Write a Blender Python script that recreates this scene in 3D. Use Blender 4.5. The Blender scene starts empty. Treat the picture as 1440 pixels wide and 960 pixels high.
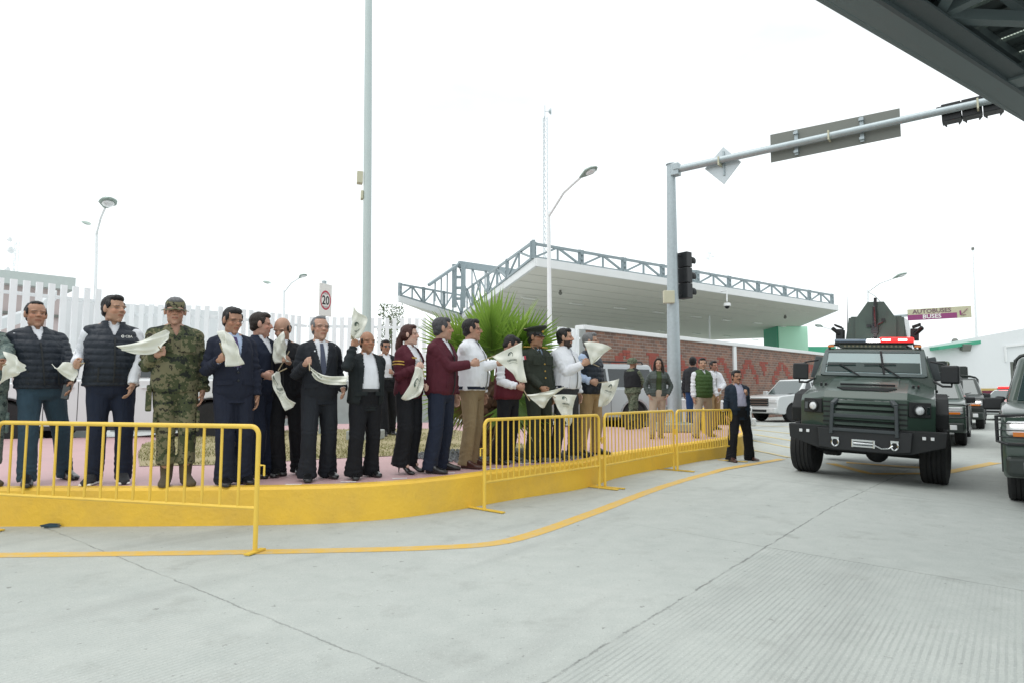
import bpy, bmesh, math, random
import numpy as np
from mathutils import Vector, Matrix, Euler, noise as mnoise
random.seed(7); np.random.seed(7)
SC = bpy.context.scene
COL = SC.collection
R = math.radians
# ------------------------------------------------------------------ camera model
F = 900.0; TH = math.atan(74/900); CT, ST = math.cos(TH), math.sin(TH); CH = 1.22
def ray(px, py):
    u = px-720; v = 480-py
    return (u, F*CT-v*ST, F*ST+v*CT)
def G(px, py, z=0.0):
    r = ray(px, py); t = (z-CH)/r[2]
    return Vector((r[0]*t, r[1]*t, z))
def D(px, py, Y):
    r = ray(px, py); t = Y/r[1]
    return Vector((r[0]*t, Y, CH+r[2]*t))
def onplane(px, py, p0, n):
    r = Vector(ray(px, py)); p0 = Vector(p0)-Vector((0, 0, CH)); n = Vector(n)
    t = p0.dot(n)/r.dot(n)
    return r*t+Vector((0, 0, CH))
cam_d = bpy.data.cameras.new('camera'); cam = bpy.data.objects.new('camera', cam_d); COL.objects.link(cam)
cam_d.sensor_width = 36; cam_d.lens = 22.5; cam_d.clip_start = .05; cam_d.clip_end = 3000
cam.location = (0, 0, CH); cam.rotation_euler = (R(90)+TH, 0, 0); SC.camera = cam

# ------------------------------------------------------------------ objects
MW = {}
def _props(o, label, cat, group, kind):
    if label: o['label'] = label
    if cat: o['category'] = cat
    if group: o['group'] = group
    if kind: o['kind'] = kind
def thing(name, label, cat, loc=(0, 0, 0), rotz=0.0, group=None, roll=0.0, scale=1.0):
    o = bpy.data.objects.new(name, None); COL.objects.link(o)
    o.empty_display_size = .2
    o.location = loc; o.rotation_euler = (0, roll, rotz); o.scale = (scale,)*3
    MW[o.name] = Matrix.Translation(Vector(loc)) @ Euler((0, roll, rotz)).to_matrix().to_4x4() @ Matrix.Scale(scale, 4)
    _props(o, label, cat, group, None)
    return o
class MB:
    """collects geometry; build() makes one mesh object"""
    def __init__(s): s.v = []; s.f = []
    def add(s, vs, fs):
        b = len(s.v); s.v += [tuple(p) for p in vs]; s.f += [tuple(i+b for i in f) for f in fs]; return s
    def box(s, c, d, rot=None, taper=(1, 1)):
        x, y, z = d[0]/2, d[1]/2, d[2]/2; tx, ty = taper
        vs = [Vector(p) for p in ((-x, -y, -z), (x, -y, -z), (x, y, -z), (-x, y, -z), (-x*tx, -y*ty, z), (x*tx, -y*ty, z), (x*tx, y*ty, z), (-x*tx, y*ty, z))]
        if rot is not None:
            m = rot if isinstance(rot, Matrix) else Euler(rot).to_matrix()
            vs = [m @ p for p in vs]
        vs = [p+Vector(c) for p in vs]
        return s.add(vs, [(3, 2, 1, 0), (4, 5, 6, 7), (0, 1, 5, 4), (1, 2, 6, 5), (2, 3, 7, 6), (3, 0, 4, 7)])
    def box8(s, vs):
        return s.add(vs, [(3, 2, 1, 0), (4, 5, 6, 7), (0, 1, 5, 4), (1, 2, 6, 5), (2, 3, 7, 6), (3, 0, 4, 7)])
    def bar(s, a, b, w, h=None, up=(0, 0, 1)):
        h = h or w; a = Vector(a); b = Vector(b); d = (b-a); L = d.length
        if L < 1e-6: return s
        d.normalize(); up = Vector(up)
        if abs(d.dot(up)) > .98: up = Vector((1, 0, 0))
        x = d.cross(up).normalized(); z = x.cross(d)
        vs = []
        for p in (a, b):
            for (i, j) in ((-1, -1), (1, -1), (1, 1), (-1, 1)): vs.append(p+x*(i*w/2)+z*(j*h/2))
        return s.add(vs, [(3, 2, 1, 0), (4, 5, 6, 7), (0, 1, 5, 4), (1, 2, 6, 5), (2, 3, 7, 6), (3, 0, 4, 7)])
    def tube(s, pts, r, n=8, cap=True, closed=False):
        pts = [Vector(p) for p in pts]; m = len(pts)
        rs = r if isinstance(r, (list, tuple)) else [r]*m
        tang = []
        for i in range(m):
            a = pts[i-1] if (i > 0 or closed) else pts[i]; b = pts[(i+1) % m] if (i < m-1 or closed) else pts[i]
            t = b-a; tang.append(t.normalized() if t.length > 1e-9 else Vector((0, 0, 1)))
        ref = Vector((0, 0, 1)) if abs(tang[0].z) < .9 else Vector((1, 0, 0))
        x = tang[0].cross(ref).normalized(); vs = []
        for i in range(m):
            x = (x-tang[i]*x.dot(tang[i])).normalized(); y = tang[i].cross(x)
            for k in range(n):
                a = 2*math.pi*k/n; vs.append(pts[i]+(x*math.cos(a)+y*math.sin(a))*rs[i])
        fs = []
        for i in range(m if closed else m-1):
            j = (i+1) % m
            for k in range(n):
                q = (k+1) % n; fs.append((i*n+k, i*n+q, j*n+q, j*n+k))
        if cap and not closed:
            fs.append(tuple(reversed(range(n)))); fs.append(tuple((m-1)*n+k for k in range(n)))
        return s.add(vs, fs)
    def lathe(s, prof, c=(0, 0, 0), axis='Z', n=24, rot=None):
        vs = []; m = len(prof)
        for (r, h) in prof:
            for k in range(n):
                a = 2*math.pi*k/n; p = Vector((r*math.cos(a), r*math.sin(a), h))
                if axis == 'X': p = Vector((p.z, p.x, p.y))
                elif axis == 'Y': p = Vector((p.y, p.z, p.x))
                if rot is not None: p = rot @ p
                vs.append(p+Vector(c))
        fs = []
        for i in range(m-1):
            for k in range(n):
                q = (k+1) % n; fs.append((i*n+k, i*n+q, (i+1)*n+q, (i+1)*n+k))
        if prof[0][0] > 1e-6: fs.append(tuple(reversed(range(n))))
        if prof[-1][0] > 1e-6: fs.append(tuple((m-1)*n+k for k in range(n)))
        return s.add(vs, fs)
    def prism(s, poly, ext, a0=0.0):
        """poly: 3-D points of one face, ext: vector"""
        n = len(poly); e = Vector(ext); vs = [Vector(p) for p in poly]+[Vector(p)+e for p in poly]
        return s.add(vs, [tuple(reversed(range(n))), tuple(range(n, 2*n))]+[(i, (i+1) % n, n+(i+1) % n, n+i) for i in range(n)])
    def ell(s, c, r, rot=None, nu=14, nv=9):
        vs = []; fs = []
        for j in range(nv+1):
            ph = math.pi*j/nv
            for i in range(nu):
                a = 2*math.pi*i/nu
                p = Vector((r[0]*math.sin(ph)*math.cos(a), r[1]*math.sin(ph)*math.sin(a), r[2]*math.cos(ph)))
                if rot is not None: p = rot @ p
                vs.append(p+Vector(c))
        for j in range(nv):
            for i in range(nu):
                q = (i+1) % nu
                fs.append((j*nu+i, (j+1)*nu+i, (j+1)*nu+q, j*nu+q))
        return s.add(vs, fs)
    def build(s, name, mat, parent=None, world=False, smooth=False, bevel=0, seg=2, label=None, cat=None, group=None, kind=None, angle=35):
        me = bpy.data.meshes.new(name)
        vs = s.v
        if parent is not None and world:
            mi = MW[parent.name].inverted(); vs = [tuple(mi @ Vector(p)) for p in vs]
        me.from_pydata(vs, [], s.f)
        bm = bmesh.new(); bm.from_mesh(me)
        bmesh.ops.remove_doubles(bm, verts=bm.verts, dist=1e-5)
        bmesh.ops.recalc_face_normals(bm, faces=bm.faces); bm.to_mesh(me); bm.free()
        if smooth:
            for p in me.polygons: p.use_smooth = True
            try: me.set_sharp_from_angle(angle=R(angle))
            except Exception: pass
        return link(name, me, mat, parent, bevel, seg, label, cat, group, kind)
def link(name, me, mat, parent=None, bevel=0, seg=2, label=None, cat=None, group=None, kind=None):
    o = bpy.data.objects.new(name, me); COL.objects.link(o)
    if mat is not None:
        for m in (mat if isinstance(mat, (list, tuple)) else [mat]): me.materials.append(m)
    if parent is not None:
        o.parent = parent; MW[o.name] = MW[parent.name]
    else: MW[o.name] = Matrix.Identity(4)
    if bevel:
        b = o.modifiers.new('bevel', 'BEVEL'); b.width = bevel; b.segments = seg; b.limit_method = 'ANGLE'; b.angle_limit = R(35)
        b.harden_normals = False
    _props(o, label, cat, group, kind)
    return o
def copy_tree(o, parent=None):
    c = o.copy(); COL.objects.link(c)
    if parent is not None: c.parent = parent
    for ch in [x for x in bpy.data.objects if x.parent == o]: copy_tree(ch, c)
    return c

# ------------------------------------------------------------------ materials
def newmat(name):
    m = bpy.data.materials.new(name); m.use_nodes = True
    nt = m.node_tree; b = nt.nodes['Principled BSDF']
    return m, nt, b
def mat(name, col, rough=.6, metal=0, var=.06, scale=8, bump=0, bscale=60, coat=0, emit=None, estr=0, spec=.5, dirt=0, dcol=(.12, .1, .08), trans=0, coord='Object', alpha=1):
    m, nt, b = newmat(name); N = nt.nodes; L = nt.links
    tc = N.new('ShaderNodeTexCoord')
    b.inputs['Roughness'].default_value = rough; b.inputs['Metallic'].default_value = metal
    b.inputs['Coat Weight'].default_value = coat; b.inputs['Coat Roughness'].default_value = .08
    b.inputs['Specular IOR Level'].default_value = spec
    nz = N.new('ShaderNodeTexNoise'); nz.inputs['Scale'].default_value = scale; nz.inputs['Detail'].default_value = 4
    L.new(tc.outputs[coord], nz.inputs['Vector'])
    mx = N.new('ShaderNodeMix'); mx.data_type = 'RGBA'
    mx.inputs[6].default_value = tuple(c*(1-var) for c in col)+(1,); mx.inputs[7].default_value = tuple(min(1, c*(1+var)) for c in col)+(1,)
    L.new(nz.outputs['Fac'], mx.inputs[0]); out = mx.outputs[2]
    if dirt:
        n2 = N.new('ShaderNodeTexNoise'); n2.inputs['Scale'].default_value = scale*.35; n2.inputs['Detail'].default_value = 8; n2.inputs['Roughness'].default_value = .65
        L.new(tc.outputs[coord], n2.inputs['Vector'])
        rp = N.new('ShaderNodeValToRGB'); rp.color_ramp.elements[0].position = .48; rp.color_ramp.elements[1].position = .75
        rp.color_ramp.elements[1].color = (dirt, dirt, dirt, 1); L.new(n2.outputs['Fac'], rp.inputs[0])
        m2 = N.new('ShaderNodeMix'); m2.data_type = 'RGBA'; m2.inputs[7].default_value = dcol+(1,)
        L.new(rp.outputs[0], m2.inputs[0]); L.new(out, m2.inputs[6]); out = m2.outputs[2]
    L.new(out, b.inputs['Base Color'])
    if rough > .15:
        mr = N.new('ShaderNodeMapRange'); mr.inputs[3].default_value = rough*.88; mr.inputs[4].default_value = min(1, rough*1.12)
        L.new(nz.outputs['Fac'], mr.inputs[0]); L.new(mr.outputs[0], b.inputs['Roughness'])
    if bump:
        n3 = N.new('ShaderNodeTexNoise'); n3.inputs['Scale'].default_value = bscale; n3.inputs['Detail'].default_value = 3
        L.new(tc.outputs[coord], n3.inputs['Vector'])
        bp = N.new('ShaderNodeBump'); bp.inputs['Strength'].default_value = bump; bp.inputs['Distance'].default_value = .02
        L.new(n3.outputs['Fac'], bp.inputs['Height']); L.new(bp.outputs[0], b.inputs['Normal'])
    if emit: b.inputs['Emission Color'].default_value = tuple(emit)+(1,); b.inputs['Emission Strength'].default_value = estr
    if trans: b.inputs['Transmission Weight'].default_value = trans
    return m
M = {}
M['white'] = mat('white_paint', (.78, .8, .8), .5, var=.03, scale=2, dirt=.12, dcol=(.5, .5, .47))
M['fence'] = mat('fence_white', (.84, .87, .88), .5, var=.03, scale=1, dirt=.06, dcol=(.6, .62, .6))
M['galv'] = mat('galvanised_steel', (.42, .48, .5), .45, .6, var=.15, scale=14, dirt=.15, dcol=(.25, .25, .24))
M['truss'] = mat('truss_paint', (.27, .33, .35), .5, .2, var=.12, scale=4)
M['signback'] = mat('sign_back', (.19, .2, .18), .55, .3, var=.1, scale=6)
M['black'] = mat('black_plastic', (.012, .014, .016), .45, var=.2)
M['blackmatte'] = mat('black_matte', (.016, .018, .019), .75, var=.2)
M['rubber'] = mat('tyre_rubber', (.013, .014, .015), .82, var=.25, scale=12, bump=.2, bscale=40, dirt=.15, dcol=(.06, .055, .05))
M['rim'] = mat('alloy_rim', (.55, .56, .57), .3, .85, var=.05)
M['rimdark'] = mat('dark_rim', (.03, .032, .033), .45, .5, var=.1)
M['chrome'] = mat('chrome', (.7, .72, .73), .12, 1, var=.03)
M['glassdark'] = mat('tinted_glass', (.012, .02, .022), .04, 0, var=.1, spec=.8, coat=.6)
M['glass'] = mat('windscreen_glass', (.03, .055, .055), .03, 0, var=.1, spec=.9, coat=1)
M['carwhite'] = mat('car_white', (.62, .645, .65), .3, var=.02, coat=.8, scale=1)
M['carsilver'] = mat('car_silver', (.42, .45, .46), .3, .5, var=.03, coat=.8, scale=1)
M['mgreen'] = mat('army_green', (.03, .06, .044), .34, var=.12, scale=3, coat=.6, dirt=.2, dcol=(.05, .05, .042))
M['mgreen2'] = mat('army_green_dark', (.016, .024, .021), .42, var=.12, scale=3, coat=.2)
M['lens'] = mat('lamp_lens', (.75, .77, .78), .08, .1, var=.03, coat=1)
M['ledwhite'] = mat('led_white', (.9, .9, .9), .3, emit=(1, .98, .95), estr=6)
M['ledred'] = mat('led_red', (.8, .02, .02), .3, emit=(1, .012, .012), estr=3.2)
M['lensblue'] = mat('lens_blue', (.14, .2, .27), .15, coat=.8)
M['amber'] = mat('amber_lens', (.7, .2, .02), .2, emit=(1, .25, .02), estr=.06, coat=.5)
M['amberlit'] = mat('amber_lit', (.8, .35, .02), .2, emit=(1, .5, .05), estr=3)
M['lampgreen'] = mat('lamp_housing', (.3, .38, .34), .5, .2)
M['yellow'] = mat('barrier_yellow', (.8, .54, .07), .45, var=.08, scale=6, coat=.1, dirt=.3, dcol=(.42, .24, .06))
M['beigebox'] = mat('beige_box', (.55, .54, .4), .55)
M['concrete'] = mat('plinth_concrete', (.36, .38, .37), .85, var=.12, scale=4, bump=.3, bscale=40, dirt=.3, dcol=(.2, .2, .18))
M['wgreen'] = mat('pale_green_wall', (.48, .82, .62), .7, var=.03, scale=1)
M['dgreen'] = mat('green_panel', (.06, .36, .22), .6, var=.05, scale=1)
M['bwall'] = mat('white_building', (.74, .77, .78), .7, var=.03, scale=.4, dirt=.12, dcol=(.55, .57, .56))
M['mauve'] = mat('mauve_wall', (.56, .48, .47), .8, var=.05, scale=.6)
M['maroon'] = mat('maroon_band', (.14, .015, .04), .6)
M['gold'] = mat('gold_band', (.5, .36, .12), .6)
M['signbeige'] = mat('sign_beige', (.53, .52, .36), .5, var=.04)
M['signmaroon'] = mat('sign_maroon', (.27, .05, .17), .5, var=.04)
M['signtext'] = mat('sign_text', (.17, .1, .12), .6)
M['signwhite'] = mat('sign_white', (.8, .8, .78), .5, var=.02)
M['signred'] = mat('sign_red', (.5, .04, .08), .5)
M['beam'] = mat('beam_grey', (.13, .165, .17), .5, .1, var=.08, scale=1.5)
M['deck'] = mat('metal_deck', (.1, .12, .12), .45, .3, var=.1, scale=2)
# ------------------------------------------------------------------ world and light
w = bpy.data.worlds.new('World'); SC.world = w; w.use_nodes = True
nt = w.node_tree; bg = nt.nodes['Background']
sky = nt.nodes.new('ShaderNodeTexSky'); sky.sky_type = 'NISHITA'; sky.sun_disc = False
SUN_EL, SUN_AZ = R(70), R(-115)      # azimuth measured from +Y towards +X
sky.sun_elevation = SUN_EL; sky.sun_rotation = SUN_AZ; sky.air_density = 1.0; sky.dust_density = 3.0; sky.altitude = 50
hs = nt.nodes.new('ShaderNodeHueSaturation'); hs.inputs['Saturation'].default_value = .3
nt.links.new(sky.outputs[0], hs.inputs['Color'])
tc = nt.nodes.new('ShaderNodeTexCoord'); mp = nt.nodes.new('ShaderNodeMapping'); mp.inputs['Scale'].default_value = (1, 1, 3.2)
nz = nt.nodes.new('ShaderNodeTexNoise'); nz.inputs['Scale'].default_value = 1.7; nz.inputs['Detail'].default_value = 5; nz.inputs['Roughness'].default_value = .5
nt.links.new(tc.outputs['Generated'], mp.inputs[0]); nt.links.new(mp.outputs[0], nz.inputs['Vector'])
rp = nt.nodes.new('ShaderNodeValToRGB'); rp.color_ramp.elements[0].position = .3; rp.color_ramp.elements[1].position = .62
rp.color_ramp.elements[0].color = (.5, .5, .5, 1)
nt.links.new(nz.outputs['Fac'], rp.inputs[0])
mx = nt.nodes.new('ShaderNodeMix'); mx.data_type = 'RGBA'; mx.inputs[7].default_value = (9.3, 9.75, 9.9, 1)   # the overcast layer
nt.links.new(rp.outputs[0], mx.inputs[0]); nt.links.new(hs.outputs[0], mx.inputs[6]); nt.links.new(mx.outputs[2], bg.inputs[0])
bg.inputs[1].default_value = .12
sd = bpy.data.lights.new('sun', 'SUN'); sun = bpy.data.objects.new('sun', sd); COL.objects.link(sun)
sd.energy = 1.0; sd.angle = R(60); sd.color = (1, .97, .93)
dv = Vector((math.sin(SUN_AZ)*math.cos(SUN_EL), math.cos(SUN_AZ)*math.cos(SUN_EL), math.sin(SUN_EL)))
sun.rotation_euler = dv.to_track_quat('Z', 'Y').to_euler()
SC.view_settings.view_transform = 'Standard'; SC.view_settings.look = 'None'; SC.view_settings.gamma = 1; SC.view_settings.exposure = 0.22
SC.view_settings.use_curve_mapping = False

# ------------------------------------------------------------------ ground
XS = sorted(set([-600, -300, -150, -80, -40, -25, -15, -10]+[x*.5 for x in range(-16, 45)]+[25, 30, 40, 60, 100, 200, 400, 700]))
YS = sorted(set([-60, -30, -15, -8, -4]+[y*.5 for y in range(-4, 71)]+[40, 50, 70, 100, 160, 300, 600, 1200]))
def gnode(x, y):
    a = min(max(x-3.5, 0), 4.0); fade = 1-min(max((y-17)/10, 0), 1)
    return -.045*a*fade
def gz(x, y):
    import bisect
    i = min(max(bisect.bisect_right(XS, x)-1, 0), len(XS)-2); j = min(max(bisect.bisect_right(YS, y)-1, 0), len(YS)-2)
    u = (x-XS[i])/(XS[i+1]-XS[i]); v = (y-YS[j])/(YS[j+1]-YS[j])
    return (gnode(XS[i], YS[j])*(1-u)*(1-v)+gnode(XS[i+1], YS[j])*u*(1-v)+gnode(XS[i], YS[j+1])*(1-u)*v+gnode(XS[i+1], YS[j+1])*u*v)
def GR(px, py, up=0.0):
    z = 0
    for _ in range(6):
        p = G(px, py, z+up); z = gz(p.x, p.y)
    return Vector((p.x, p.y, z+up))
def groundmat():
    m, nt, b = newmat('concrete_road'); N = nt.nodes; L = nt.links
    geo = N.new('ShaderNodeNewGeometry'); pos = geo.outputs['Position']
    def noise(scale, det=5, rough=.55, vec=None):
        n = N.new('ShaderNodeTexNoise'); n.inputs['Scale'].default_value = scale; n.inputs['Detail'].default_value = det; n.inputs['Roughness'].default_value = rough
        L.new(vec or pos, n.inputs['Vector']); return n.outputs['Fac']
    def math_(op, a, bb=None, c=None):
        n = N.new('ShaderNodeMath'); n.operation = op
        for i, q in enumerate((a, bb, c)):
            if q is None: continue
            if isinstance(q, (int, float)): n.inputs[i].default_value = q
            else: L.new(q, n.inputs[i])
        return n.outputs[0]
    def dist(p, n2):   # signed distance to a line through p with normal n2
        d = N.new('ShaderNodeVectorMath'); d.operation = 'DOT_PRODUCT'; L.new(pos, d.inputs[0]); d.inputs[1].default_value = (n2[0], n2[1], 0)
        return math_('SUBTRACT', d.outputs['Value'], p[0]*n2[0]+p[1]*n2[1])
    def ss(x, lo, hi):
        n = N.new('ShaderNodeMapRange'); n.interpolation_type = 'SMOOTHSTEP'; n.inputs[1].default_value = lo; n.inputs[2].default_value = hi; L.new(x, n.inputs[0]); return n.outputs[0]
    def linen(a, bb):
        d = (bb-a).to_2d().normalized(); return (d.y, -d.x)
    wob = math_('MULTIPLY', math_('SUBTRACT', noise(6, 4), .5), .05)
    wob2 = math_('MULTIPLY', math_('SUBTRACT', noise(40, 3), .5), .02)
    wobs = math_('ADD', wob, wob2)
    A0, A1 = GR(770, 956), GR(1215, 690); B0, B1 = GR(1100, 772), GR(1440, 830); L0, L1 = GR(165, 782), GR(595, 957)
    nA = linen(A0, A1); dA = dist(A0, nA)       # >0 right of joint A
    nB = linen(B1, B0); dB = dist(B0, nB)       # >0 beyond B
    nL = linen(L1, L0); dL = dist(L0, nL)
    gA = math_('MULTIPLY', ss(math_('ADD', dA, wobs), .0, .05), math_('SUBTRACT', 1, ss(dB, -.02, .02)))
    gL = math_('MULTIPLY', math_('SUBTRACT', 1, ss(dL, -.4, .05)), math_('SUBTRACT', 1, ss(dA, -1.2, -.4)))
    gm = math_('MAXIMUM', gA, math_('MULTIPLY', gL, .6))
    patch = ss(noise(.9, 6, .7), .38, .62)
    gm = math_('MULTIPLY', gm, math_('ADD', math_('MULTIPLY', patch, .75), .25))
    wv = math_('SINE', math_('MULTIPLY', math_('ADD', dA, math_('MULTIPLY', wob, .25)), 2*math.pi/.032))
    groove = math_('MULTIPLY', ss(wv, .1, .9), gm)
    def joint(d, wid, strength):
        a = math_('ABSOLUTE', math_('ADD', d, wobs)); return math_('MULTIPLY', math_('SUBTRACT', 1, ss(a, wid*.4, wid)), strength)
    brk = ss(noise(3, 5, .7), .36, .56)
    jA = math_('MULTIPLY', joint(dA, .011, .6), math_('ADD', math_('MULTIPLY', brk, .9), .1))
    jB = joint(dB, .009, .42)
    jB = math_('MULTIPLY', jB, math_('ADD', math_('MULTIPLY', ss(dA, -1.2, .2), .6), .4))
    jL = math_('MULTIPLY', joint(dL, .009, .48), math_('MULTIPLY', math_('SUBTRACT', 1, ss(dA, -.6, -.2)), math_('ADD', math_('MULTIPLY', brk, .7), .3)))
    def far(d, off): return joint(math_('ADD', d, off), .013, .5)
    j = math_('MAXIMUM', math_('MAXIMUM', jA, jB), math_('MAXIMUM', jL, math_('MAXIMUM', far(dB, -4.2), far(dA, -3.6))))
    j = math_('MAXIMUM', j, math_('MAXIMUM', far(dB, -8.4), far(dB, -12.6)))
    # stretched tyre wear along the lane
    mp = N.new('ShaderNodeMapping'); mp.inputs['Rotation'].default_value = (0, 0, math.atan2(nA[1], nA[0])); mp.inputs['Scale'].default_value = (1.1, .16, 1)
    mp.vector_type = 'TEXTURE'; mp.inputs['Scale'].default_value = (.9, 6, 1); L.new(pos, mp.inputs[0])
    wear = noise(1.0, 5, .6, mp.outputs[0]); big = noise(.35, 5, .6); fine = noise(45, 4, .7); mid = noise(5, 6, .65)
    base = N.new('ShaderNodeValToRGB'); e = base.color_ramp.elements
    e[0].position = .25; e[0].color = (.36, .39, .37, 1); e[1].position = .75; e[1].color = (.5, .525, .495, 1)
    fac = math_('ADD', math_('ADD', math_('MULTIPLY', big, .35), math_('MULTIPLY', mid, .3)), math_('ADD', math_('MULTIPLY', fine, .2), math_('MULTIPLY', wear, .15)))
    L.new(math_('ADD', math_('MULTIPLY', math_('SUBTRACT', fac, .5), 1.5), .5), base.inputs[0])
    def mixc(a, col, f):
        n = N.new('ShaderNodeMix'); n.data_type = 'RGBA'; L.new(a, n.inputs[6]); n.inputs[7].default_value = col+(1,)
        L.new(f, n.inputs[0]) if not isinstance(f, float) else None
        return n.outputs[2]
    c = mixc(base.outputs[0], (.27, .295, .285), math_('MULTIPLY', groove, .48))
    c = mixc(c, (.27, .28, .26), math_('MULTIPLY', ss(noise(2.2, 7, .7), .52, .74), .45))
    c = mixc(c, (.24, .255, .245), math_('MULTIPLY', ss(wear, .52, .72), .45))
    c = mixc(c, (.62, .64, .62), math_('MULTIPLY', ss(noise(1.4, 6, .7), .6, .8), .5))
    c = mixc(c, (.13, .13, .12), math_('MULTIPLY', ss(noise(14, 3, .6), .67, .73), .6))
    c = mixc(c, (.2, .205, .19), math_('MULTIPLY', ss(noise(120, 2, .6), .58, .7), .55))
    c = mixc(c, (.66, .67, .64), math_('MULTIPLY', ss(noise(95, 2, .6), .6, .72), .5))
    c = mixc(c, (.2, .2, .185), math_('MULTIPLY', ss(noise(.55, 8, .75), .6, .72), .3))
    c = mixc(c, (.1, .105, .1), j)
    L.new(c, b.inputs['Base Color']); b.inputs['Roughness'].default_value = .8; b.inputs['Specular IOR Level'].default_value = .3
    h = math_('SUBTRACT', math_('MULTIPLY', fine, .25), math_('ADD', math_('MULTIPLY', groove, .6), math_('MULTIPLY', j, 1.2)))
    bp = N.new('ShaderNodeBump'); bp.inputs['Strength'].default_value = .35; bp.inputs['Distance'].default_value = .012
    L.new(h, bp.inputs['Height']); L.new(bp.outputs[0], b.inputs['Normal'])
    return m
g = MB(); nx, ny = len(XS), len(YS)
g.add([(x, y, gnode(x, y)) for y in YS for x in XS], [(j*nx+i, j*nx+i+1, (j+1)*nx+i+1, (j+1)*nx+i) for j in range(ny-1) for i in range(nx-1)])
g.build('road', groundmat(), kind='structure', smooth=True)

def catmull(pts, n=8):
    out = []; P = [Vector(p) for p in pts]
    for i in range(len(P)-1):
        a = P[i-1] if i else P[i]*2-P[i+1]; b, c = P[i], P[i+1]; d = P[i+2] if i+2 < len(P) else P[i+1]*2-P[i]
        for k in range(n):
            t = k/n; out.append(.5*((2*b)+(c-a)*t+(2*a-5*b+4*c-d)*t*t+(-a+3*b-3*c+d)*t**3))
    out.append(P[-1]); return out
def normals2(pts, closed=False):
    ns = []
    for i in range(len(pts)):
        a = pts[max(i-1, 0)]; b = pts[min(i+1, len(pts)-1)]; d = (b-a).to_2d()
        d = d.normalized() if d.length > 1e-9 else Vector((1, 0)); ns.append(Vector((-d.y, d.x, 0)))   # left of travel
    return ns
def strip(name, pts, wid, mt, up=.006, **kw):
    P = []
    for i in range(len(pts)-1):
        n = max(1, int((Vector(pts[i+1])-Vector(pts[i])).length/.2))
        for k in range(n): P.append(Vector(pts[i]).lerp(Vector(pts[i+1]), k/n))
    P.append(Vector(pts[-1])); ns = normals2(P); mb = MB(); vs = []; fs = []
    for p, n in zip(P, ns):
        for s in (-1, 1):
            q = p+n*(s*wid/2); vs.append((q.x, q.y, gz(q.x, q.y)+(up if q.x > 3.3 else up*.35)))
    for i in range(len(P)-1): fs.append((2*i, 2*i+1, 2*i+3, 2*i+2))
    mb.add(vs, fs); return mb.build(name, mt, kind='structure', **kw)
def linemat(name, col, wear):
    m, nt, b = newmat(name); N = nt.nodes; L = nt.links; geo = N.new('ShaderNodeNewGeometry')
    n = N.new('ShaderNodeTexNoise'); n.inputs['Scale'].default_value = 9; n.inputs['Detail'].default_value = 7; n.inputs['Roughness'].default_value = .7; L.new(geo.outputs['Position'], n.inputs['Vector'])
    r = N.new('ShaderNodeValToRGB'); r.color_ramp.elements[0].position = wear-.12; r.color_ramp.elements[1].position = wear+.12
    r.color_ramp.elements[0].color = col+(1,); r.color_ramp.elements[1].color = tuple(.55*c+.45*g for c, g in zip(col, (.42, .44, .42)))+(1,)
    L.new(n.outputs['Fac'], r.inputs[0]); L.new(r.outputs[0], b.inputs['Base Color']); b.inputs['Roughness'].default_value = .7
    return m
YL = linemat('yellow_line_paint', (.66, .42, .08), .55); YF = linemat('faded_yellow_paint', (.62, .5, .2), .5)
lp = [GR(-200, 783), GR(0, 780), GR(180, 778), GR(357, 775.5), GR(550, 771.5), GR(640, 768), GR(690, 764), GR(730, 756), GR(780, 740), GR(835, 720), GR(960, 675), GR(1100, 645)]
strip('yellow_road_line', catmull(lp, 5), .15, YL)
strip('yellow_road_line', [GR(1110, 643), GR(1085, 637.5), GR(1050, 631)], .13, YF, up=.01)
for a, b_ in (((1056, 618), (1125, 631)), ((1062, 610.5), (1125, 621)), ((1058, 603.5), (1130, 611)), ((1120, 600), (1040, 597))):
    strip('hatched_road_marking', [GR(*a), GR(*b_)], .16, YF)
strip('yellow_road_marking', [GR(1168, 651), GR(1225, 666), GR(1330, 664), GR(1400, 650)], .22, YL)
strip('yellow_road_marking', [GR(1190, 650), GR(1300, 657)], .4, YL, up=.01)

# ------------------------------------------------------------------ island: kerb, pavement, grass, gravel
IZ = .35
front_px = [(0, 740), (110, 740), (230, 739.5), (365, 738), (470, 735), (560, 728), (640, 717), (700, 706), (740, 699), (822, 686), (874, 670), (953, 654), (1012, 642.5), (1044, 635)]
fp = [Vector((-40, 6.9, 0)), Vector((-20, 6.1, 0)), Vector((-14, 5.93, 0)), Vector((-10, 5.9, 0)), Vector((-7, 5.9, 0)), Vector((-5.8, 5.9, 0))]+[G(*p) for p in front_px]
tip = G(1054, 629); back1 = G(1046, 617); 
fp = catmull(fp, 6)+[Vector(tip), Vector(back1)]
back = [G(1022, 603), G(1000, 597.5), D(900, 600, 16.9), D(700, 592, 20), D(560, 592, 20.2), D(420, 600, 18.6), D(300, 604, 15.9), D(180, 612, 13.4), D(0, 613, 12.7), Vector((-40, 12.6, 0))]
back = [Vector((p.x, p.y, 0)) for p in back]
loop = fp+back
ns = normals2(fp)
K = MB(); vs = []; fs = []
prof = [(0, -.2), (.012, .325), (.035, IZ), (.17, IZ), (.17, .1)]
path = fp+back[:2]; nn = normals2(path)
for p, n in zip(path, nn):
    for (o, z) in prof: vs.append((p.x+n.x*o, p.y+n.y*o, z))
m_ = len(prof)
for i in range(len(path)-1):
    for k in range(m_-1): fs.append((i*m_+k, (i+1)*m_+k, (i+1)*m_+k+1, i*m_+k+1))
K.add(vs, fs)
kerbm = mat('kerb_yellow', (.84, .53, .05), .55, var=.08, scale=3, dirt=.42, dcol=(.42, .27, .1), bump=.3, bscale=25)
K.build('yellow_kerb', kerbm, kind='structure', smooth=True, angle=40)
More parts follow.
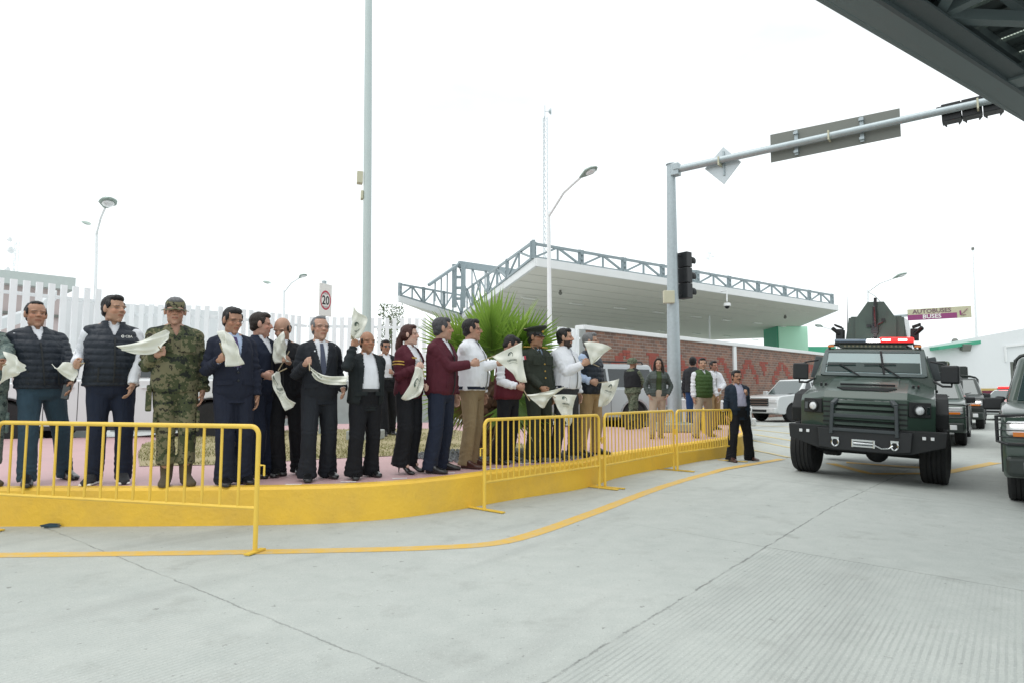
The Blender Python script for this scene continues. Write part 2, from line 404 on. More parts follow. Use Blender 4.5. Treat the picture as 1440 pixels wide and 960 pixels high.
inner = [Vector((p.x+n.x*.168, p.y+n.y*.168, IZ-.003)) for p, n in zip(path, nn)]+[Vector((p.x, p.y, IZ-.003)) for p in back[2:]]
pinkm = mat('pink_pavement', (.5, .32, .325), .6, var=.08, scale=2.2, dirt=.4, dcol=(.36, .24, .24), bump=.15, bscale=60)
me = bpy.data.meshes.new('pavement'); me.from_pydata([tuple(p) for p in inner]+[(p.x, p.y, -.1) for p in inner], [], [tuple(range(len(inner)))]+[(i, len(inner)+i, len(inner)+(i+1) % len(inner), (i+1) % len(inner)) for i in range(len(inner))])
link('pavement', me, pinkm, kind='structure')
# parking ground behind the island, a little above the road
lot = [Vector((-80, 12.4, .2)), Vector((-7.5, 12.5, .2)), Vector((-4, 15.6, .2)), Vector((3.4, 16.8, .2)), Vector((4.6, 17.6, .2)), Vector((5.5, 23, .2)), Vector((9, 40, .2)), Vector((-80, 60, .2))]
MB().prism(lot, (0, 0, -.4)).build('parking_ground', mat('pale_concrete', (.5, .52, .51), .8, var=.08, scale=1.5, dirt=.3, dcol=(.36, .37, .35)), kind='structure')
gpx = [(196, 655), (330, 652), (430, 646), (540, 641), (640, 637), (742, 646), (770, 632), (700, 618), (640, 604), (560, 602), (430, 604), (300, 607), (215, 619), (196, 634)]
gp = catmull([G(*p, IZ) for p in gpx]+[G(*gpx[0], IZ)], 4)[:-1]
soil = mat('dry_soil', (.33, .28, .16), .95, var=.25, scale=6, bump=.5, bscale=30, dirt=.5, dcol=(.25, .25, .1))
me = bpy.data.meshes.new('dry_soil'); me.from_pydata([(p.x, p.y, IZ+.004) for p in gp], [], [tuple(range(len(gp)))]); link('grass_bed', me, soil, kind='structure')
def inside(p, poly):
    c = False; n = len(poly)
    for i in range(n):
        a, b = poly[i], poly[i-1]
        if (a.y > p[1]) != (b.y > p[1]) and p[0] < (b.x-a.x)*(p[1]-a.y)/(b.y-a.y)+a.x: c = not c
    return c
x0, x1 = min(p.x for p in gp), max(p.x for p in gp); y0, y1 = min(p.y for p in gp), max(p.y for p in gp)
gb = MB(); cnt = 0
while cnt < 16000:
    x = random.uniform(x0, x1); y = random.uniform(y0, y1)
    if random.random() > (8.5/max(y, 7.5))**2: continue
    if not inside((x, y), gp): continue
    if mnoise.noise((x*.9, y*.9, 0)) < -.12+random.uniform(-.25, .1): continue
    h = random.uniform(.015, .05); a = random.uniform(0, 6.28); wd = .006
    lx, ly = random.uniform(-.03, .03), random.uniform(-.03, .03)
    gb.add([(x-wd*math.cos(a), y-wd*math.sin(a), IZ), (x+wd*math.cos(a), y+wd*math.sin(a), IZ), (x+lx, y+ly, IZ+h)], [(0, 1, 2)]); cnt += 1
grm, nt, b = newmat('dry_grass'); geo = nt.nodes.new('ShaderNodeNewGeometry'); r = nt.nodes.new('ShaderNodeValToRGB')
r.color_ramp.elements[0].color = (.3, .25, .12, 1); r.color_ramp.elements[1].color = (.19, .22, .07, 1)
nt.links.new(geo.outputs['Random Per Island'], r.inputs[0]); nt.links.new(r.outputs[0], b.inputs['Base Color']); b.inputs['Roughness'].default_value = .9
gb.build('grass', grm, kind='stuff', label='short dry grass growing in the bed behind the line of people')
# gravel ring under the palm
PALM = G(690, 641, IZ)
gv = MB()
for i in range(2600):
    a = random.uniform(0, 6.283); rr = 1.15*math.sqrt(random.random()); x = PALM.x+.1+rr*math.cos(a)*1.05; y = PALM.y+.1+rr*math.sin(a)*.9; s_ = random.uniform(.012, .028)
    rm = Euler((random.random()*6, random.random()*6, random.random()*6)).to_matrix()
    gv.box((x, y, IZ+.012), (s_*1.4, s_, s_*.8), rm)
gv.build('gravel', mat('dark_gravel', (.16, .17, .175), .9, var=.5, scale=30), kind='stuff', label='dark grey gravel ring spread around the foot of the fan palm')
# small white tags stuck on the pavement edge
for i, (px, py) in enumerate([(413, 680.5), (490, 677), (562, 672), (630, 664.5), (692, 658.5), (738, 651)]):
    p = G(px, py, IZ); mb = MB(); mb.box((p.x, p.y, IZ+.0025), (.15, .035, .003), (0, 0, .1+.03*i))
    mb.build('floor_marker', M['signwhite'], label='small white paper strips stuck along the pink pavement edge to mark standing places', cat='paper strip', group='white place markers on the pavement')
mb = MB()
q = GR(72, 742)
for k in range(4):
    o_ = Vector((random.uniform(-.03, .03), random.uniform(-.02, .02), .009+.006*k)); a = random.uniform(-.3, .3)
    mb.tube([q+o_+Vector((-.065, -.01*k, 0)), q+o_+Vector((-.015, .008*k, .005)), q+o_+Vector((.07, .015+.008*k, .002))], [.005, .009, .005], 6)
mb.build('dropped_rag', mat('rag_navy', (.03, .065, .09), .8), smooth=True, label='small crumpled dark blue rag lying on the concrete by the kerb', cat='rag')
# ------------------------------------------------------------------ white slat fence
def slat_fence(pts, top, label, base=.2, plinth=1.45, sp=.246, wd=.125):
    p0 = Vector(pts[0]); t = thing('slat_fence', label, 'fence', (p0.x, p0.y, base), group='white slat fences round the compound')
    s = MB(); pl = MB(); caps = {z: MB() for z in (plinth+.55, top-.5)}
    for a, b in zip(pts[:-1], pts[1:]):
        a = Vector(a); b = Vector(b); d = b-a; L = d.length; d.normalize(); ang = math.atan2(d.y, d.x)
        n = int(L/sp)
        for k in range(n):
            p = a+d*(k+.5)*sp; s.box((p.x, p.y, (base+top)/2+.2), (wd, .07, top-base-.4), (0, 0, ang))
        pb = (a+b)/2
        if plinth: pl.box((pb.x, pb.y, base+plinth/2), (L, .24, plinth), (0, 0, ang))
        for z in (plinth+.55, top-.5):
            caps[z].box((pb.x-d.y*.06, pb.y+d.x*.06, base+z), (L, .05, .08), (0, 0, ang))
    s.build('slats', M['fence'], t, world=True)
    if plinth: pl.build('plinth', M['concrete'], t, world=True, bevel=.01)
    for cap in caps.values(): cap.build('rail', M['fence'], t, world=True)
    return t
def XY(px, Y): p = D(px, 554, Y); return (p.x, p.y, 0)
slat_fence([XY(-170, 12.9), XY(-40, 13.8), XY(147, 15.9)], 3.8, 'tall white slat fence behind the two men in puffer jackets', plinth=.5)
slat_fence([XY(160, 17.9), XY(300, 18.4), XY(430, 21), XY(640, 21.6)], 3.75, 'long white slat fence on a tall grey plinth behind the suited men')
slat_fence([XY(784, 22), XY(818, 23.3)], 3.55, 'short white slat fence joining the brick wall behind the bearded man', plinth=.3)
# ------------------------------------------------------------------ brick wall with the painted pattern
W0 = D(821, 457.5, 24); WD = Vector((.725, .69, 0)).normalized(); WN = Vector((WD.y, -WD.x, 0))
wt = thing('brick_wall', 'long brown brick wall with white coping and red stepped pattern behind the parked vehicles', 'wall', (W0.x, W0.y, 0), rotz=math.atan2(WD.y, WD.x))
WT = W0.z-.17; WL = 25.0
bm_, nt, b = newmat('brown_brick'); N = nt.nodes; L = nt.links
tcn = N.new('ShaderNodeTexCoord'); sx = N.new('ShaderNodeSeparateXYZ'); cx_ = N.new('ShaderNodeCombineXYZ'); L.new(tcn.outputs['Object'], sx.inputs[0]); L.new(sx.outputs[0], cx_.inputs[0]); L.new(sx.outputs[2], cx_.inputs[1])
br = N.new('ShaderNodeTexBrick'); L.new(cx_.outputs[0], br.inputs['Vector']); br.inputs['Scale'].default_value = 1; br.inputs['Brick Width'].default_value = .36; br.inputs['Row Height'].default_value = .125; br.inputs['Mortar Size'].default_value = .011
br.inputs['Color1'].default_value = (.27, .145, .1, 1); br.inputs['Color2'].default_value = (.15, .098, .08, 1); br.inputs['Mortar'].default_value = (.31, .27, .24, 1); br.inputs['Bias'].default_value = -.1
nz = N.new('ShaderNodeTexNoise'); nz.inputs['Scale'].default_value = 2.5; nz.inputs['Detail'].default_value = 6; L.new(tcn.outputs['Object'], nz.inputs['Vector'])
hv = N.new('ShaderNodeHueSaturation'); mr = N.new('ShaderNodeMapRange'); mr.inputs[3].default_value = .7; mr.inputs[4].default_value = 1.35; L.new(nz.outputs['Fac'], mr.inputs[0]); L.new(mr.outputs[0], hv.inputs['Value']); L.new(br.outputs['Color'], hv.inputs['Color']); L.new(hv.outputs[0], b.inputs['Base Color']); b.inputs['Roughness'].default_value = .85
bp = N.new('ShaderNodeBump'); bp.inputs['Distance'].default_value = .02; bp.inputs['Strength'].default_value = .6; bp.invert = True; L.new(br.outputs['Fac'], bp.inputs['Height']); L.new(bp.outputs[0], b.inputs['Normal'])
MB().box((WL/2, .12, WT/2), (WL, .24, WT)).build('brickwork', bm_, wt)
MB().box((WL/2-.05, .1, WT+.085), (WL+.2, .42, .17)).build('coping', M['white'], wt, bevel=.015)
def wall_t(px, py=500): p = onplane(px, py, W0, WN); return (p-W0).dot(WD), p.z
for px in (1032,): MB().box((wall_t(px)[0], .02, WT/2), (.3, .2, WT-.004)).build('pillar', M['white'], wt, bevel=.01)
MB().box((-.16, .12, WT/2), (.32, .42, WT)).build('pillar', M['concrete'], wt, bevel=.01)
arch = [(3, 4), (4, 4), (5, 4), (2, 3), (3, 3), (5, 3), (6, 3), (1, 2), (2, 2), (6, 2), (7, 2), (0, 1), (1, 1), (7, 1), (8, 1), (0, 0), (8, 0)]
tri = [(0, 2), (1, 2), (2, 2), (3, 2), (4, 2), (1, 1), (2, 1), (3, 1), (2, 0)]
pt = MB()
def pattern(pxa, pxb, cells, nc, ytop, rows):
    a, b_ = wall_t(pxa)[0], wall_t(pxb)[0]; cw = (b_-a)/nc; zt = WT-.62 if rows == 5 else WT-.66; rh = .25
    for (i, j) in cells:
        for hb2 in (0, 1):
            if random.random() < .09: continue
            pt.box((a+(i+.5)*cw+random.uniform(-.06, .06)*cw, -.006, zt-(rows-1-j)*rh-rh*(.25+.5*hb2)), ((cw*1.2 if rows == 5 else cw)*random.uniform(.85, 1.1), .02, rh/2-.012))
for a, b_ in ((855, 900), (930, 971), (999, 1027), (1038, 1065), (1085, 1113), (1128, 1150)): pattern(a, b_, arch, 9, 0, 5)
for a, b_ in ((909, 926), (975, 993), (1068, 1079.5), (1115.5, 1126)): pattern(a, b_, tri, 5, 0, 3)
pt.build('painted_pattern', mat('painted_red_brick', (.3, .075, .055), .8, var=.3, scale=5, bump=.3, bscale=20), wt)

# ------------------------------------------------------------------ canopy building
def XYv(px, Y): return Vector(XY(px, Y))
YA = 31.6; CA = D(754, 374.7, YA); ZC = CA.z
CB = G(1178, 437, ZC); CV = G(649, 450, ZC); CC = G(560, 424.5, ZC)
ab = (CB-CA).normalized(); ang_ab = math.atan2(ab.y, ab.x)
cb = thing('canopy_building', 'large white flat canopy roof with grey steel trusses on top, behind the brick wall', 'canopy', (CA.x, CA.y, 0), rotz=ang_ab)
TH_ = .42
bk = Vector((.19, .98, 0)).normalized()
CB2 = CB+bk*24; CV2 = CC+(CV-CC).normalized()*((CV-CC).length)
CC2 = CC+bk*26
poly = [CA, CB, CB2, CB2+Vector((-12, 6, 0)), CC2, CC, CV]
MB().prism([(p.x, p.y, ZC+.05) for p in poly], (0, 0, TH_-.08)).build('roof_slab', M['white'], cb, world=True)
ceil = mat('canopy_ceiling', (.74, .73, .66), .7, var=.04, scale=.6)
MB().prism([(p.x, p.y, ZC+.01) for p in poly], (0, 0, .03)).build('ceiling', ceil, cb, world=True)
fa = MB()
for a, b_ in ((CA, CB), (CV, CA), (CC, CV), (CB, CB2)):
    fa.bar((a.x, a.y, ZC+TH_/2), (b_.x, b_.y, ZC+TH_/2), .14, TH_)
fa.build('fascia', M['white'], cb, world=True)
# thin seams of the ceiling panels
sm = MB(); nrm = Vector((-ab.y, ab.x, 0))
for k in range(1, 9):
    a = CA+nrm*(1.9*k)-ab*(1.5+.0*k)+ab*(.9*k*.35); b_ = CB+nrm*(1.9*k)+ab*(-.2-.55*k)
    dn_ = 1.9*k; rv_ = CV-CA; fr_ = rv_.dot(ab)/rv_.dot(nrm)
    if dn_ > rv_.dot(nrm): continue
    a = CA+nrm*dn_+ab*(fr_*dn_+.2)
    sm.bar((a.x, a.y, ZC), (b_.x, b_.y, ZC), .07, .03)
sm.build('ceiling_seams', mat('seam_pale', (.62, .62, .57), .7), cb, world=True)
lightm = mat('strip_light', (.85, .86, .82), .4)
for (px, py) in ((744, 419), (811, 427), (872.5, 433), (926, 439), (979, 445), (1022, 450), (1065, 454), (1104, 459), (770, 451), (830, 456), (884, 461), (931, 465), (979, 469), (1022, 472.5), (1062, 477)):
    p = G(px, py, ZC); o = MB(); o.box((p.x, p.y, ZC-.04), (1.15, .26, .07), (0, 0, ang_ab)); fx = o.build('strip_light', lightm, cb, world=True)
for (px, py) in ((788, 408), (1104, 443)):
    p = G(px, py, ZC); o = MB(); o.tube([(p.x, p.y, ZC-.02), (p.x, p.y, ZC-.16)], .07, 10); o.ell((p.x, p.y, ZC-.2), (.12, .12, .12)); o.build('dome_camera', M['signback'], cb, world=True, smooth=True)
def truss(a, b_, h0, h1, n, mb):
    a = Vector(a); b_ = Vector(b_); d = (b_-a); h = h0
    mb.bar(a+Vector((0, 0, h0)), b_+Vector((0, 0, h1)), .13, .13); mb.bar(a+Vector((0, 0, .08)), b_+Vector((0, 0, .08)), .12, .12)
    for k in range(n+1):
        p = a+d*(k/n); h = h0+(h1-h0)*k/n; h2 = h0+(h1-h0)*(k+1)/n; q = .2 if k % 2 == 0 else .11
        off = d.normalized()*.1
        if k % 2 == 0:
            mb.bar(p-off, p-off+Vector((0, 0, h+.1)), .07, .17); mb.bar(p+off, p+off+Vector((0, 0, h+.1)), .07, .17)
            for zz in (.15, .5, .85): mb.bar(p-off+Vector((0, 0, h*zz)), p+off+Vector((0, 0, h*zz)), .2, .12)
        else: mb.bar(p, p+Vector((0, 0, h)), q, q)
        if k < n:
            p2 = a+d*((k+1)/n)
            if k % 2: mb.bar(p+Vector((0, 0, h)), p2+Vector((0, 0, .05)), .1, .1)
            else: mb.bar(p+Vector((0, 0, .05)), p2+Vector((0, 0, h2)), .1, .1)
ZR = ZC+TH_; inn = nrm*.25
def up(p): return Vector((p.x, p.y, ZR))
HT = .78
for (a, b_, h0, h1, n) in ((CA+inn, CB+inn-ab*.3, HT, HT, 18), (CA+inn, CV, .85, 1.9, 8), (CC+bk*.3, CV, .85, 1.7, 6)):
    mb = MB(); truss(up(a), up(b_), h0, h1, n, mb); mb.build('edge_truss', M['truss'], cb, world=True)
# raised frame over the left wing
mb = MB()
T0 = D(645, 434, 50); T0.z = ZR; TT = D(645, 372, 50); hT = TT.z-ZR
T1 = D(735, 385, 53); T2 = D(603, 401, 46)
for dx in (-.35, .35): mb.bar(T0+Vector((dx, 0, 0)), T0+Vector((dx, 0, hT)), .36, .36)
for zz in (.2, .45, .7, .97): mb.bar(T0+Vector((-.4, 0, hT*zz)), T0+Vector((.4, 0, hT*zz)), .18, .2)
mb.bar(TT, T1, .4, .5); mb.bar(TT, T2, .2, .2)
mb.bar(Vector((T1.x, T1.y, ZR)), T1, .24, .24)
for k in range(1, 5):
    p = TT.lerp(T1, k/5); mb.bar(p, Vector((p.x, p.y, ZR)), .1, .1)
    q = TT.lerp(T1, (k-1)/5); mb.bar(q, Vector((p.x, p.y, ZR)), .08, .08)
    p = TT.lerp(T2, k/5); mb.bar(p, Vector((p.x, p.y, ZR)), .1, .1)
U0 = up(CV.lerp(CA, .33))+Vector((0, 0, 1.0)); U1 = D(655, 403, 37)
mb.build('raised_frame', M['truss'], cb, world=True)
for p in (XYv(947.5, 43), XYv(947.5, 50)):
    o = MB(); o.box((p.x, p.y, ZC/2), (.5, .5, ZC-.02), (0, 0, ang_ab)); o.build('column', M['white'], cb, world=True, bevel=.02)
p = onplane(1013, 430, (CA.x, CA.y, 0), (-ab.y, ab.x, 0)); p = p-nrm*.5
dc = thing('dome_camera', 'white and black dome camera hanging on a thin pole from the canopy edge', 'camera', tuple(p))
MB().tube([p+Vector((0, 0, .95)), p+Vector((0, 0, .2))], .05, 8).tube([p+Vector((0, 0, .9)), p+nrm*.6+Vector((0, 0, .9))], .04, 6).lathe([(.1, .12), (.2, .1), (.22, -.08), (.16, -.1)], p, n=14).build('housing', M['white'], dc, world=True, smooth=True)
MB().ell(p+Vector((0, 0, -.1)), (.16, .16, .16)).build('dome', M['black'], dc, world=True, smooth=True)

# ------------------------------------------------------------------ far buildings
def block(name, label, cat, corners_px, Y, z_top, depth, mt, z0=0, group=None):
    a = D(corners_px[0], 554, Y[0]); b_ = D(corners_px[1], 554, Y[1]); d = (b_-a).normalized(); n = Vector((-d.y, d.x, 0))
    t = thing(name, label, cat, (a.x, a.y, z0), group=group)
    q = [a, b_, b_+n*depth, a+n*depth]
    MB().prism([(p.x, p.y, z0) for p in q], (0, 0, z_top-z0)).build('wall', mt, t, world=True)
    return t, a, b_, d, n
def zat(px, py, Y): return D(px, py, Y).z
t, a, b_, d, n = block('green_building', 'pale mint green box building behind the brick wall', 'building', (1098, 1139), (60, 60), zat(1137, 459, 60), 3.5, M['wgreen'])
MB().box((a.x-.04, a.y+1.75, zat(1137, 480, 60)), (.1, 3.3, 3.0)).build('panel', M['dgreen'], t, world=True)
t, a, b_, d, n = block('green_building', 'dark green low block beside the pale mint building', 'building', (1139.5, 1178), (66, 66), zat(1150, 487, 66), 10, M['dgreen'])
t, a, b_, d, n = block('customs_building', 'mauve building with pale grey parapet behind the tall white slat fence', 'building', (-420, 83), (19.5, 26), zat(83, 409, 26), 14, M['mauve'])
q = MB(); z1 = zat(83, 409, 26); z2 = zat(83, 392, 26)
ang = math.atan2(d.y, d.x); c_ = (a+b_)/2; Lw = (b_-a).length
q.box((c_.x+n.x*1, c_.y+n.y*1, (z1+z2)/2), (Lw+.5, 3, z2-z1), (0, 0, ang)); q.build('parapet', mat('parapet_grey', (.5, .56, .54), .6), t, world=True)
q = MB(); q.box((c_.x-n.x*.1, c_.y-n.y*.1, zat(30, 432, 23)), (Lw, .15, .1), (0, 0, ang)); q.build('ledge', M['signback'], t, world=True)
# white sloping ramp wall in front of it
rt = thing('ramp_wall', 'white sloping ramp parapet in front of the mauve building', 'wall', tuple(XY(-60, 17)))
a1 = D(-80, 470, 17.2); b1 = D(40, 434, 21.5); b1b = D(75, 408, 24)
q = MB()
for (u, v) in ((a1, b1), (b1, b1b)):
    q.box8([(u.x, u.y, u.z-.35), (v.x, v.y, v.z-.35), (v.x, v.y+.2, v.z-.35), (u.x, u.y+.2, u.z-.35), u, v, (v.x, v.y+.2, v.z), (u.x, u.y+.2, u.z)])
    q.box8([(u.x, u.y+.06, 0), (u.x+.3, u.y+.06, 0), (u.x+.3, u.y+.16, 0), (u.x, u.y+.16, 0), (u.x, u.y+.06, u.z-.36), (u.x+.3, u.y+.06, u.z-.36), (u.x+.3, u.y+.16, u.z-.36), (u.x, u.y+.16, u.z-.36)])
q.build('parapet', M['bwall'], rt, world=True)
t, a, b_, d, n = block('pale_building', 'plain white building far behind the long slat fence', 'building', (70, 330), (34, 40), zat(300, 440, 40), 10, M['bwall'])
# white building behind the convoy
wb = thing('white_building', 'large white building with a maroon and gold band behind the convoy', 'building', tuple(XY(1265, 44)))
a = D(1266, 554, 44); b_ = D(1600, 554, 40); d = (b_-a).normalized(); n = Vector((-d.y, d.x, 0)); zt = zat(1266, 494, 44)
zr = onplane(1440, 462, a, n).z
q = [a, b_, b_+n*12, a+n*12]
rec_a = onplane(1421, 520, a, n); rec_b = onplane(1500, 520, a, n); zrt = onplane(1421, 508, a, n).z
def wseg(mb, p, r, zb, zt_p, zt_r):
    mb.box8([(p.x, p.y, zb), (r.x, r.y, zb), (r.x+n.x*.4, r.y+n.y*.4, zb), (p.x+n.x*.4, p.y+n.y*.4, zb), (p.x, p.y, zt_p), (r.x, r.y, zt_r), (r.x+n.x*.4, r.y+n.y*.4, zt_r), (p.x+n.x*.4, p.y+n.y*.4, zt_p)])
def ztop(p): return zt+(zr-zt)*((p-a).dot(d)/((onplane(1440, 462, a, n)-a).dot(d)))
mb = MB(); rec_a.z = rec_b.z = 0
wseg(mb, a, rec_a, 0, zt, ztop(rec_a)); wseg(mb, rec_a, rec_b, zrt, ztop(rec_a), ztop(rec_b)); wseg(mb, rec_b, b_, 0, ztop(rec_b), ztop(b_))
e_ = a+n*12; wseg(mb, a+n*.41, a+n*.411+d*.01, 0, zt, zt)
mb.box8([tuple(a+n*.4), tuple(a+n*.4+d*.3), tuple(e_+d*.3), tuple(e_), (a.x+n.x*.4, a.y+n.y*.4, zt), tuple(a+n*.4+d*.3+Vector((0, 0, zt))), tuple(e_+d*.3+Vector((0, 0, zt))), tuple(e_+Vector((0, 0, zt)))])
mb.build('wall', M['bwall'], wb, world=True)
mb = MB(); pr, rr = rec_a+n*2.5, rec_b+n*2.5; wseg(mb, pr-d*.5, rr, 0, zrt+.5, zrt+.5); mb.build('recess', M['signback'], wb, world=True)
for nm, y0, y1, mt, pxa, pxb in (('gold_band', 545.5, 548.5, M['gold'], 1300, 1421), ('maroon_band', 548.8, 556, M['maroon'], 1300, 1421)):
    u = onplane(pxa, y0, a, n); v = onplane(pxb, y0, a, n); z0_ = onplane(1380, y1, a, n).z; z1_ = onplane(1380, y0, a, n).z
    mb = MB(); c = (u+v)/2; mb.box((c.x-n.x*.03, c.y-n.y*.03, (z0_+z1_)/2), ((v-u).length, .08, z1_-z0_), (0, 0, math.atan2(d.y, d.x))); mb.build(nm, mt, wb, world=True)
mb = MB(); u = D(1313, 490, 43); v = D(1376, 481, 43); mb.bar(u, v, 1.0, .22); mb.build('green_eave', M['dgreen'], wb, world=True)
mb = MB(); p = D(1358, 488, 42.6); mb.box(tuple(p), (.55, .3, .45), (.4, 0, 0)); mb.bar(p+Vector((0, 0, .2)), p+Vector((0, .4, .2)), .08); mb.build('floodlight', M['signback'], wb, world=True); p = D(1343, 480, 43.5); MB().ell(tuple(p), (.2, .2, .22)).build('roof_vent', M['signback'], wb, world=True)
mb = MB(); u = onplane(1413, 487, a, n); v = onplane(1500, 477, a, n); mb.bar(u-n*.06, v-n*.06, .1, .12); u2 = Vector((u.x, u.y, zrt)); mb.bar(u-n*.05, u2-n*.05, .1, .1); mb.build('ledge', M['white'], wb, world=True)

# ------------------------------------------------------------------ poles, lamps, masts
def base_z(p): return .2 if p.y > 12.3 and p.x < 7 and p.y < 60 else gz(p.x, p.y)
def mast(name, label, px0, px1, py_top, Y, r0, r1, mt, cat='pole', z0=None):
    p = D(px0, 554, Y); tp = D(px1, py_top, Y); z = base_z(p) if z0 is None else z0
    t = thing(name, label, cat, (p.x, p.y, z)); return t, Vector((p.x, p.y, z)), tp
def street_lamp(label, px0, px1, py_top, Y, arms, r=.09):
    t, b0, tp = mast('street_lamp', label, px0, px1, py_top, Y, r, r, M['galv'], 'street lamp')
    t['group'] = 'street lamps around the crossing'
    MB().tube([b0, tp], [r, r*.62], 10).build('pole', M['fence'], t, world=True, smooth=True)
    for (hx, hy, tx, ty, dY, wdt, big) in arms:
        h = D(hx, hy, Y+dY); e = D(tx, ty, Y+dY*1.25); dr = (e-h); ln = dr.length
        MB().tube([tp-Vector((0, 0, .15)), tp.lerp(h, .5)+Vector((0, 0, .08)), h], r*.42, 8).build('arm', M['fence'], t, world=True, smooth=True)
        x = dr.normalized(); up_ = Vector((0, 0, 1)); y = up_.cross(x).normalized(); z = x.cross(y); rot = Matrix((x, y, z)).transposed()
        mb = MB(); vs = []
        prof = [(0, .25, .28), (.18, .5, .6), (.5, 1, .9), (.82, .85, .6), (1, .3, .2)]
        for (u, ww, hh) in prof:
            for k in range(12):
                a = 2*math.pi*k/12; vs.append(h+x*(u*ln)+y*(math.cos(a)*wdt/2*ww)+z*(max(math.sin(a), -.3)*wdt*.32*hh))
        fs = [(i*12+k, i*12+(k+1) % 12, (i+1)*12+(k+1) % 12, (i+1)*12+k) for i in range(4) for k in range(12)]+[tuple(range(12)), tuple(range(48, 60))]
        mb.add(vs, fs); hd = mb.build('lamp_head', M['lampgreen'], t, world=True, smooth=True)
        mb = MB(); c = h+x*(ln*.62)-z*(wdt*.1); mb.ell(c, (ln*.26, wdt*.34, wdt*.16), rot); mb.build('lens', M['lens'], hd, world=True, smooth=True)
street_lamp('broad headed white street lamp rising beyond the fence behind the man in the puffer vest', 132.5, 136, 325, 27, [(148, 292, 155, 279, -5, .55, 1), (128, 317, 117, 312, 4, .35, 0)])
street_lamp('small twin street lamp beyond the slat fence, behind the bald man in black', 399, 399.5, 408, 38, [(421, 391, 430, 386, -2, .4, 0), (381, 399, 371, 396, 3, .4, 0)])
street_lamp('tall white street lamp standing in front of the canopy beside the fan palm', 774, 771.5, 298, 18.5, [(816, 250, 839, 235, -1.5, .34, 1)], r=.085)
street_lamp('slim street lamp rising beside the gun turret of the armoured truck', 1221, 1220.5, 408, 45, [(1256, 392, 1275, 384, -3, .5, 0), (1240, 427, 1228, 429, 3, .4, 0)])
street_lamp('faint street lamp beyond the canopy end, its arm reaching back over the green blocks', 1178, 1178, 468, 60, [(1157, 460, 1147, 457, -3, .5, 0)])
# tall pole behind the bald man, with its concrete foot
pb = G(514.5, 617, IZ)
t = thing('tall_pole', 'very tall pale grey pole on a concrete foot behind the bald man raising a flag', 'pole', tuple(pb))
tp = D(519.5, -160, pb.y)
MB().tube([pb, tp], [.092, .066], 20).build('shaft', mat('pale_pole', (.5, .58, .57), .5, .1, var=.05, scale=3, dirt=.15, dcol=(.35, .4, .4)), t, world=True, smooth=True)
mb = MB()
mb.box((pb.x, pb.y, IZ+.09), (.62, .62, .18)); mb.build('foot', M['concrete'], t, world=True, bevel=.02)
for (px, py, wd, hh) in ((506, 250.5, .115, .24), (509, 275, .05, .17)):
    p = D(px, py, pb.y); MB().box(tuple(p), (wd, .16, hh), (0, 0, .3)).build('junction_box', M['beigebox'], t, world=True, bevel=.01)
def lattice(label, px, py0, py1, Y, wd, mt, gear=()):
    b0 = D(px, 554, Y); b0.z = base_z(b0); tp = D(px, py1, Y)
    t = thing('radio_mast', label, 'mast', tuple(b0)); t['group'] = 'thin radio masts on the skyline'
    mb = MB(); H_ = tp.z
    legs = [Vector((b0.x+wd*math.cos(a), b0.y+wd*math.sin(a), 0)) for a in (.3, 2.4, 4.5)]
    for l in legs: mb.bar(l+Vector((0, 0, b0.z)), l+Vector((0, 0, H_)), wd*.22)
    n = int((H_-b0.z)/(wd*2.4))
    for k in range(n):
        z = b0.z+(H_-b0.z)*k/n; z2 = b0.z+(H_-b0.z)*(k+1)/n
        for i in range(3): mb.bar(legs[i]+Vector((0, 0, z)), legs[(i+1) % 3]+Vector((0, 0, z2)), wd*.1)
    mb.build('lattice', mt, t, world=True)
    mb = MB(); mb.tube([(b0.x, b0.y, H_-.2), (b0.x, b0.y, H_+wd*5)], wd*.12, 6)
    for (gx, gy, r) in gear:
        p = D(gx, gy, Y); MB().lathe([(r*.4, -.1), (r, .15), (r*.9, .15)], p, axis='X', n=12).bar(p, (b0.x, b0.y, p.z), wd*.15).build('dish', mt, t, world=True)
    mb.build('antenna', mt, t, world=True)
lattice('white lattice radio mast rising behind the canopy corner', 768, 340, 165, 62, .24, M['galv'], [(773, 157, .35)])
lattice('pale lattice mast with small dishes above the mauve building', 10, 390, 340, 50, .17, M['fence'], [(12, 337, .2), (13, 352, .3), (9, 379, .2)])
p = D(998, 554, 52); p.z = 0; tp = D(997, 357, 52)
t = thing('siren_pole', 'thin pole topped with small horns above the canopy trusses', 'pole', tuple(p))
MB().tube([p, tp], .07, 6).build('pole', M['fence'], t, world=True)
for (dx, dz) in ((-.25, -.35), (.25, -.2), (0, .1)): MB().lathe([(.05, -.15), (.16, .15)], tp+Vector((dx, 0, dz)), axis='X', n=10).bar(tp+Vector((dx, 0, dz)), tp+Vector((0, 0, dz)), .05).build('horn', M['fence'], t, world=True)
p = D(1373, 554, 50); p.z = 0; tp = D(1368, 350, 50); t = thing('whip_antenna', 'thin whip aerial standing above the white building', 'aerial', tuple(p))
MB().tube([p, D(1373.5, 480, 50), tp], [.1, .09, .04], 6).build('rod', M['fence'], t, world=True); MB().lathe([(.1, -.1), (.1, .1)], tp, n=8).build('tip', M['signback'], t, world=True)
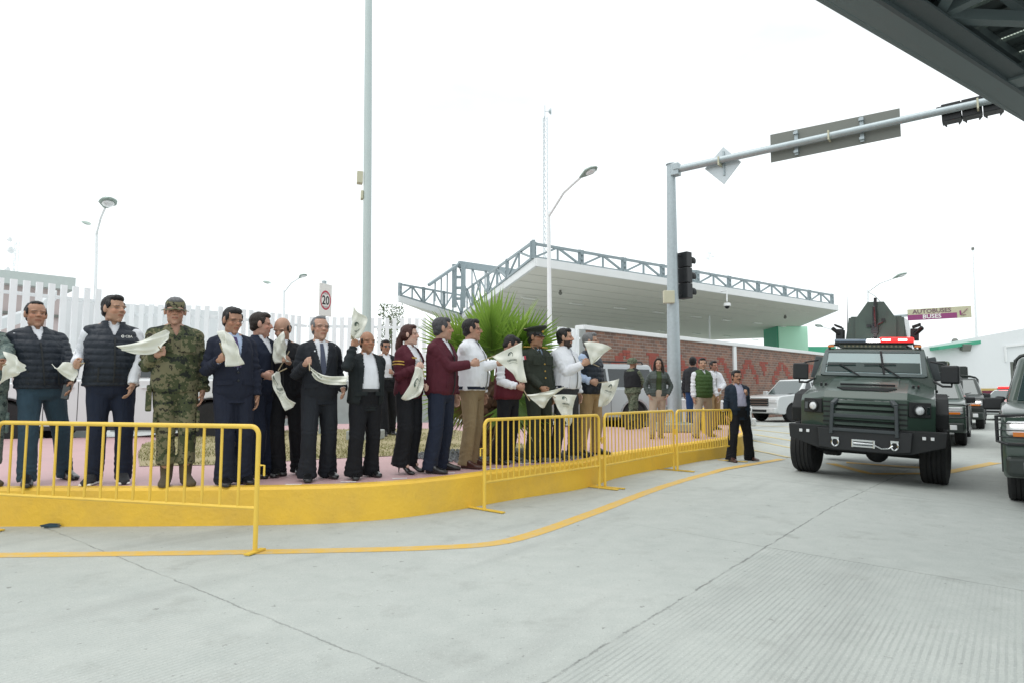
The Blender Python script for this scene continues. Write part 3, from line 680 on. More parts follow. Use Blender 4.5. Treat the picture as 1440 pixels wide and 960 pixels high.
# ------------------------------------------------------------------ speed limit sign
p = D(457, 443, 14.2); zb = IZ
t = thing('speed_sign', 'white speed limit sign reading 20 in a red ring, above the grey haired man', 'road sign', (p.x, p.y, .2), rotz=R(62))
MB().box((.0, .045, 1.75), (.07, .07, 3.6)).build('post', M['galv'], t)
s_ = p.y/900; hh = 46*s_; ww = 18*s_/math.cos(R(38)); zc = D(457, 422, p.y).z-.2
pl = MB().box((0, 0, zc), (ww*1.05, .02, hh)).build('plate', M['signwhite'], t, bevel=.004)
mb = MB(); n = 40; rr = ww*.45
for k in range(n):
    a0, a1_ = 2*math.pi*k/n, 2*math.pi*(k+1)/n
    mb.add([(r_*math.cos(q), -.012, zc-.01+r_*1.35*math.sin(q)) for (r_, q) in ((rr, a0), (rr, a1_), (rr*.82, a1_), (rr*.82, a0))], [(0, 1, 2, 3)])
mb.build('ring', M['signred'], pl)
def text_mesh(txt, size, bold=False):
    cu = bpy.data.curves.new('t', 'FONT'); cu.body = txt; cu.size = size; cu.align_x = 'CENTER'; cu.align_y = 'CENTER'; cu.resolution_u = 3
    if bold: cu.offset = size*.022
    o = bpy.data.objects.new('t', cu); COL.objects.link(o); dg = bpy.context.evaluated_depsgraph_get(); me = bpy.data.meshes.new_from_object(o.evaluated_get(dg))
    bpy.data.objects.remove(o); V = [v.co.copy() for v in me.vertices]; Fc = [tuple(p.vertices) for p in me.polygons]; bpy.data.meshes.remove(me); bpy.data.curves.remove(cu); return V, Fc
def put_text(txt, size, fn, mt, name, parent, bold=False, world=False, sx=1.0):
    V, Fc = text_mesh(txt, size, bold); mb = MB(); mb.add([fn(v.x*sx, v.y) for v in V], Fc); return mb.build(name, mt, parent, world=world)
put_text('20', ww*.62, lambda x, y: (x, -.013, zc-.02+y*1.25), M['black'], 'numerals', pl, True)
put_text('km/h', ww*.2, lambda x, y: (x, -.013, zc-hh*.22+y), M['signtext'], 'unit', pl)
put_text('MAX', ww*.2, lambda x, y: (x, -.013, zc+hh*.19+y), M['signtext'], 'caption', pl)
# ------------------------------------------------------------------ overhead direction sign
YS_ = 34; p0 = D(1276.6, 451, YS_); p1 = D(1366.4, 445.5, YS_*.955)
d = (p1-p0); d.z = 0; L_ = d.length; d.normalize(); n = Vector((d.y, -d.x, 0)); hh = D(1276.6, 435.6, YS_).z-p0.z
t = thing('direction_sign', 'overhead sign reading AUTOBUSES BUSES with an arrow, beside the gun turret', 'road sign', (p0.x, p0.y, 0), rotz=math.atan2(d.y, d.x))
zb = p0.z
pl = MB().box((L_/2, .03, zb+hh/2), (L_, .05, hh)).build('panel', M['signbeige'], t, bevel=.01)
MB().box((L_*.39, -.004, zb+hh*.24), (L_*.78, .016, hh*.48)).build('lower_band', M['signmaroon'], pl)
put_text('AUTOBUSES', hh*.5, lambda x, y: (L_*.39+x, -.006, zb+hh*.73+y), M['signtext'], 'lettering', pl, True, sx=1.05)
put_text('BUSES', hh*.5, lambda x, y: (L_*.39+x, -.0145, zb+hh*.25+y), M['signwhite'], 'lettering', pl, True, sx=1.05)
mb = MB(); cx2, cz2, q = L_*.89, zb+hh*.5, hh*.26
mb.bar((cx2+q, -.01, cz2+q), (cx2-q, -.01, cz2-q), .012, .07, up=(0, 1, 0)); mb.bar((cx2-q, -.01, cz2-q), (cx2-q, -.01, cz2+q*.5), .07, .012, up=(0, 1, 0)); mb.bar((cx2-q, -.01, cz2-q), (cx2+q*.5, -.01, cz2-q), .012, .07, up=(0, 1, 0))
mb.build('arrow', M['signmaroon'], pl)
MB().tube([(-1.2, .25, 0), (-1.2, .25, zb+hh*.5)], .14, 10).bar((-1.2, .22, zb+hh*.5), (L_*.9, .14, zb+hh*.5), .12).build('post', M['galv'], t)

# ------------------------------------------------------------------ traffic signal on its mast arm
PB = G(949, 606, IZ); 
t = thing('traffic_signal', 'grey steel traffic signal pole with a long mast arm over the road', 'traffic light', (PB.x, PB.y, IZ))
ptop = D(943.5, 232, PB.y)
MB().tube([PB, ptop], [.175, .098], 24).lathe([(.125, 0), (.11, .02), (.0, .03)], ptop, n=20).build('pole', M['galv'], t, world=True, smooth=True)
pc = MB().box((PB.x, PB.y, IZ+.1), (.8, .8, .2)).build('footing', M['concrete'], t, world=True, bevel=.03)
MB().box((PB.x, PB.y, IZ+.215), (.5, .5, .03)).build('base_plate', M['galv'], t, world=True)
n_arm = Vector((.607, .795, 0)).normalized()
def AP(px, py, off=0): return onplane(px, py, PB-n_arm*off, n_arm)
a0 = AP(947, 240); a1_ = AP(1385, 143.5); d_ = (a1_-a0).normalized(); a2 = a1_+d_*1.0
MB().tube([a0, a2], [.085, .066], 16).lathe([(.13, -.02), (.13, .05)], a0+d_*.1, n=16, rot=None).build('mast_arm', M['galv'], t, world=True, smooth=True)
MB().box(tuple(a0+d_*.06), (.2, .2, .3), (0, 0, math.atan2(d_.y, d_.x))).build('bracket', M['galv'], t, world=True, bevel=.02)
hd = Vector((d_.x, d_.y, 0)).normalized(); ah = math.atan2(hd.y, hd.x)
# signs seen from behind hang on the far side of the arm
OF = -.13
q = [AP(*p, OF) for p in ((1083, 190), (1265, 152.5), (1267, 192), (1084, 229))]
sg = MB(); sg.prism([tuple(p) for p in q], tuple(n_arm*.02)); sp = sg.build('sign_panel', M['signback'], t, world=True, bevel=.004)
for px in (1123.5, 1217): 
    tt = (px-1083)/184; u = q[0].lerp(q[1], tt).lerp(q[3].lerp(q[2], tt), .06); v = q[0].lerp(q[1], tt).lerp(q[3].lerp(q[2], tt), .94)
    MB().bar(u-n_arm*.02, v-n_arm*.02, .07, .05, up=tuple(n_arm)).box(tuple(u.lerp(v, .12)-n_arm*.05), (.09, .09, .05), (0, 0, ah)).box(tuple(u.lerp(v, .88)-n_arm*.05), (.09, .09, .05), (0, 0, ah)).build('sign_bracket', M['galv'], sp, world=True)
for px, py in ((1166, 192), (1375, 148), (1012, 228)):
    c = AP(px, py); MB().box(tuple(c), (.03, .2, .2), (0, 0, ah)).build('clamp', M['beigebox'], t, world=True)
q = [AP(*p, OF) for p in ((1017, 207), (1042, 228), (1018, 259.5), (991, 238))]
ds = MB().prism([tuple(p) for p in q], tuple(n_arm*.02)).build('diamond_sign', mat('bare_sign_back', (.55, .6, .62), .4, .5, var=.05), t, world=True, bevel=.004)
MB().bar(AP(1017, 213, OF+.02), AP(1018, 247, OF+.02), .04, .03, up=tuple(n_arm)).build('sign_bracket', M['galv'], ds, world=True)
# horizontal signal head on the arm
c0 = AP(1324, 163, -.2); c1 = AP(1412, 143, -.2); dd = (c1-c0); hd2 = dd.normalized(); sgp = None
up_ = hd2.cross(n_arm)*-1
if up_.z < 0: up_ = -up_
hb = MB(); HS = .34
for k in range(3):
    a_ = c0+dd*(k/3+.005); b_ = c0+dd*((k+1)/3-.008)
    hb.bar(a_, b_, .26, HS, up=tuple(up_))
hb.bar(c0-hd2*.08+up_*.12-n_arm*.0, c1+up_*.12, .05, .12, up=tuple(up_))
hb = hb.build('signal_head', M['black'], t, world=True, bevel=.012)
for k in range(3):
    c = c0+dd*((k+.5)/3)+n_arm*.13
    x = hd2; z = n_arm; y = z.cross(x); rot = Matrix((x, y, z)).transposed()
    mb = MB(); vs = []; 
    for zz, r_ in ((0, .15), (.26, .16)):
        for j in range(15):
            a = R(-50)+R(280)*j/14; vs.append(c+rot @ Vector((r_*math.cos(a), (1 if (rot @ Vector((0, 1, 0))).z > 0 else -1)*r_*math.sin(a), zz)))
    mb.add(vs, [(j, j+1, 15+j+1, 15+j) for j in range(14)]); v_ = mb.build('visor', M['blackmatte'], hb, world=True)
    sd_ = v_.modifiers.new('s', 'SOLIDIFY'); sd_.thickness = .012
    MB().lathe([(.0, .02), (.1, .015), (.14, 0)], c, n=16, rot=rot).build('lens', M['rimdark'], hb, world=True, smooth=True)
# vertical head on the pole
vx = Vector((.8, .6, 0)).normalized()
zt_, zb_ = D(962, 354, PB.y).z, D(962, 420, PB.y).z
c = D(963, 387, PB.y+.1); hb = MB(); hs_ = (zt_-zb_)/3; av = math.atan2(vx.y, vx.x)
for k in range(3): hb.box((c.x, c.y, zb_+hs_*(k+.5)), (.2, .3, hs_-.012), (0, 0, av))
hb.bar((c.x-.3, c.y-.05, zt_-.08), (c.x, c.y, zt_-.08), .05); hb.bar((c.x-.3, c.y-.05, zb_+.08), (c.x, c.y, zb_+.08), .05)
hb = hb.build('signal_head', M['black'], t, world=True, bevel=.015)
for k in range(3):
    cc = Vector((c.x, c.y, zb_+hs_*(k+.5)))+vx*.1; y = Vector((-vx.y, vx.x, 0)); rot = Matrix((y, Vector((0, 0, 1)), vx)).transposed()
    vs = []
    for zz, r_ in ((0, .125), (.2, .11)):
        for j in range(15):
            a = R(-40)+R(260)*j/14; vs.append(cc+rot @ Vector((r_*math.cos(a), r_*math.sin(a), zz*(1 if True else 1))))
    v_ = MB().add(vs, [(j, j+1, 15+j+1, 15+j) for j in range(14)]).build('visor', M['blackmatte'], hb, world=True, smooth=True); sd_ = v_.modifiers.new('s', 'SOLIDIFY'); sd_.thickness = .01
    MB().lathe([(.0, .02), (.08, .015), (.115, 0)], cc, n=16, rot=rot).build('lens', M['rimdark'], hb, world=True, smooth=True)
p = D(940.5, 418, PB.y-.16); MB().box(tuple(p), (.26, .12, .3)).build('control_box', M['beigebox'], t, world=True, bevel=.012)

# ------------------------------------------------------------------ overhead steel structure over the photographer
ZB = 5.5; b0 = G(1147, 0, ZB); b1_ = G(1440, 172, ZB); bd = (b1_-b0).normalized(); bn = Vector((bd.y, -bd.x, 0))
i0 = G(1228, 0, ZB); wB = (i0-b0).dot(bn); Cn = G(1420, 123, ZB); uC = (Cn-b0).dot(bd)
ov = thing('overhead_roof', 'dark grey steel roof edge with corrugated deck reaching in overhead', 'roof structure', (b0.x, b0.y, 0), rotz=math.atan2(bd.y, bd.x))
# local: x along beam, y = -bn
US, UE = -3.2, uC+3.4
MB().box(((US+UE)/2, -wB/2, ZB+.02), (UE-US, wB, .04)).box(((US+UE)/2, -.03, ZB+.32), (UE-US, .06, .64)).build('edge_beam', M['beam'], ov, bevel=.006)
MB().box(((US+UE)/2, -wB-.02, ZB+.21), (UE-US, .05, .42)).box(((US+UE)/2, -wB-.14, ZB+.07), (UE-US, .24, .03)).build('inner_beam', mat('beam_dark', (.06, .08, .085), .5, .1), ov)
mb = MB(); ang_c = math.atan2(-.0, 1)
# cross beam leaving the corner joint
cr = G(1460, 111, ZB); crd = (cr-Cn).normalized(); lc = Vector((crd.dot(bd), -crd.dot(bn), 0)); c0 = Vector((uC, -wB, ZB+.05))
mb.bar(c0, c0+lc*4, .34, .06); mb.bar(c0+Vector((0, 0, .18)), c0+lc*4+Vector((0, 0, .18)), .06, .34); mb.build('cross_beam', M['beam'], ov)
br_ = MB()
j0 = Vector((uC*.42, -wB-.1, ZB+.16))
for (px, py) in ((1344, -30), (1400, -20), (1460, 28)):
    g_ = G(px, py, ZB+.24)-b0; br_.bar(j0+Vector((0, 0, .02)), Vector((g_.dot(bd), -g_.dot(bn), ZB+.24)), .13, .13)
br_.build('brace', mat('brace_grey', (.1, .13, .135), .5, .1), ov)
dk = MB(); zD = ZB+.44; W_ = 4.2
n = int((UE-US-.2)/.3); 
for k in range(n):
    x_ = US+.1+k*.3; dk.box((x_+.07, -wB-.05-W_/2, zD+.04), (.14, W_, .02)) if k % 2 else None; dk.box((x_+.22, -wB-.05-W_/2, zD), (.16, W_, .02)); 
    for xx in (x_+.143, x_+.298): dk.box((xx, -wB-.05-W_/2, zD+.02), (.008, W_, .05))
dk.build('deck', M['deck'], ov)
sl = MB()
skm, nt, b = newmat('translucent_sheet'); tl = nt.nodes.new('ShaderNodeBsdfTranslucent'); tl.inputs['Color'].default_value = (.62, .68, .62, 1); wvt = nt.nodes.new('ShaderNodeTexCoord'); wv = nt.nodes.new('ShaderNodeTexWave'); wv.inputs['Scale'].default_value = 9; wv.bands_direction = 'Y'
mm = nt.nodes.new('ShaderNodeMix'); mm.data_type = 'RGBA'; mm.inputs[6].default_value = (.25, .28, .26, 1); mm.inputs[7].default_value = (.8, .85, .78, 1); nt.links.new(wvt.outputs['Object'], wv.inputs['Vector']); nt.links.new(wv.outputs['Fac'], mm.inputs[0]); nt.links.new(mm.outputs[2], tl.inputs['Color']); nt.links.new(tl.outputs[0], nt.nodes['Material Output'].inputs[0])
for k in range(0, n, 2): sl.box((US+.1+k*.3+.07, -wB-.05-W_/2, zD+.045), (.15, W_-.01, .012))
sl.build('roof_light_strips', skm, ov)
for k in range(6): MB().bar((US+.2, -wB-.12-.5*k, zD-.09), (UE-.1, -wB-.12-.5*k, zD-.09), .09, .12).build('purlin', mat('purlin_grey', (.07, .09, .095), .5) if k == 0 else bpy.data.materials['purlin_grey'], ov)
MB().box((UE-.3, -wB-W_+.25, ZB/2), (.4, .4, ZB)).build('column', M['beam'], ov)

# ------------------------------------------------------------------ fan palm and the thin far tree
pt_ = thing('fan_palm', 'fan palm with rough brown trunk and spread green leaves behind the burgundy jackets', 'palm', tuple(PALM))
mb = MB(); vs = []
prof = []
nring, nk = 22, 18
for i in range(nring):
    z = 1.05*i/(nring-1); r_ = .25-.05*z+.02*math.sin(z*17)
    for k in range(nk):
        a = 2*math.pi*k/nk; rr = r_*(1+random.uniform(-.1, .1)); vs.append((PALM.x+rr*math.cos(a), PALM.y+rr*math.sin(a), IZ+z))
mb.add(vs, [(i*nk+k, i*nk+(k+1) % nk, (i+1)*nk+(k+1) % nk, (i+1)*nk+k) for i in range(nring-1) for k in range(nk)]+[tuple((nring-1)*nk+k for k in range(nk))])
tr = mb.build('trunk', mat('palm_trunk', (.13, .085, .055), .95, var=.4, scale=14, bump=.8, bscale=30), pt_, world=True)
mb = MB()
for i in range(230):
    z = random.uniform(.02, 1.05); a = random.uniform(0, 6.283); r_ = .23-.04*z
    b_ = Vector((PALM.x+r_*math.cos(a), PALM.y+r_*math.sin(a), IZ+z)); o_ = Vector((math.cos(a), math.sin(a), random.uniform(.5, 1.6))).normalized()*random.uniform(.08, .17)
    s_ = Vector((-math.sin(a), math.cos(a), 0))*random.uniform(.03, .05)
    mb.add([b_-s_, b_+s_, b_+o_+s_*.6, b_+o_-s_*.6, b_-s_+o_.normalized()*.02+Vector((math.cos(a), math.sin(a), 0))*.025, b_+s_+Vector((math.cos(a), math.sin(a), 0))*.025], [(0, 1, 2, 3), (4, 5, 2, 3), (0, 3, 4), (1, 2, 5)])
mb.build('leaf_bases', mat('palm_husk', (.2, .13, .085), .95, var=.4, scale=20), tr, world=True)
fm, nt, b = newmat('palm_leaf'); geo = nt.nodes.new('ShaderNodeNewGeometry'); rmp = nt.nodes.new('ShaderNodeValToRGB'); e = rmp.color_ramp.elements
e[0].color = (.09, .2, .03, 1); e[1].color = (.3, .42, .09, 1); nt.links.new(geo.outputs['Random Per Island'], rmp.inputs[0]); nt.links.new(rmp.outputs[0], b.inputs['Base Color']); b.inputs['Roughness'].default_value = .45
b.inputs['Subsurface Weight'].default_value = .0
tl = nt.nodes.new('ShaderNodeBsdfTranslucent'); ms = nt.nodes.new('ShaderNodeMixShader'); ms.inputs[0].default_value = .35; tl.inputs['Color'].default_value = (.35, .55, .08, 1)
nt.links.new(b.outputs[0], ms.inputs[1]); nt.links.new(tl.outputs[0], ms.inputs[2]); nt.links.new(ms.outputs[0], nt.nodes['Material Output'].inputs[0])
dryt = mat('palm_dry_tip', (.42, .36, .2), .8)
crown_c = Vector((PALM.x+.02, PALM.y, IZ+1.02))
def fan(dirv, plen, blen, spread, nb, tilt, mb, mt):
    d = dirv.normalized(); hub = crown_c+d*plen
    side = d.cross(Vector((0, 0, 1)));
    if side.length < .1: side = Vector((1, 0, 0))
    side.normalize(); side = (Matrix.Rotation(tilt, 3, d) @ side); nrm_ = side.cross(d)
    mb.tube([crown_c, crown_c+d*plen*.5+Vector((0, 0, .03)), hub], [.02, .013, .01], 5)
    for k in range(nb):
        a = spread*(k/(nb-1)-.5); q = d*math.cos(a)+side*math.sin(a); L_ = blen*(.72+.28*math.cos(a))*random.uniform(.92, 1.05)
        s2 = (side*math.cos(a)-d*math.sin(a)); w_ = .024*(blen/.9)
        droop = Vector((0, 0, -.05*L_*L_))+nrm_*random.uniform(-.03, .03)
        p1 = hub+q*L_*.12; p2 = hub+q*L_*.55+droop*.3; p3 = hub+q*L_+droop*1.6
        mid = nrm_*(w_*.55)
        vs_ = [hub+mid*.3, p1-s2*w_, p1+mid, p1+s2*w_, p2-s2*w_*1.25, p2+mid, p2+s2*w_*1.25, p3]
        mb.add(vs_, [(0, 1, 2), (0, 2, 3), (1, 4, 5, 2), (2, 5, 6, 3), (4, 7, 5), (5, 7, 6)])
        if random.random() < .5:
            e1 = p3+q*.07+Vector((random.uniform(-.03, .03), 0, -.03)); mt.add([p3-s2*.004, p3+s2*.004, e1], [(0, 1, 2)])
fans = [(-50, 55, .35, .68, 0), (-20, 72, .42, .72, .3), (12, 66, .45, .7, -.3), (40, 52, .42, .7, .2), (62, 40, .4, .62, -.2), (-72, 35, .35, .6, .3), (-95, 8, .3, .6, .5), (88, 8, .42, .55, -.3), (-35, 30, .55, .6, .6), (28, 28, .5, .6, -.7), (-110, -18, .3, .55, .1), (-60, -20, .3, .55, .9), (100, -25, .35, .5, .2), (150, 40, .4, .62, .3), (-150, 50, .4, .62, .2), (175, 65, .4, .65, .1), (5, -5, .4, .5, .5), (-140, 0, .3, .55, 0), (130, -10, .35, .5, 0)]
mt_ = MB(); mb = MB()
for (az, el, pl_, bl_, ti) in fans:
    v = Vector((math.sin(R(az))*math.cos(R(el)), (-.1 if math.cos(R(az)) > 0 else -.6)*math.cos(R(az))*math.cos(R(el)), math.sin(R(el))))
    fan(v, pl_*1.15, bl_*1.38, R(168), 28, ti, mb, mt_)
cr_ = mb.build('crown', fm, pt_, world=True)
md = MB()
for (az, el, bl_, ti) in ((-70, -48, .6, .3), (-25, -60, .55, -.4), (40, -55, .6, .5), (95, -45, .6, 0), (-120, -40, .6, .2), (165, -55, .6, .1)):
    v = Vector((math.sin(R(az))*math.cos(R(el)), -.35*math.cos(R(az))*math.cos(R(el)), math.sin(R(el)))); fan(v, .3, bl_, R(110), 16, ti, md, md)
md.build('dead_fronds', mat('dead_frond', (.3, .22, .12), .9, var=.35, scale=12), pt_, world=True); mt_.build('dry_tips', dryt, cr_, world=True)
# sparse little tree beyond the fence
tb = D(548, 554, 27); tb.z = .2
st = thing('thin_tree', 'thin sparse young tree showing over the fence beside the woman in burgundy', 'tree', tuple(tb))
mb = MB(); topz = D(548, 432, 27).z
mb.tube([tb, tb+Vector((.1, 0, 2)), Vector((tb.x, tb.y, topz-.3))], [.06, .045, .015], 6)
for i in range(14):
    z = random.uniform(topz-1.5, topz-.3); a = random.uniform(0, 6.28); mb.tube([(tb.x, tb.y, z), (tb.x+.35*math.cos(a), tb.y+.35*math.sin(a), z+.35)], [.012, .005], 4)
mb.build('trunk', mat('thin_bark', (.2, .18, .14), .9), st, world=True)
mb = MB()
for i in range(1100):
    a = random.uniform(0, 6.28); r_ = .55*math.sqrt(random.random()); z = random.uniform(topz-1.5, topz+.1)
    if mnoise.noise((math.cos(a)*r_*3, z*2.5, math.sin(a)*r_*3)) < -.05: continue
    c = Vector((tb.x+r_*math.cos(a), tb.y+r_*math.sin(a), z)); u = Vector((random.uniform(-1, 1), random.uniform(-1, 1), random.uniform(-1, 1))).normalized(); v = u.orthogonal().normalized()
    mb.add([c-u*.06, c+v*.03, c+u*.06, c-v*.03], [(0, 1, 2, 3)])
mb.build('crown', mat('dusty_leaf', (.13, .17, .09), .8, var=.3), st, world=True)

# ------------------------------------------------------------------ yellow crowd barriers
def barrier(a, b_, label, nb, zt=.97, zbot=.3, rad=.07, foot=True, bar_r=.009, gx=None, fl=.28):
    a = Vector(a); b_ = Vector(b_); d = b_-a; L_ = d.to_2d().length; ang = math.atan2(d.y, d.x); pitch = 0
    t = thing('crowd_barrier', label, 'barrier', tuple(a), rotz=ang, group='yellow crowd control barriers along the kerb')
    dz = b_.z-a.z; pts = [(0, 0, .0)]
    for k in range(6):
        q = math.pi/2*k/5; pts.append((rad-rad*math.cos(q), 0, zt-rad+rad*math.sin(q)))
    for k in range(6):
        q = math.pi/2*k/5; pts.append((L_-rad+rad*math.sin(q), 0, dz+zt-rad+rad*math.cos(q)))
    pts.append((L_, 0, dz))
    MB().tube(pts, .019, 10).build('frame', M['yellow'], t, smooth=True)
    MB().tube([(0, 0, zbot), (L_, 0, zbot+dz)], .014, 8).build('lower_rail', M['yellow'], t, smooth=True)
    mb = MB()
    for k in range(nb):
        x = L_*(k+1)/(nb+1); z = dz*x/L_; mb.tube([(x, 0, zbot+z), (x, 0, zt+z-.01)], bar_r, 6)
    mb.build('bars', M['yellow'], t, smooth=True)
    for x, z in ((0, 0), (L_, dz)):
        MB().bar((x, -fl, z+.012), (x, fl, z+.012), .05, .012).build('foot', M['yellow'], t)
    for x, s_ in ((0, -1), (L_, 1)):
        MB().tube([(x+.02*s_, 0, zt-.3+dz*x/L_), (x+.06*s_, 0, zt-.3+dz*x/L_), (x+.06*s_, 0, zt-.38+dz*x/L_)], .008, 6).build('hook', M['yellow'], t, smooth=True)
    return t
l1 = G(358.5, 777); l0 = Vector((l1.x-2.62, l1.y+.72, 0))
barrier(l0, l1, 'widely barred yellow crowd barrier before the men in puffer jackets and woodland camouflage', 15, zt=.97, zbot=.34, bar_r=.011, fl=.1)
r0 = GR(681, 717); r1 = GR(843, 686); r2 = GR(851, 685); r3 = GR(948, 661); r4 = GR(953, 661.5); r5 = GR(1030, 648)
barrier(r0, r1, 'yellow crowd barrier in front of the officer in the peaked cap', 22, zt=.95, zbot=.29)
barrier(r2, r3, 'yellow crowd barrier in front of the soldier and the woman in the grey jacket', 22, zt=.96, zbot=.29)
barrier(r4, r5, 'yellow crowd barrier in front of the man in the green vest', 20, zt=.96, zbot=.29)
barrier(GR(1036, 640)+Vector((-.4, .9, 0)), GR(1036, 640)+Vector((.1, 2.9, 0)), 'yellow crowd barrier turned round the kerb tip behind the man in the blazer', 20, zt=.96, zbot=.29)
# ------------------------------------------------------------------ vehicles
def wheel(parent, c, r, w, side, rim=None, ns=6, rr=.62, name='wheel', ang=0.0):
    """axis along local Y (ang turns it about Z); side = +1 when the outer face looks to +Y"""
    rot = Euler((0, 0, ang)).to_matrix()
    prof = [(r*rr*.92, -w*.42), (r*.8, -w*.5), (r*.95, -w*.47), (r, -w*.36)]
    for k in range(4):
        z = -w*.36+w*.72*(k+.5)/4; h = w*.72/8
        prof += [(r, z-h*.8), (r, z+h*.6), (r*.972, z+h*.66), (r*.972, z+h*.98)]
    prof += [(r, w*.36), (r*.95, w*.47), (r*.8, w*.5), (r*rr*.92, w*.42)]
    mb = MB(); mb.lathe(prof, (0, 0, 0), axis='Y', n=32)
    mb.v = [tuple(rot @ Vector(p)+Vector(c)) for p in mb.v]
    t = mb.build(name, M['rubber'], parent, smooth=True)
    mb = MB(); R_ = r*rr; yo = side*w*.36
    mb.lathe([(R_, yo+side*.015), (R_*.93, yo+side*.005), (R_*.9, yo-side*.05)], (0, 0, 0), axis='Y', n=28)
    mb.lathe([(R_*.24, yo-side*.02), (R_*.2, yo+side*.01), (0.0, yo+side*.012)], (0, 0, 0), axis='Y', n=14)
    for k in range(ns):
        a = 2*math.pi*k/ns
        for da in (-.13, .13):
            p = Vector((R_*.18*math.cos(a+da*2), yo-side*.01, R_*.18*math.sin(a+da*2))); q = Vector((R_*.93*math.cos(a+da), yo-side*.012, R_*.93*math.sin(a+da)))
            mb.bar(p, q, R_*.13, .03, up=(0, 1, 0))
    mb.v = [tuple(rot @ Vector(p)+Vector(c)) for p in mb.v]
    rimo = mb.build('rim', rim or M['rim'], t)
    mb = MB(); mb.lathe([(R_*.92, yo-side*.07), (0.0, yo-side*.07)], (0, 0, 0), axis='Y', n=24); mb.v = [tuple(rot @ Vector(p)+Vector(c)) for p in mb.v]
    mb.build('brake_disc', M['blackmatte'], t)
    return t
def arc(cx, r, a0, a1, n=9, zc=.4): return [(cx+r*math.cos(R(a0+(a1-a0)*k/(n-1))), zc+r*math.sin(R(a0+(a1-a0)*k/(n-1)))) for k in range(n)]
def car(name, label, cat, pos, heading, paint, kind='suv', wb=3.0, fo=.95, ro=1.1, W=2.02, zb=1.2, zh=1.12, zr=1.9, r=.4, group=None, lit=None, guard=False, hoops=False, rim=None, glass=None, sill=.32, roof_rack=False, military=False, ns=6):
    """local frame: +x forward, front axle at x = 0, z up"""
    t = thing(name, label, cat, tuple(pos), rotz=heading, group=group)
    gl = glass or M['glassdark']; hw = W/2
    xr, xf = -wb-ro, fo
    ra = r+.075
    P = [(xr, sill+.15), (xr+.1, sill+.02)]
    P += arc(-wb, ra, 188, -8, zc=r)+[(-wb+ra+.06, sill)]+[(-ra-.06, sill)]+arc(0, ra, 188, -8, zc=r)
    P += [(xf-.12, sill+.05), (xf, sill+.14), (xf+.02, .62), (xf-.02, zh-.22), (xf-.12, zh-.07), (xf-.3, zh-.02)]
    if kind == 'sedan': xw0 = -.55
    else: xw0 = -.42
    P += [(xw0+.12, zh+.06), (xw0, zb)]
    if kind == 'pickup': P += [(-wb+.95, zb+.02), (xr+.02, zb+.02), (xr, zb-.05)]
    elif kind == 'sedan': P += [(-wb+.1, zb+.02), (xr+.3, zb+.0), (xr, zb-.12)]
    else: P += [(xr+.05, zb+.04), (xr-.02, zb-.2)]
    mb = MB(); mb.prism([(x, -hw, z) for x, z in P], (0, W, 0))
    body = mb.build('body', paint, t, bevel=.045, seg=3, smooth=True)
    # inner wells and floor
    MB().box(((xf+xr)/2, 0, .62), (xf-xr-.2, W-.5, .5)).build('underbody', M['blackmatte'], t)
    # greenhouse
    if kind == 'suv': g0, g1, g2, g3 = xw0+.02, xw0-.72, xr+.42, xr+.08
    elif kind == 'pickup': g0, g1, g2, g3 = xw0+.02, xw0-.72, -wb+1.18, -wb+.98
    else: g0, g1, g2, g3 = xw0+.02, xw0-.78, -wb+.55, -wb-.25
    hb_, ht = hw-.05, hw-.24
    def gp(x, side, top): return (x, side*(ht if top else hb_), zr-.0 if top else zb-.02)
    cab = MB(); cab.box8([gp(g3, -1, 0), gp(g0, -1, 0), gp(g0, 1, 0), gp(g3, 1, 0), gp(g2, -1, 1), gp(g1, -1, 1), gp(g1, 1, 1), gp(g2, 1, 1)])
    cabo = cab.build('cab', paint, t, bevel=.07, seg=3, smooth=True)
    def lerp3(a, b, k): return tuple(a[i]+(b[i]-a[i])*k for i in range(3))
    def quadpane(nm, bl, br_, tr_, tl, ins=(.06, .06, .12, .16), off=.012, m=gl):
        """pane inset in the quad (left,right,bottom,top), proud by off"""
        def at(u, v): return Vector(lerp3(lerp3(bl, br_, u), lerp3(tl, tr_, u), v))
        q = [at(ins[0], ins[2]), at(1-ins[1], ins[2]), at(1-ins[1], 1-ins[3]), at(ins[0], 1-ins[3])]
        n = (q[1]-q[0]).cross(q[3]-q[0]).normalized()
        c = sum(q, Vector())/4
        if n.dot(c-Vector(((g0+g3)/2, 0, zb))) < 0: n = -n
        return MB().prism([p-n*.01 for p in q], n*(off+.01)).build(nm, m, cabo, bevel=.006)
    quadpane('windscreen', gp(g0, -1, 0), gp(g0, 1, 0), gp(g1, 1, 1), gp(g1, -1, 1), (.06, .06, .06, .1), m=M['glass'])
    quadpane('rear_window', gp(g3, -1, 0), gp(g3, 1, 0), gp(g2, 1, 1), gp(g2, -1, 1), (.1, .1, .15, .15))
    if kind == 'suv': xs = [g0-.28, -1.35, -2.3, xr+.32]
    elif kind == 'pickup': xs = [g0-.28, -1.32, g3+.12]
    else: xs = [g0-.3, -1.3, g3+.35]
    for s in (-1, 1):
        for i in range(len(xs)-1):
            f_, b_ = xs[i]-.04, xs[i+1]+.04
            def top_x(x): return max(min(x, g1-.06), g2+.08)
            quadpane('side_window', (b_, s*hb_, zb-.02), (f_, s*hb_, zb-.02), (top_x(f_-(.38 if i == 0 else 0)), s*ht, zr), (top_x(b_+(.1 if i == len(xs)-2 else 0)), s*ht, zr), (.0, .0, .1, .2))
        # door seams, handles
        for x in xs[:2]+([xs[2]] if len(xs) > 2 else []):
            MB().box((x-.02, s*(hw+.001), (sill+zb)/2+.06), (.012, .006, zb-sill-.22)).build('door_seam', M['blackmatte'], body)
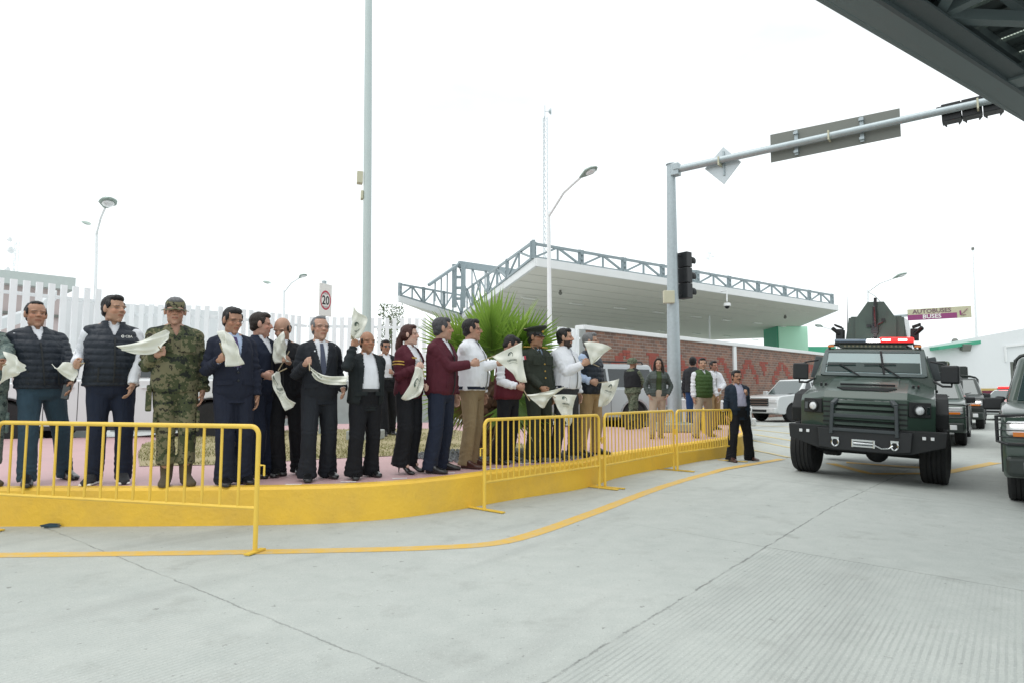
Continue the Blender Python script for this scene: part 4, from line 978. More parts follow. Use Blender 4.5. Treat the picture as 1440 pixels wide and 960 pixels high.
        for x in xs[1:3]:
            MB().box((x+.16, s*(hw+.015), zb-.16), (.2, .03, .035)).build('door_handle', paint, body, bevel=.008)
        MB().box((g0-.25, s*(hw+(.08 if military else .13)), zb+(-.02 if military else .1)), (.14, .24, .17)).bar((g0-.25, s*(hw-.06), zb+.05), (g0-.25, s*(hw+.06), zb+.06), .06).build('mirror', M['black'] if military else paint, t, bevel=.03)
        MB().box(((-wb)/2, s*(hw-.02), sill+.02), (wb-2*ra-.1, .08, .09)).build('sill_trim', M['black'], t, bevel=.01)
        hl = MB().box((xf-.09, s*(hw-.27), zh-.24), (.24, .44, .17)).build('headlight', M['lens'], t, bevel=.03)
        if lit: MB().box((xf+.035, s*(hw-.28), zh-.2), (.02, .36, .035)).build('led_strip', M['ledwhite'], hl)
        if military: MB().box((xf+.035, s*(hw-.27), zh-.31), (.02, .32, .05)).build('turn_signal', M['amber'], hl)
        MB().box((xr+.03, s*(hw-.08), zb-.25), (.1, .14, .45)).build('tail_light', mat('tail_red', (.35, .01, .015), .25, coat=.5) if 'tail_red' not in bpy.data.materials else bpy.data.materials['tail_red'], t, bevel=.02)
        for x in (0, -wb): wheel(t, (x, s*(hw-.16), r), r, .27, s, rim, ns)
        # arch lips
        for x in (0, -wb):
            mb = MB(); A_ = arc(x, ra+.02, 182, -2, 13, r); B_ = arc(x, ra-.015, 182, -2, 13, r); vs = []
            for (p, q) in zip(A_, B_): vs += [(p[0], s*(hw-.1), p[1]), (p[0], s*(hw+.018), p[1]), (q[0], s*(hw+.012), q[1]), (q[0], s*(hw-.1), q[1])]
            mb.add(vs, [(4*i+k, 4*i+(k+1) % 4, 4*i+4+(k+1) % 4, 4*i+4+k) for i in range(12) for k in range(4)]+[(3, 2, 1, 0), (48, 49, 50, 51)])
            mb.build('wheel_arch', M['black'] if (military or kind == 'pickup') else paint, t)
    # front
    gr = MB()
    gr.box((xf+.012, 0, zh-.3), (.06, W-1.0, .34)); gro = gr.build('grille', M['blackmatte'], t, bevel=.02)
    mb = MB()
    for k in range(3): mb.box((xf+.045, 0, zh-.41+.11*k), (.03, W-1.02, .035))
    mb.build('grille_bars', M['black'] if military else M['chrome'], gro)
    MB().box((xf+.03, 0, sill+.2), (.2, W-.06, .24)).build('bumper', M['mgreen2'] if military else paint, t, bevel=.05, seg=3)
    MB().box((xf+.13, 0, sill+.18), (.02, W*.5, .1)).build('bumper_intake', M['blackmatte'], t)
    for s in (-1, 1): MB().box((xf+.125, s*(hw-.27), sill+.2), (.03, .16, .13)).build('fog_lamp', M['lens'], t, bevel=.015)
    MB().box((xr-.02, 0, sill+.25), (.16, W-.1, .22)).build('rear_bumper', M['black'], t, bevel=.04)
    if kind != 'sedan':
        for k in (-1, 1): MB().box((-.05+xf*.3-.3, k*.32, zh+.0), (.9, .05, .035), (0, .03, 0)).build('bonnet_crease', paint, body, bevel=.015)
    for k in (-1, 1): MB().bar((g0+.02, k*.15, zb+.0), (g0-.1, k*.62, zb+.09), .02).build('wiper', M['black'], cabo)
    if roof_rack:
        for s in (-1, 1): MB().tube([(g1-.2, s*(ht-.06), zr), (g1-.25, s*(ht-.06), zr+.06), (g2+.25, s*(ht-.06), zr+.06), (g2+.2, s*(ht-.06), zr)], .022, 8).build('roof_rail', M['black'], t, smooth=True)
    if kind == 'pickup':
        MB().box(((-wb+.9+xr)/2, 0, zb+.01), (abs(xr+wb-.9)-.2, W-.25, .04)).build('bed', M['blackmatte'], t)
    if guard:
        gm = M['black']; mb = MB()
        for s in (-1, 1):
            mb.tube([(xf+.16, s*.42, sill+.1), (xf+.2, s*.42, zh-.1), (xf+.12, s*.42, zh+.0)], .03, 8)
            mb.tube([(xf+.2, s*.42, zh-.06), (xf+.16, s*(hw-.06), zh-.09), (xf-.06, s*(hw+.04), zh-.1), (xf-.06, s*(hw+.04), zh-.4), (xf+.16, s*(hw-.06), zh-.42), (xf+.2, s*.42, zh-.42)], .02, 8)
            for z in (zh-.18, zh-.26, zh-.34): mb.tube([(xf+.17, s*.42, z), (xf+.14, s*(hw-.07), z), (xf-.05, s*(hw+.04), z)], .007, 6)
        for z in (zh-.06, zh-.26, zh-.42): mb.tube([(xf+.2, -.42, z), (xf+.2, .42, z)], .025, 8)
        mb.build('grille_guard', gm, t, smooth=True)
    if hoops:
        mb = MB()
        for x in (-wb+.75, -wb-.2, xr+.25):
            y = hw-.22; pts = [(x, -y, zb)]
            for k in range(9):
                a = math.pi*(1-k/8); pts.append((x, y*max(-1, min(1, math.cos(a)*1.0)), zr+.02+.16*math.sin(a)))
            pts.append((x, y, zb)); mb.tube(pts, .032, 8)
        for s in (-1, 1): mb.tube([(-wb+.75, s*(hw-.22), zr-.05), (xr+.25, s*(hw-.22), zr-.05)], .028, 8)
        mb.build('roll_bars', M['mgreen2'], t, smooth=True)
        mb = MB(); mb.box((-wb+.45, 0, zr+.28), (.05, .9, .55)); mb.box((-wb+.3, .47, zr+.28), (.3, .04, .5)); mb.box((-wb+.3, -.47, zr+.28), (.3, .04, .5)); mb.build('gun_shield', M['mgreen2'], t, bevel=.01)
    return t
LZ = .2
def at(px, Y, z=LZ): p = D(px, 554, Y); return (p.x, p.y, z)
# white long pickup behind the left part of the line: front axle at px 12, facing left
a_, b_ = Vector(at(13, 13.1)), Vector(at(296, 13.6)); hd_ = a_-b_
car('parked_pickup', 'long white parked pickup behind the men in puffer jackets and camouflage', 'pickup', tuple(a_+Vector((0, .75, 0))), math.atan2(hd_.y, hd_.x), M['carwhite'], 'pickup', wb=hd_.length, zb=1.32, zh=1.22, zr=1.98, r=.43, ns=6)
a_, b_ = Vector(at(734, 17.4)), Vector(at(873, 18.6)); hd_ = a_-b_
car('parked_suv', 'silver parked SUV with black roof rails, behind the soldier in the helmet', 'SUV', tuple(a_+Vector((0, .8, 0))), math.atan2(hd_.y, hd_.x), M['carsilver'], 'suv', wb=hd_.length, zb=1.18, zr=1.9, r=.4, roof_rack=True)
a_ = Vector(at(1004, 19.6)); a_.z = gz(a_.x, a_.y)
car('parked_suv', 'white parked SUV seen from the side, between the signal pole and the brick wall', 'SUV', tuple(a_), R(-14), M['carwhite'], 'suv', wb=2.95, zb=1.18, zr=1.9, r=.4)
p_ = GR(1093, 593)
car('parked_suv', 'white SUV with a chrome grille facing the road beyond the man in the blazer', 'SUV', (p_.x+.3, p_.y+.9, p_.z), R(205), M['carwhite'], 'suv', wb=2.95, zb=1.2, zh=1.18, zr=1.92, r=.41)
CG = 'military vehicles in the convoy'
# pickup at the edge of the picture
p_ = GR(1437, 703); hd_ = math.atan2(-.79, -.61); left = Vector((-math.sin(hd_), math.cos(hd_), 0))
f_ = p_+left*.86
car('army_pickup', 'dark green army pickup with lit headlight strip and black guard, cut by the picture edge', 'pickup', tuple(f_), hd_, M['mgreen'], 'pickup', wb=3.6, fo=.98, ro=1.2, W=2.04, zb=1.25, zh=1.2, zr=1.9, r=.42, lit=True, guard=True, hoops=True, military=True, rim=M['rimdark'], group=CG, glass=M['glassdark'])
p_ = GR(1352, 625); hd_ = math.atan2(-.8, -.6); left = Vector((-math.sin(hd_), math.cos(hd_), 0))
PA = p_-left*.86
car('army_pickup', 'dark green army pickup mostly hidden behind the armoured truck', 'pickup', tuple(PA), hd_, M['mgreen'], 'pickup', wb=3.6, fo=.98, ro=1.2, W=2.04, zb=1.25, zh=1.2, zr=1.9, r=.42, guard=True, hoops=True, military=True, rim=M['rimdark'], group=CG)
PAH = hd_
p_ = GR(1379, 602); hd_ = math.atan2(-.8, -.6); left = Vector((-math.sin(hd_), math.cos(hd_), 0))
PBK = p_-left*.86
car('army_pickup', 'dark army pickup with lit headlights, last in the line before the white police car', 'pickup', tuple(PBK), hd_, M['mgreen2'], 'pickup', wb=3.6, fo=.98, ro=1.2, W=2.04, zb=1.25, zh=1.2, zr=1.9, r=.42, lit=True, guard=True, hoops=True, military=True, rim=M['rimdark'], group=CG)
p_ = D(1404, 554, 31); 
pc = car('police_car', 'white police car with a red roof light and amber lamp behind the convoy', 'car', (p_.x, p_.y, gz(p_.x, p_.y)), R(212), M['carwhite'], 'sedan', wb=2.85, fo=.9, ro=1.0, W=1.86, zb=.98, zh=.9, zr=1.46, r=.34, sill=.24)
MB().box((-1.55, 0, 1.5), (.28, 1.2, .08)).build('light_bar', M['black'], pc, bevel=.02); MB().box((-1.55, 0, 1.56), (.3, 1.1, .1)).build('red_lamp', M['ledred'], pc, bevel=.03)
for s in (-1, 1): MB().box((.86, s*.7, .66), (.12, .3, .07)).build('amber_lamp', M['amberlit'], pc)
mb = MB()
for k in range(6): mb.box((-2.2-.12*k, .931, .62), (.05, .006, .26), (0, .3, 0)); mb.box((-2.2-.12*k, -.931, .62), (.05, .006, .26), (0, .3, 0))
mb.build('side_stripes', M['signtext'], pc)
# extra pickup further back at the right edge, only mirror and roll bars show
p_ = D(1500, 554, 14.5); car('army_pickup', 'dark green army pickup with unlit lamps, following the one cut by the picture edge', 'pickup', (p_.x, p_.y, gz(p_.x, p_.y)), math.atan2(-.78, -.62), M['mgreen'], 'pickup', wb=3.6, fo=.98, ro=1.2, W=2.04, zb=1.25, zh=1.2, zr=1.9, r=.42, guard=True, hoops=True, military=True, rim=M['rimdark'], group=CG)

# ------------------------------------------------------------------ armoured truck (local: x across, -y forward)
TR = thing('armoured_truck', 'dark green armoured army truck with a roof gun turret and red light bar', 'armoured vehicle', (5.72, 10.42, -.105), rotz=R(-33), roll=R(2.6), group=CG)
MG, MD, BK = M['mgreen'], M['mgreen2'], M['black']
def xprism(prof, x0, x1, nm, m, par=TR, **kw):
    return MB().prism([(x0, y, z) for (y, z) in prof], (x1-x0, 0, 0)).build(nm, m, par, **kw)
# nose: faceted centre and fenders
nose = MB()
def hexa(front, rear): nose.box8(front+rear) if False else None
nose.prism([(-.55, y, z) for (y, z) in ((-.84, .80), (-.88, 1.27), (-.76, 1.37), (.66, 1.62), (.66, .8))], (1.10, 0, 0))
for s in (-1, 1):
    # fender block with chamfered top edge and swept front corner
    def q(x, y, z): return (s*x, y, z)
    A = [q(.55, -.84, .8), q(.55, -.88, 1.27), q(.55, -.76, 1.37), q(.55, .66, 1.62), q(.55, .66, .8)]
    B = [q(.9, -.66, .8), q(.9, -.70, 1.2), q(.9, -.58, 1.285), q(.9, .66, 1.46), q(.9, .66, .8)]
    nose.add(A+B, [(0, 1, 6, 5), (1, 2, 7, 6), (2, 3, 8, 7), (3, 4, 9, 8), (4, 0, 5, 9), (5, 6, 7, 8, 9), (4, 3, 2, 1, 0)])
nose_o = nose.build('bonnet', MG, TR, bevel=.012)
# hood details
MB().prism([(-.42, y, z) for (y, z) in ((-.3, 1.455), (-.02, 1.53), (.4, 1.6), (.4, 1.55), (-.3, 1.44))], (.84, 0, 0)).build('bonnet_scoop', MG, nose_o, bevel=.01)
mb = MB(); mb.box((0, -.31, 1.478), (.76, .02, .03), (R(10), 0, 0))
for k in range(5): mb.box((0, -.68+.05*k, 1.392+.0088*k), (.62+.05*k, .022, .012), (R(10), 0, 0))
mb.build('vent_slots', M['blackmatte'], nose_o)
mb = MB()
for x in (-.62, -.56, .56, .62): mb.box((x*1.1, -.1, 1.49-abs(x)*.05), (.035, .08, .03), (R(10), 0, 0)).build if False else mb.box((x*1.1, -.1, 1.47), (.03, .07, .05), (R(10), 0, 0))
mb.build('bonnet_latches', BK, nose_o)
for x in (-.3, -.18, .18, .3): MB().box((x, -.895, 1.225), (.09, .02, .03)).build('marker_lamp', M['lens'], nose_o, bevel=.004)
# grille
gr_o = MB().box((0, -.885, 1.03), (.78, .05, .42)).build('grille', M['blackmatte'], TR, bevel=.01)
mb = MB()
for k in range(5): mb.box((0, -.925, .875+.082*k), (.8, .05, .05), (R(-22), 0, 0))
mb.build('grille_slats', MG, gr_o, bevel=.005)
for s in (-1, 1):
    mb = MB()
    for k in range(5): mb.box((s*.5, -.87, .9+.075*k), (.12, .03, .022))
    mb.build('side_louvres', M['blackmatte'], gr_o)
mb = MB()
for s in (-1, 1): mb.bar((s*.43, -1.0, .72), (s*.415, -1.0, 1.18), .07, .05); mb.bar((s*.415, -1.0, 1.17), (s*.36, -.92, 1.24), .07, .05)
mb.bar((-.43, -1.005, 1.0), (.43, -1.005, 1.0), .05, .055, up=(0, 0, 1)); mb.bar((-.43, -1.005, .79), (.43, -1.005, .79), .05, .05)
mb.build('bull_bar', mat('bull_bar_grey', (.04, .05, .055), .4, var=.1), TR, bevel=.01)
# headlights
for s in (-1, 1):
    ang_ = s*R(26)
    hl = MB().box((s*.70, -.79, 1.13), (.3, .06, .22), (0, 0, ang_)).build('headlight', M['blackmatte'], TR, bevel=.01)
    rot = Euler((0, 0, ang_)).to_matrix(); c = Vector((s*.685, -.79, 1.125))+rot @ Vector((0, -.032, 0))
    mb = MB(); mb.lathe([(.088, .0), (.085, .03), (.07, .035), (.066, .015)], (0, 0, 0), axis='Y', n=24); mb.v = [tuple(c+rot @ Vector((p[0], -p[1], p[2]))) for p in mb.v]; mb.build('lamp_ring', M['rimdark'], hl, smooth=True)
    mb = MB(); mb.ell((0, 0, 0), (.066, .03, .066)); mb.v = [tuple(c+rot @ Vector((p[0], p[1]-.01, p[2]))) for p in mb.v]; mb.build('lens', M['lens'], hl, smooth=True)
    mb = MB(); mb.box((0, 0, 0), (.05, .02, .11)); mb.v = [tuple(c+rot @ Vector((p[0]+s*.115, p[1]-.005, p[2]))) for p in mb.v]; mb.build('side_lamp', M['glassdark'], hl, bevel=.005)
# bumper
bp_ = MB().prism([(x, -.74, z) for (x, z) in ((-1.04, .83), (1.04, .83), (1.02, .62), (.62, .49), (.4, .47), (-.4, .47), (-.62, .49), (-1.02, .62))], (0, -.2, 0)).build('bumper', M['blackmatte'], TR, bevel=.012)
bpm = MB()
bpm.prism([(x, -.94, z) for (x, z) in ((-.62, .80), (.62, .80), (.6, .52), (.36, .485), (-.36, .485), (-.6, .52))], (0, -.05, 0)); bpm.build('bumper_face', BK, bp_, bevel=.008)
for x in (-.86, -.76, .76, .86):
    l_ = MB().box((x, -.945, .735), (.045, .02, .045)).build('bumper_lamp', M['lens'], bp_, bevel=.004)
wn = MB(); wn.box((0, -1.0, .645), (.3, .04, .035)).box((0, -1.0, .56), (.3, .04, .03)).box((-.14, -1.0, .6), (.03, .05, .12)).box((.14, -1.0, .6), (.03, .05, .12)); wn.tube([(-.13, -1.0, .6), (.13, -1.0, .6)], .022, 10)
wn.build('winch_fairlead', M['chrome'], bp_, bevel=.006)
for x in (-.37, .4):
    sh = MB(); sh.tube([(x+.045*math.cos(a), -1.03, .60+.06*math.sin(a)) for a in [2*math.pi*k/14 for k in range(14)]], .014, 8, closed=True); sh.bar((x-.05, -1.03, .66), (x+.05, -1.03, .66), .03); sh.build('shackle', M['chrome'], bp_, smooth=True)
MB().tube([(.15, -1.03, .59), (.24, -1.05, .55), (.33, -1.05, .56), (.38, -1.04, .6)], .013, 8).build('winch_hook', M['chrome'], bp_, smooth=True)
# underside
MB().box((0, 1.6, .66), (1.1, 5.0, .34)).build('chassis', M['blackmatte'], TR)
mb = MB(); mb.tube([(-.8, 0, .42), (.8, 0, .42)], .06, 10).ell((.12, 0, .42), (.17, .2, .17)); mb.tube([(-.75, -.22, .5), (.75, -.22, .46)], .025, 8); mb.box((0, -.5, .5), (.95, .2, .06)); mb.tube([(.4, -.2, .45), (.5, -.1, .8)], .05, 8).tube([(-.4, -.2, .45), (-.5, -.1, .8)], .05, 8)
mb.build('front_axle', M['blackmatte'], TR, smooth=True)
mb = MB(); mb.tube([(-.8, 3.4, .42), (.8, 3.4, .42)], .07, 10).ell((0, 3.4, .42), (.2, .2, .2)); mb.build('rear_axle', M['blackmatte'], TR, smooth=True)
def twheel(x, y, s, steer):
    t = wheel(TR, (0, 0, 0), .425, .34, s, M['rimdark'], 8, .55)
    rot = Euler((0, 0, R(-90)+steer)).to_matrix()
    for o in [t]+[c for c in bpy.data.objects if c.parent == t]:
        for v in o.data.vertices: v.co = rot @ v.co+Vector((x, y, .425))
for y, st in ((0, R(-7)), (3.4, 0)):
    for s in (-1, 1): twheel(s*.9, y, s, st)
# flares
for s in (-1, 1):
    for y in (0, 3.4):
        fl = [(-.5, .86), (-.56, 1.08), (-.3, 1.3), (.32, 1.38), (.6, 1.15), (.62, .86), (.5, .86), (.42, 1.0), (-.4, 1.0), (-.44, .86)]
        MB().prism([(s*.86, y+a, z) for (a, z) in fl], (s*.2, 0, 0)).build('wheel_flare', M['blackmatte'], TR, bevel=.015)
# cabin
cabn = MB()
def oct_(y, zb_, zm, zt_, wb_, wm, wt_): return [(-wb_, y, zb_), (-wm, y, zm), (-wt_, y, zt_), (wt_, y, zt_), (wm, y, zm), (wb_, y, zb_)]
r1_ = oct_(.66, .8, 1.52, 1.63, .86, .92, .86); r2_ = oct_(.92, .8, 1.52, 2.12, .86, .92, .74); r3_ = oct_(4.5, .8, 1.52, 2.14, .86, .92, .74)
cabn.add(r1_+r2_+r3_, [(0, 1, 2, 3, 4, 5), (17, 16, 15, 14, 13, 12)]+[(k+6*j, (k+1) % 6+6*j, (k+1) % 6+6*(j+1), k+6*(j+1)) for j in range(2) for k in range(6)])
cabin = cabn.build('cabin', MG, TR, bevel=.015)
# windscreen in its frame
wy0, wz0, wy1, wz1 = .655, 1.66, .865, 2.05
def wsq(x, k, off=0): return (x, wy0+(wy1-wy0)*k-off*.88, wz0+(wz1-wz0)*k+off*.47)
fr = MB()
fr.bar(wsq(-.76, -.05), wsq(-.72, 1.05), .07, .05, up=(0, -1, .4)); fr.bar(wsq(.76, -.05), wsq(.72, 1.05), .07, .05, up=(0, -1, .4)); fr.bar(wsq(-.76, -.02), wsq(.76, -.02), .05, .05, up=(0, -1, .4)); fr.bar(wsq(-.73, 1.02), wsq(.73, 1.02), .05, .05, up=(0, -1, .4))
fro = fr.build('windscreen_frame', mat('frame_grey', (.09, .12, .12), .4, var=.1), TR, bevel=.006)
armg = mat('armoured_glass', (.1, .2, .21), .05, 0, var=.15, scale=2, spec=1, coat=1)
MB().prism([wsq(-.72, .06, .012), wsq(.72, .06, .012), wsq(.695, .95, .012), wsq(-.695, .95, .012)], (0, .03, -.015)).build('windscreen', armg, fro)
MB().prism([wsq(-.70, .1, .024), wsq(.70, .1, .024), wsq(.69, .52, .024), wsq(-.69, .52, .024)], (0, .012, -.006)).build('glass_band', mat('teal_band', (.006, .03, .027), .25, coat=.1, spec=.4), fro)
MB().bar(wsq(.18, .0, .04), wsq(.12, 1.0, .04), .03, .02).build('centre_strip', BK, fro)
for x0, x1 in ((-.5, .0), (.05, .5)): pass
for a, b_ in (((-.18, -.1), (-.5, .4)), ((.42, -.14), (.1, .42))):
    MB().bar(wsq(a[0], a[1], .04), wsq(b_[0], b_[1], .05), .018).bar(wsq(b_[0]-.22, b_[1]-.02, .05), wsq(b_[0]+.25, b_[1]+.02, .05), .014).build('wiper', BK, fro)
for s in (-1, 1):
    for (y0, y1) in ((1.15, 1.95), (2.15, 2.8), (3.0, 3.6)):
        def sp(y, k, o=0): return (s*(.92-.18*k*1.0+o), y, 1.52+.6*k)
        MB().prism([sp(y0, .2, .006), sp(y1, .2, .006), sp(y1, .82, .006), sp(y0, .82, .006)], (s*.02, 0, .006)).build('side_window', M['glassdark'], cabin, bevel=.005)
    for y in (1.05, 2.05): MB().box((s*.905, y, 1.2), (.04, .02, .7)).build('door_seam', M['blackmatte'], cabin)
    MB().box((s*.93, 1.85, 1.42), (.04, .16, .05)).build('door_handle', BK, cabin)
    MB().box((s*.95, 1.6, .72), (.3, 1.1, .05)).bar((s*.85, 1.2, .74), (s*.85, 1.2, .95), .05).bar((s*.85, 2.0, .74), (s*.85, 2.0, .95), .05).build('step', M['blackmatte'], TR)
    mi = MB().box((s*1.1, .52, 1.69), (.25, .12, .29), (0, 0, s*R(-12))).build('mirror', BK, TR, bevel=.03, seg=3)
    MB().tube([(s*.88, .62, 1.58), (s*1.0, .55, 1.5), (s*1.12, .53, 1.5), (s*1.12, .53, 1.57)], .018, 8).build('mirror_arm', BK, mi, smooth=True)
    MB().tube([(s*.84, .7, 1.9), (s*1.0, .55, 1.86), (s*1.08, .53, 1.82)], .014, 8).build('mirror_arm', BK, mi, smooth=True)
    MB().box((s*.87, .98, 1.78), (.16, .22, .4), (0, s*R(-12), 0)).build('side_box', mat('grey_box', (.07, .085, .09), .5) if 'grey_box' not in bpy.data.materials else bpy.data.materials['grey_box'], TR, bevel=.015)
    MB().box((s*.66, .9, 2.16), (.1, .05, .035)).build('roof_marker', M['amber'], TR, bevel=.006)
    MB().tube([(s*.74, .75, 1.72), (s*.68, .95, 2.18), (s*.6, 1.25, 2.2), (s*.6, 3.8, 2.22)], .022, 8).build('roof_rail', MD, TR, smooth=True)
# roof gear
MB().box((-.02, 1.0, 2.165), (1.02, .12, .07)).build('roof_panel', mat('roof_panel', (.1, .12, .1), .5), TR, bevel=.008)
mb = MB()
for k in range(14): mb.box((-.44+.065*k, .937, 2.165), (.03, .012, .03))
mb.build('marker_row', mat('marker_row', (.35, .33, .2), .4), TR)
lb = MB().box((0, 1.0, 2.215), (1.2, .26, .035)).build('light_bar', BK, TR, bevel=.01)
MB().box((-.35, .99, 2.255), (.5, .25, .05)).build('blue_lens', M['lensblue'], lb, bevel=.015)
MB().box((.0, .99, 2.255), (.19, .25, .055)).build('white_lamp', mat('led_white_strong', (.9, .9, .9), .3, emit=(1, .97, .95), estr=14), lb, bevel=.015)
rl_ = MB().box((.35, .99, 2.265), (.5, .27, .085)).build('red_lamp', M['ledred'], lb, bevel=.02)
for x in (.2, .44): MB().box((x, .85, 2.265), (.13, .01, .03)).build('lamp_core', mat('red_core', (.9, .5, .5), .3, emit=(1, .45, .4), estr=6) if x < .3 else bpy.data.materials['red_core'], rl_)
# turret
tu = MB()
tu.lathe([(.55, 2.13), (.55, 2.2)], (0, 1.9, 0), n=28)
tur = tu.build('turret', MD, TR)
def tq(pts, th, nm, m): 
    return MB().prism(pts, th).build(nm, m, tur, bevel=.008)
tq([(-.45, 1.5, 2.2), (.45, 1.5, 2.2), (.45, 1.5, 2.62), (.4, 1.5, 2.74), (-.4, 1.5, 2.74), (-.45, 1.5, 2.62)], (0, .05, 0), 'front_plate', MG)
for s in (-1, 1):
    tq([(s*.5, 1.52, 2.2), (s*.56, 2.3, 2.2), (s*.5, 2.3, 2.72), (s*.44, 1.52, 2.72)], (s*-.04, 0, 0), 'side_plate', MG)
    sb = MB(); sb.box((s*.6, 1.75, 2.42), (.13, .3, .2)); 
    for k in range(3): sb.tube([(s*(.6), 1.62+.1*k, 2.42), (s*.72, 1.55+.1*k, 2.54)], .035, 8)
    sb.build('smoke_launcher', BK, tur, bevel=.01)
    MB().tube([(s*.56, 1.6, 2.55), (s*.68, 1.6, 2.6), (s*.68, 1.9, 2.6), (s*.56, 1.9, 2.55)], .018, 6).build('handrail', BK, tur, smooth=True)
tq([(-.5, 2.25, 2.2), (.5, 2.25, 2.2), (.46, 2.25, 2.7), (-.46, 2.25, 2.7)], (0, .05, 0), 'rear_plate', MG)
tq([(-.33, 1.44, 2.28), (.33, 1.44, 2.28), (.33, 1.44, 2.68), (.13, 1.44, 3.0), (-.13, 1.44, 3.0), (-.33, 1.44, 2.68)], (0, .035, 0), 'gun_shield', MG)
gn = MB(); gn.tube([(0, 1.3, 2.5), (0, 1.05, 2.78), (0, .98, 2.86)], [.035, .024, .02], 8); gn.box((0, 1.33, 2.5), (.1, .16, .17)); gn.tube([(0, 1.36, 2.42), (0, 1.36, 3.06)], .026, 8); gn.tube([(.0, 1.3, 2.55), (.12, 1.32, 2.62)], .02, 6); gn.box((.13, 1.33, 2.65), (.06, .06, .06)); gn.box((-.1, 1.34, 2.55), (.07, .06, .05))
gn.build('machine_gun', BK, tur, smooth=True)
MB().bar((0, 1.34, 2.5), (0, 1.42, 2.3), .05).build('gun_mount', BK, tur)

MB().tube([(-.66, 3.6, 2.14), (-.66, 3.65, 3.4)], [.014, .004], 6).build('whip_antenna', BK, TR, smooth=True)
# ------------------------------------------------------------------ people
def voxel(v, f, vox, it=2, fac=.5):
    me = bpy.data.meshes.new('t'); me.from_pydata([tuple(p) for p in v], [], f)
    bm = bmesh.new(); bm.from_mesh(me); bmesh.ops.recalc_face_normals(bm, faces=bm.faces); bm.to_mesh(me); bm.free()
    o = bpy.data.objects.new('t', me); COL.objects.link(o)
    m = o.modifiers.new('r', 'REMESH'); m.mode = 'VOXEL'; m.voxel_size = vox; m.use_smooth_shade = True
    if it: s = o.modifiers.new('s', 'SMOOTH'); s.factor = fac; s.iterations = it
    dg = bpy.context.evaluated_depsgraph_get(); out = bpy.data.meshes.new_from_object(o.evaluated_get(dg))
    bpy.data.objects.remove(o); bpy.data.meshes.remove(me); return out
def getv(me): a = np.empty(len(me.vertices)*3); me.vertices.foreach_get('co', a); return a.reshape(-1, 3)
def getn(me):
    a = np.empty(len(me.vertices)*3); me.vertices.foreach_get('normal', a); return a.reshape(-1, 3)
def setv(me, a): me.vertices.foreach_set('co', a.ravel()); me.update()
def delfaces(me, maskv):
    """removes faces whose vertices are all in maskv"""
    bm = bmesh.new(); bm.from_mesh(me); bm.verts.ensure_lookup_table()
    dead = [f for f in bm.faces if all(maskv[v.index] for v in f.verts)]
    bmesh.ops.delete(bm, geom=dead, context='FACES'); bm.to_mesh(me); bm.free(); return me
def ringloft(mb, rings):
    n = len(rings[0]); vs = [p for r_ in rings for p in r_]; m = len(rings)
    mb.add(vs, [(i*n+k, i*n+(k+1) % n, (i+1)*n+(k+1) % n, (i+1)*n+k) for i in range(m-1) for k in range(n)]+[tuple(reversed(range(n))), tuple((m-1)*n+k for k in range(n))])
# materials used on people
def fabric(name, col, rough=.85, var=.1, scale=14, bump=.12, bs=220, sheen=0):
    if name in bpy.data.materials: return bpy.data.materials[name]
    m = mat(name, col, rough, var=var, scale=scale, bump=bump, bscale=bs, spec=.3)
    nt = m.node_tree; b = nt.nodes['Principled BSDF']; prev = b.inputs['Normal'].links[0].from_socket if b.inputs['Normal'].links else None
    tcn = nt.nodes.new('ShaderNodeTexCoord'); n = nt.nodes.new('ShaderNodeTexNoise'); n.inputs['Scale'].default_value = 9; n.inputs['Detail'].default_value = 3; n.inputs['Distortion'].default_value = 1.6
    bp = nt.nodes.new('ShaderNodeBump'); bp.inputs['Strength'].default_value = .2 if max(col) > .3 else .45; bp.inputs['Distance'].default_value = .03
    mpn = nt.nodes.new('ShaderNodeMapping'); mpn.inputs['Scale'].default_value = (1, 1, .45); nt.links.new(tcn.outputs['Object'], mpn.inputs[0]); nt.links.new(mpn.outputs[0], n.inputs['Vector']); nt.links.new(n.outputs['Fac'], bp.inputs['Height'])
    if prev: nt.links.new(prev, bp.inputs['Normal'])
    nt.links.new(bp.outputs[0], b.inputs['Normal'])
    return m
def camo(name, cols, scale):
    if name in bpy.data.materials: return bpy.data.materials[name]
    m, nt, b = newmat(name); N = nt.nodes; L = nt.links; tcn = N.new('ShaderNodeTexCoord')
    vo = N.new('ShaderNodeTexVoronoi'); vo.inputs['Scale'].default_value = 70; vo.distance = 'CHEBYCHEV'; L.new(tcn.outputs['Object'], vo.inputs['Vector'])
    n = N.new('ShaderNodeTexNoise'); n.inputs['Scale'].default_value = scale; n.inputs['Detail'].default_value = 5; n.inputs['Roughness'].default_value = .7
    mpn = N.new('ShaderNodeMapping'); mpn.inputs['Scale'].default_value = (1, 1, 1.7); L.new(vo.outputs['Position'], mpn.inputs[0]); L.new(mpn.outputs[0], n.inputs['Vector'])
    r = N.new('ShaderNodeValToRGB'); r.color_ramp.interpolation = 'CONSTANT'; e = r.color_ramp.elements
    ps = [0, .41, .5, .6]
    while len(e) < len(cols): e.new(.5)
    for k, c in enumerate(cols): e[k].position = ps[k]; e[k].color = c+(1,)
    L.new(n.outputs['Fac'], r.inputs[0]); L.new(r.outputs[0], b.inputs['Base Color']); b.inputs['Roughness'].default_value = .9
    return m
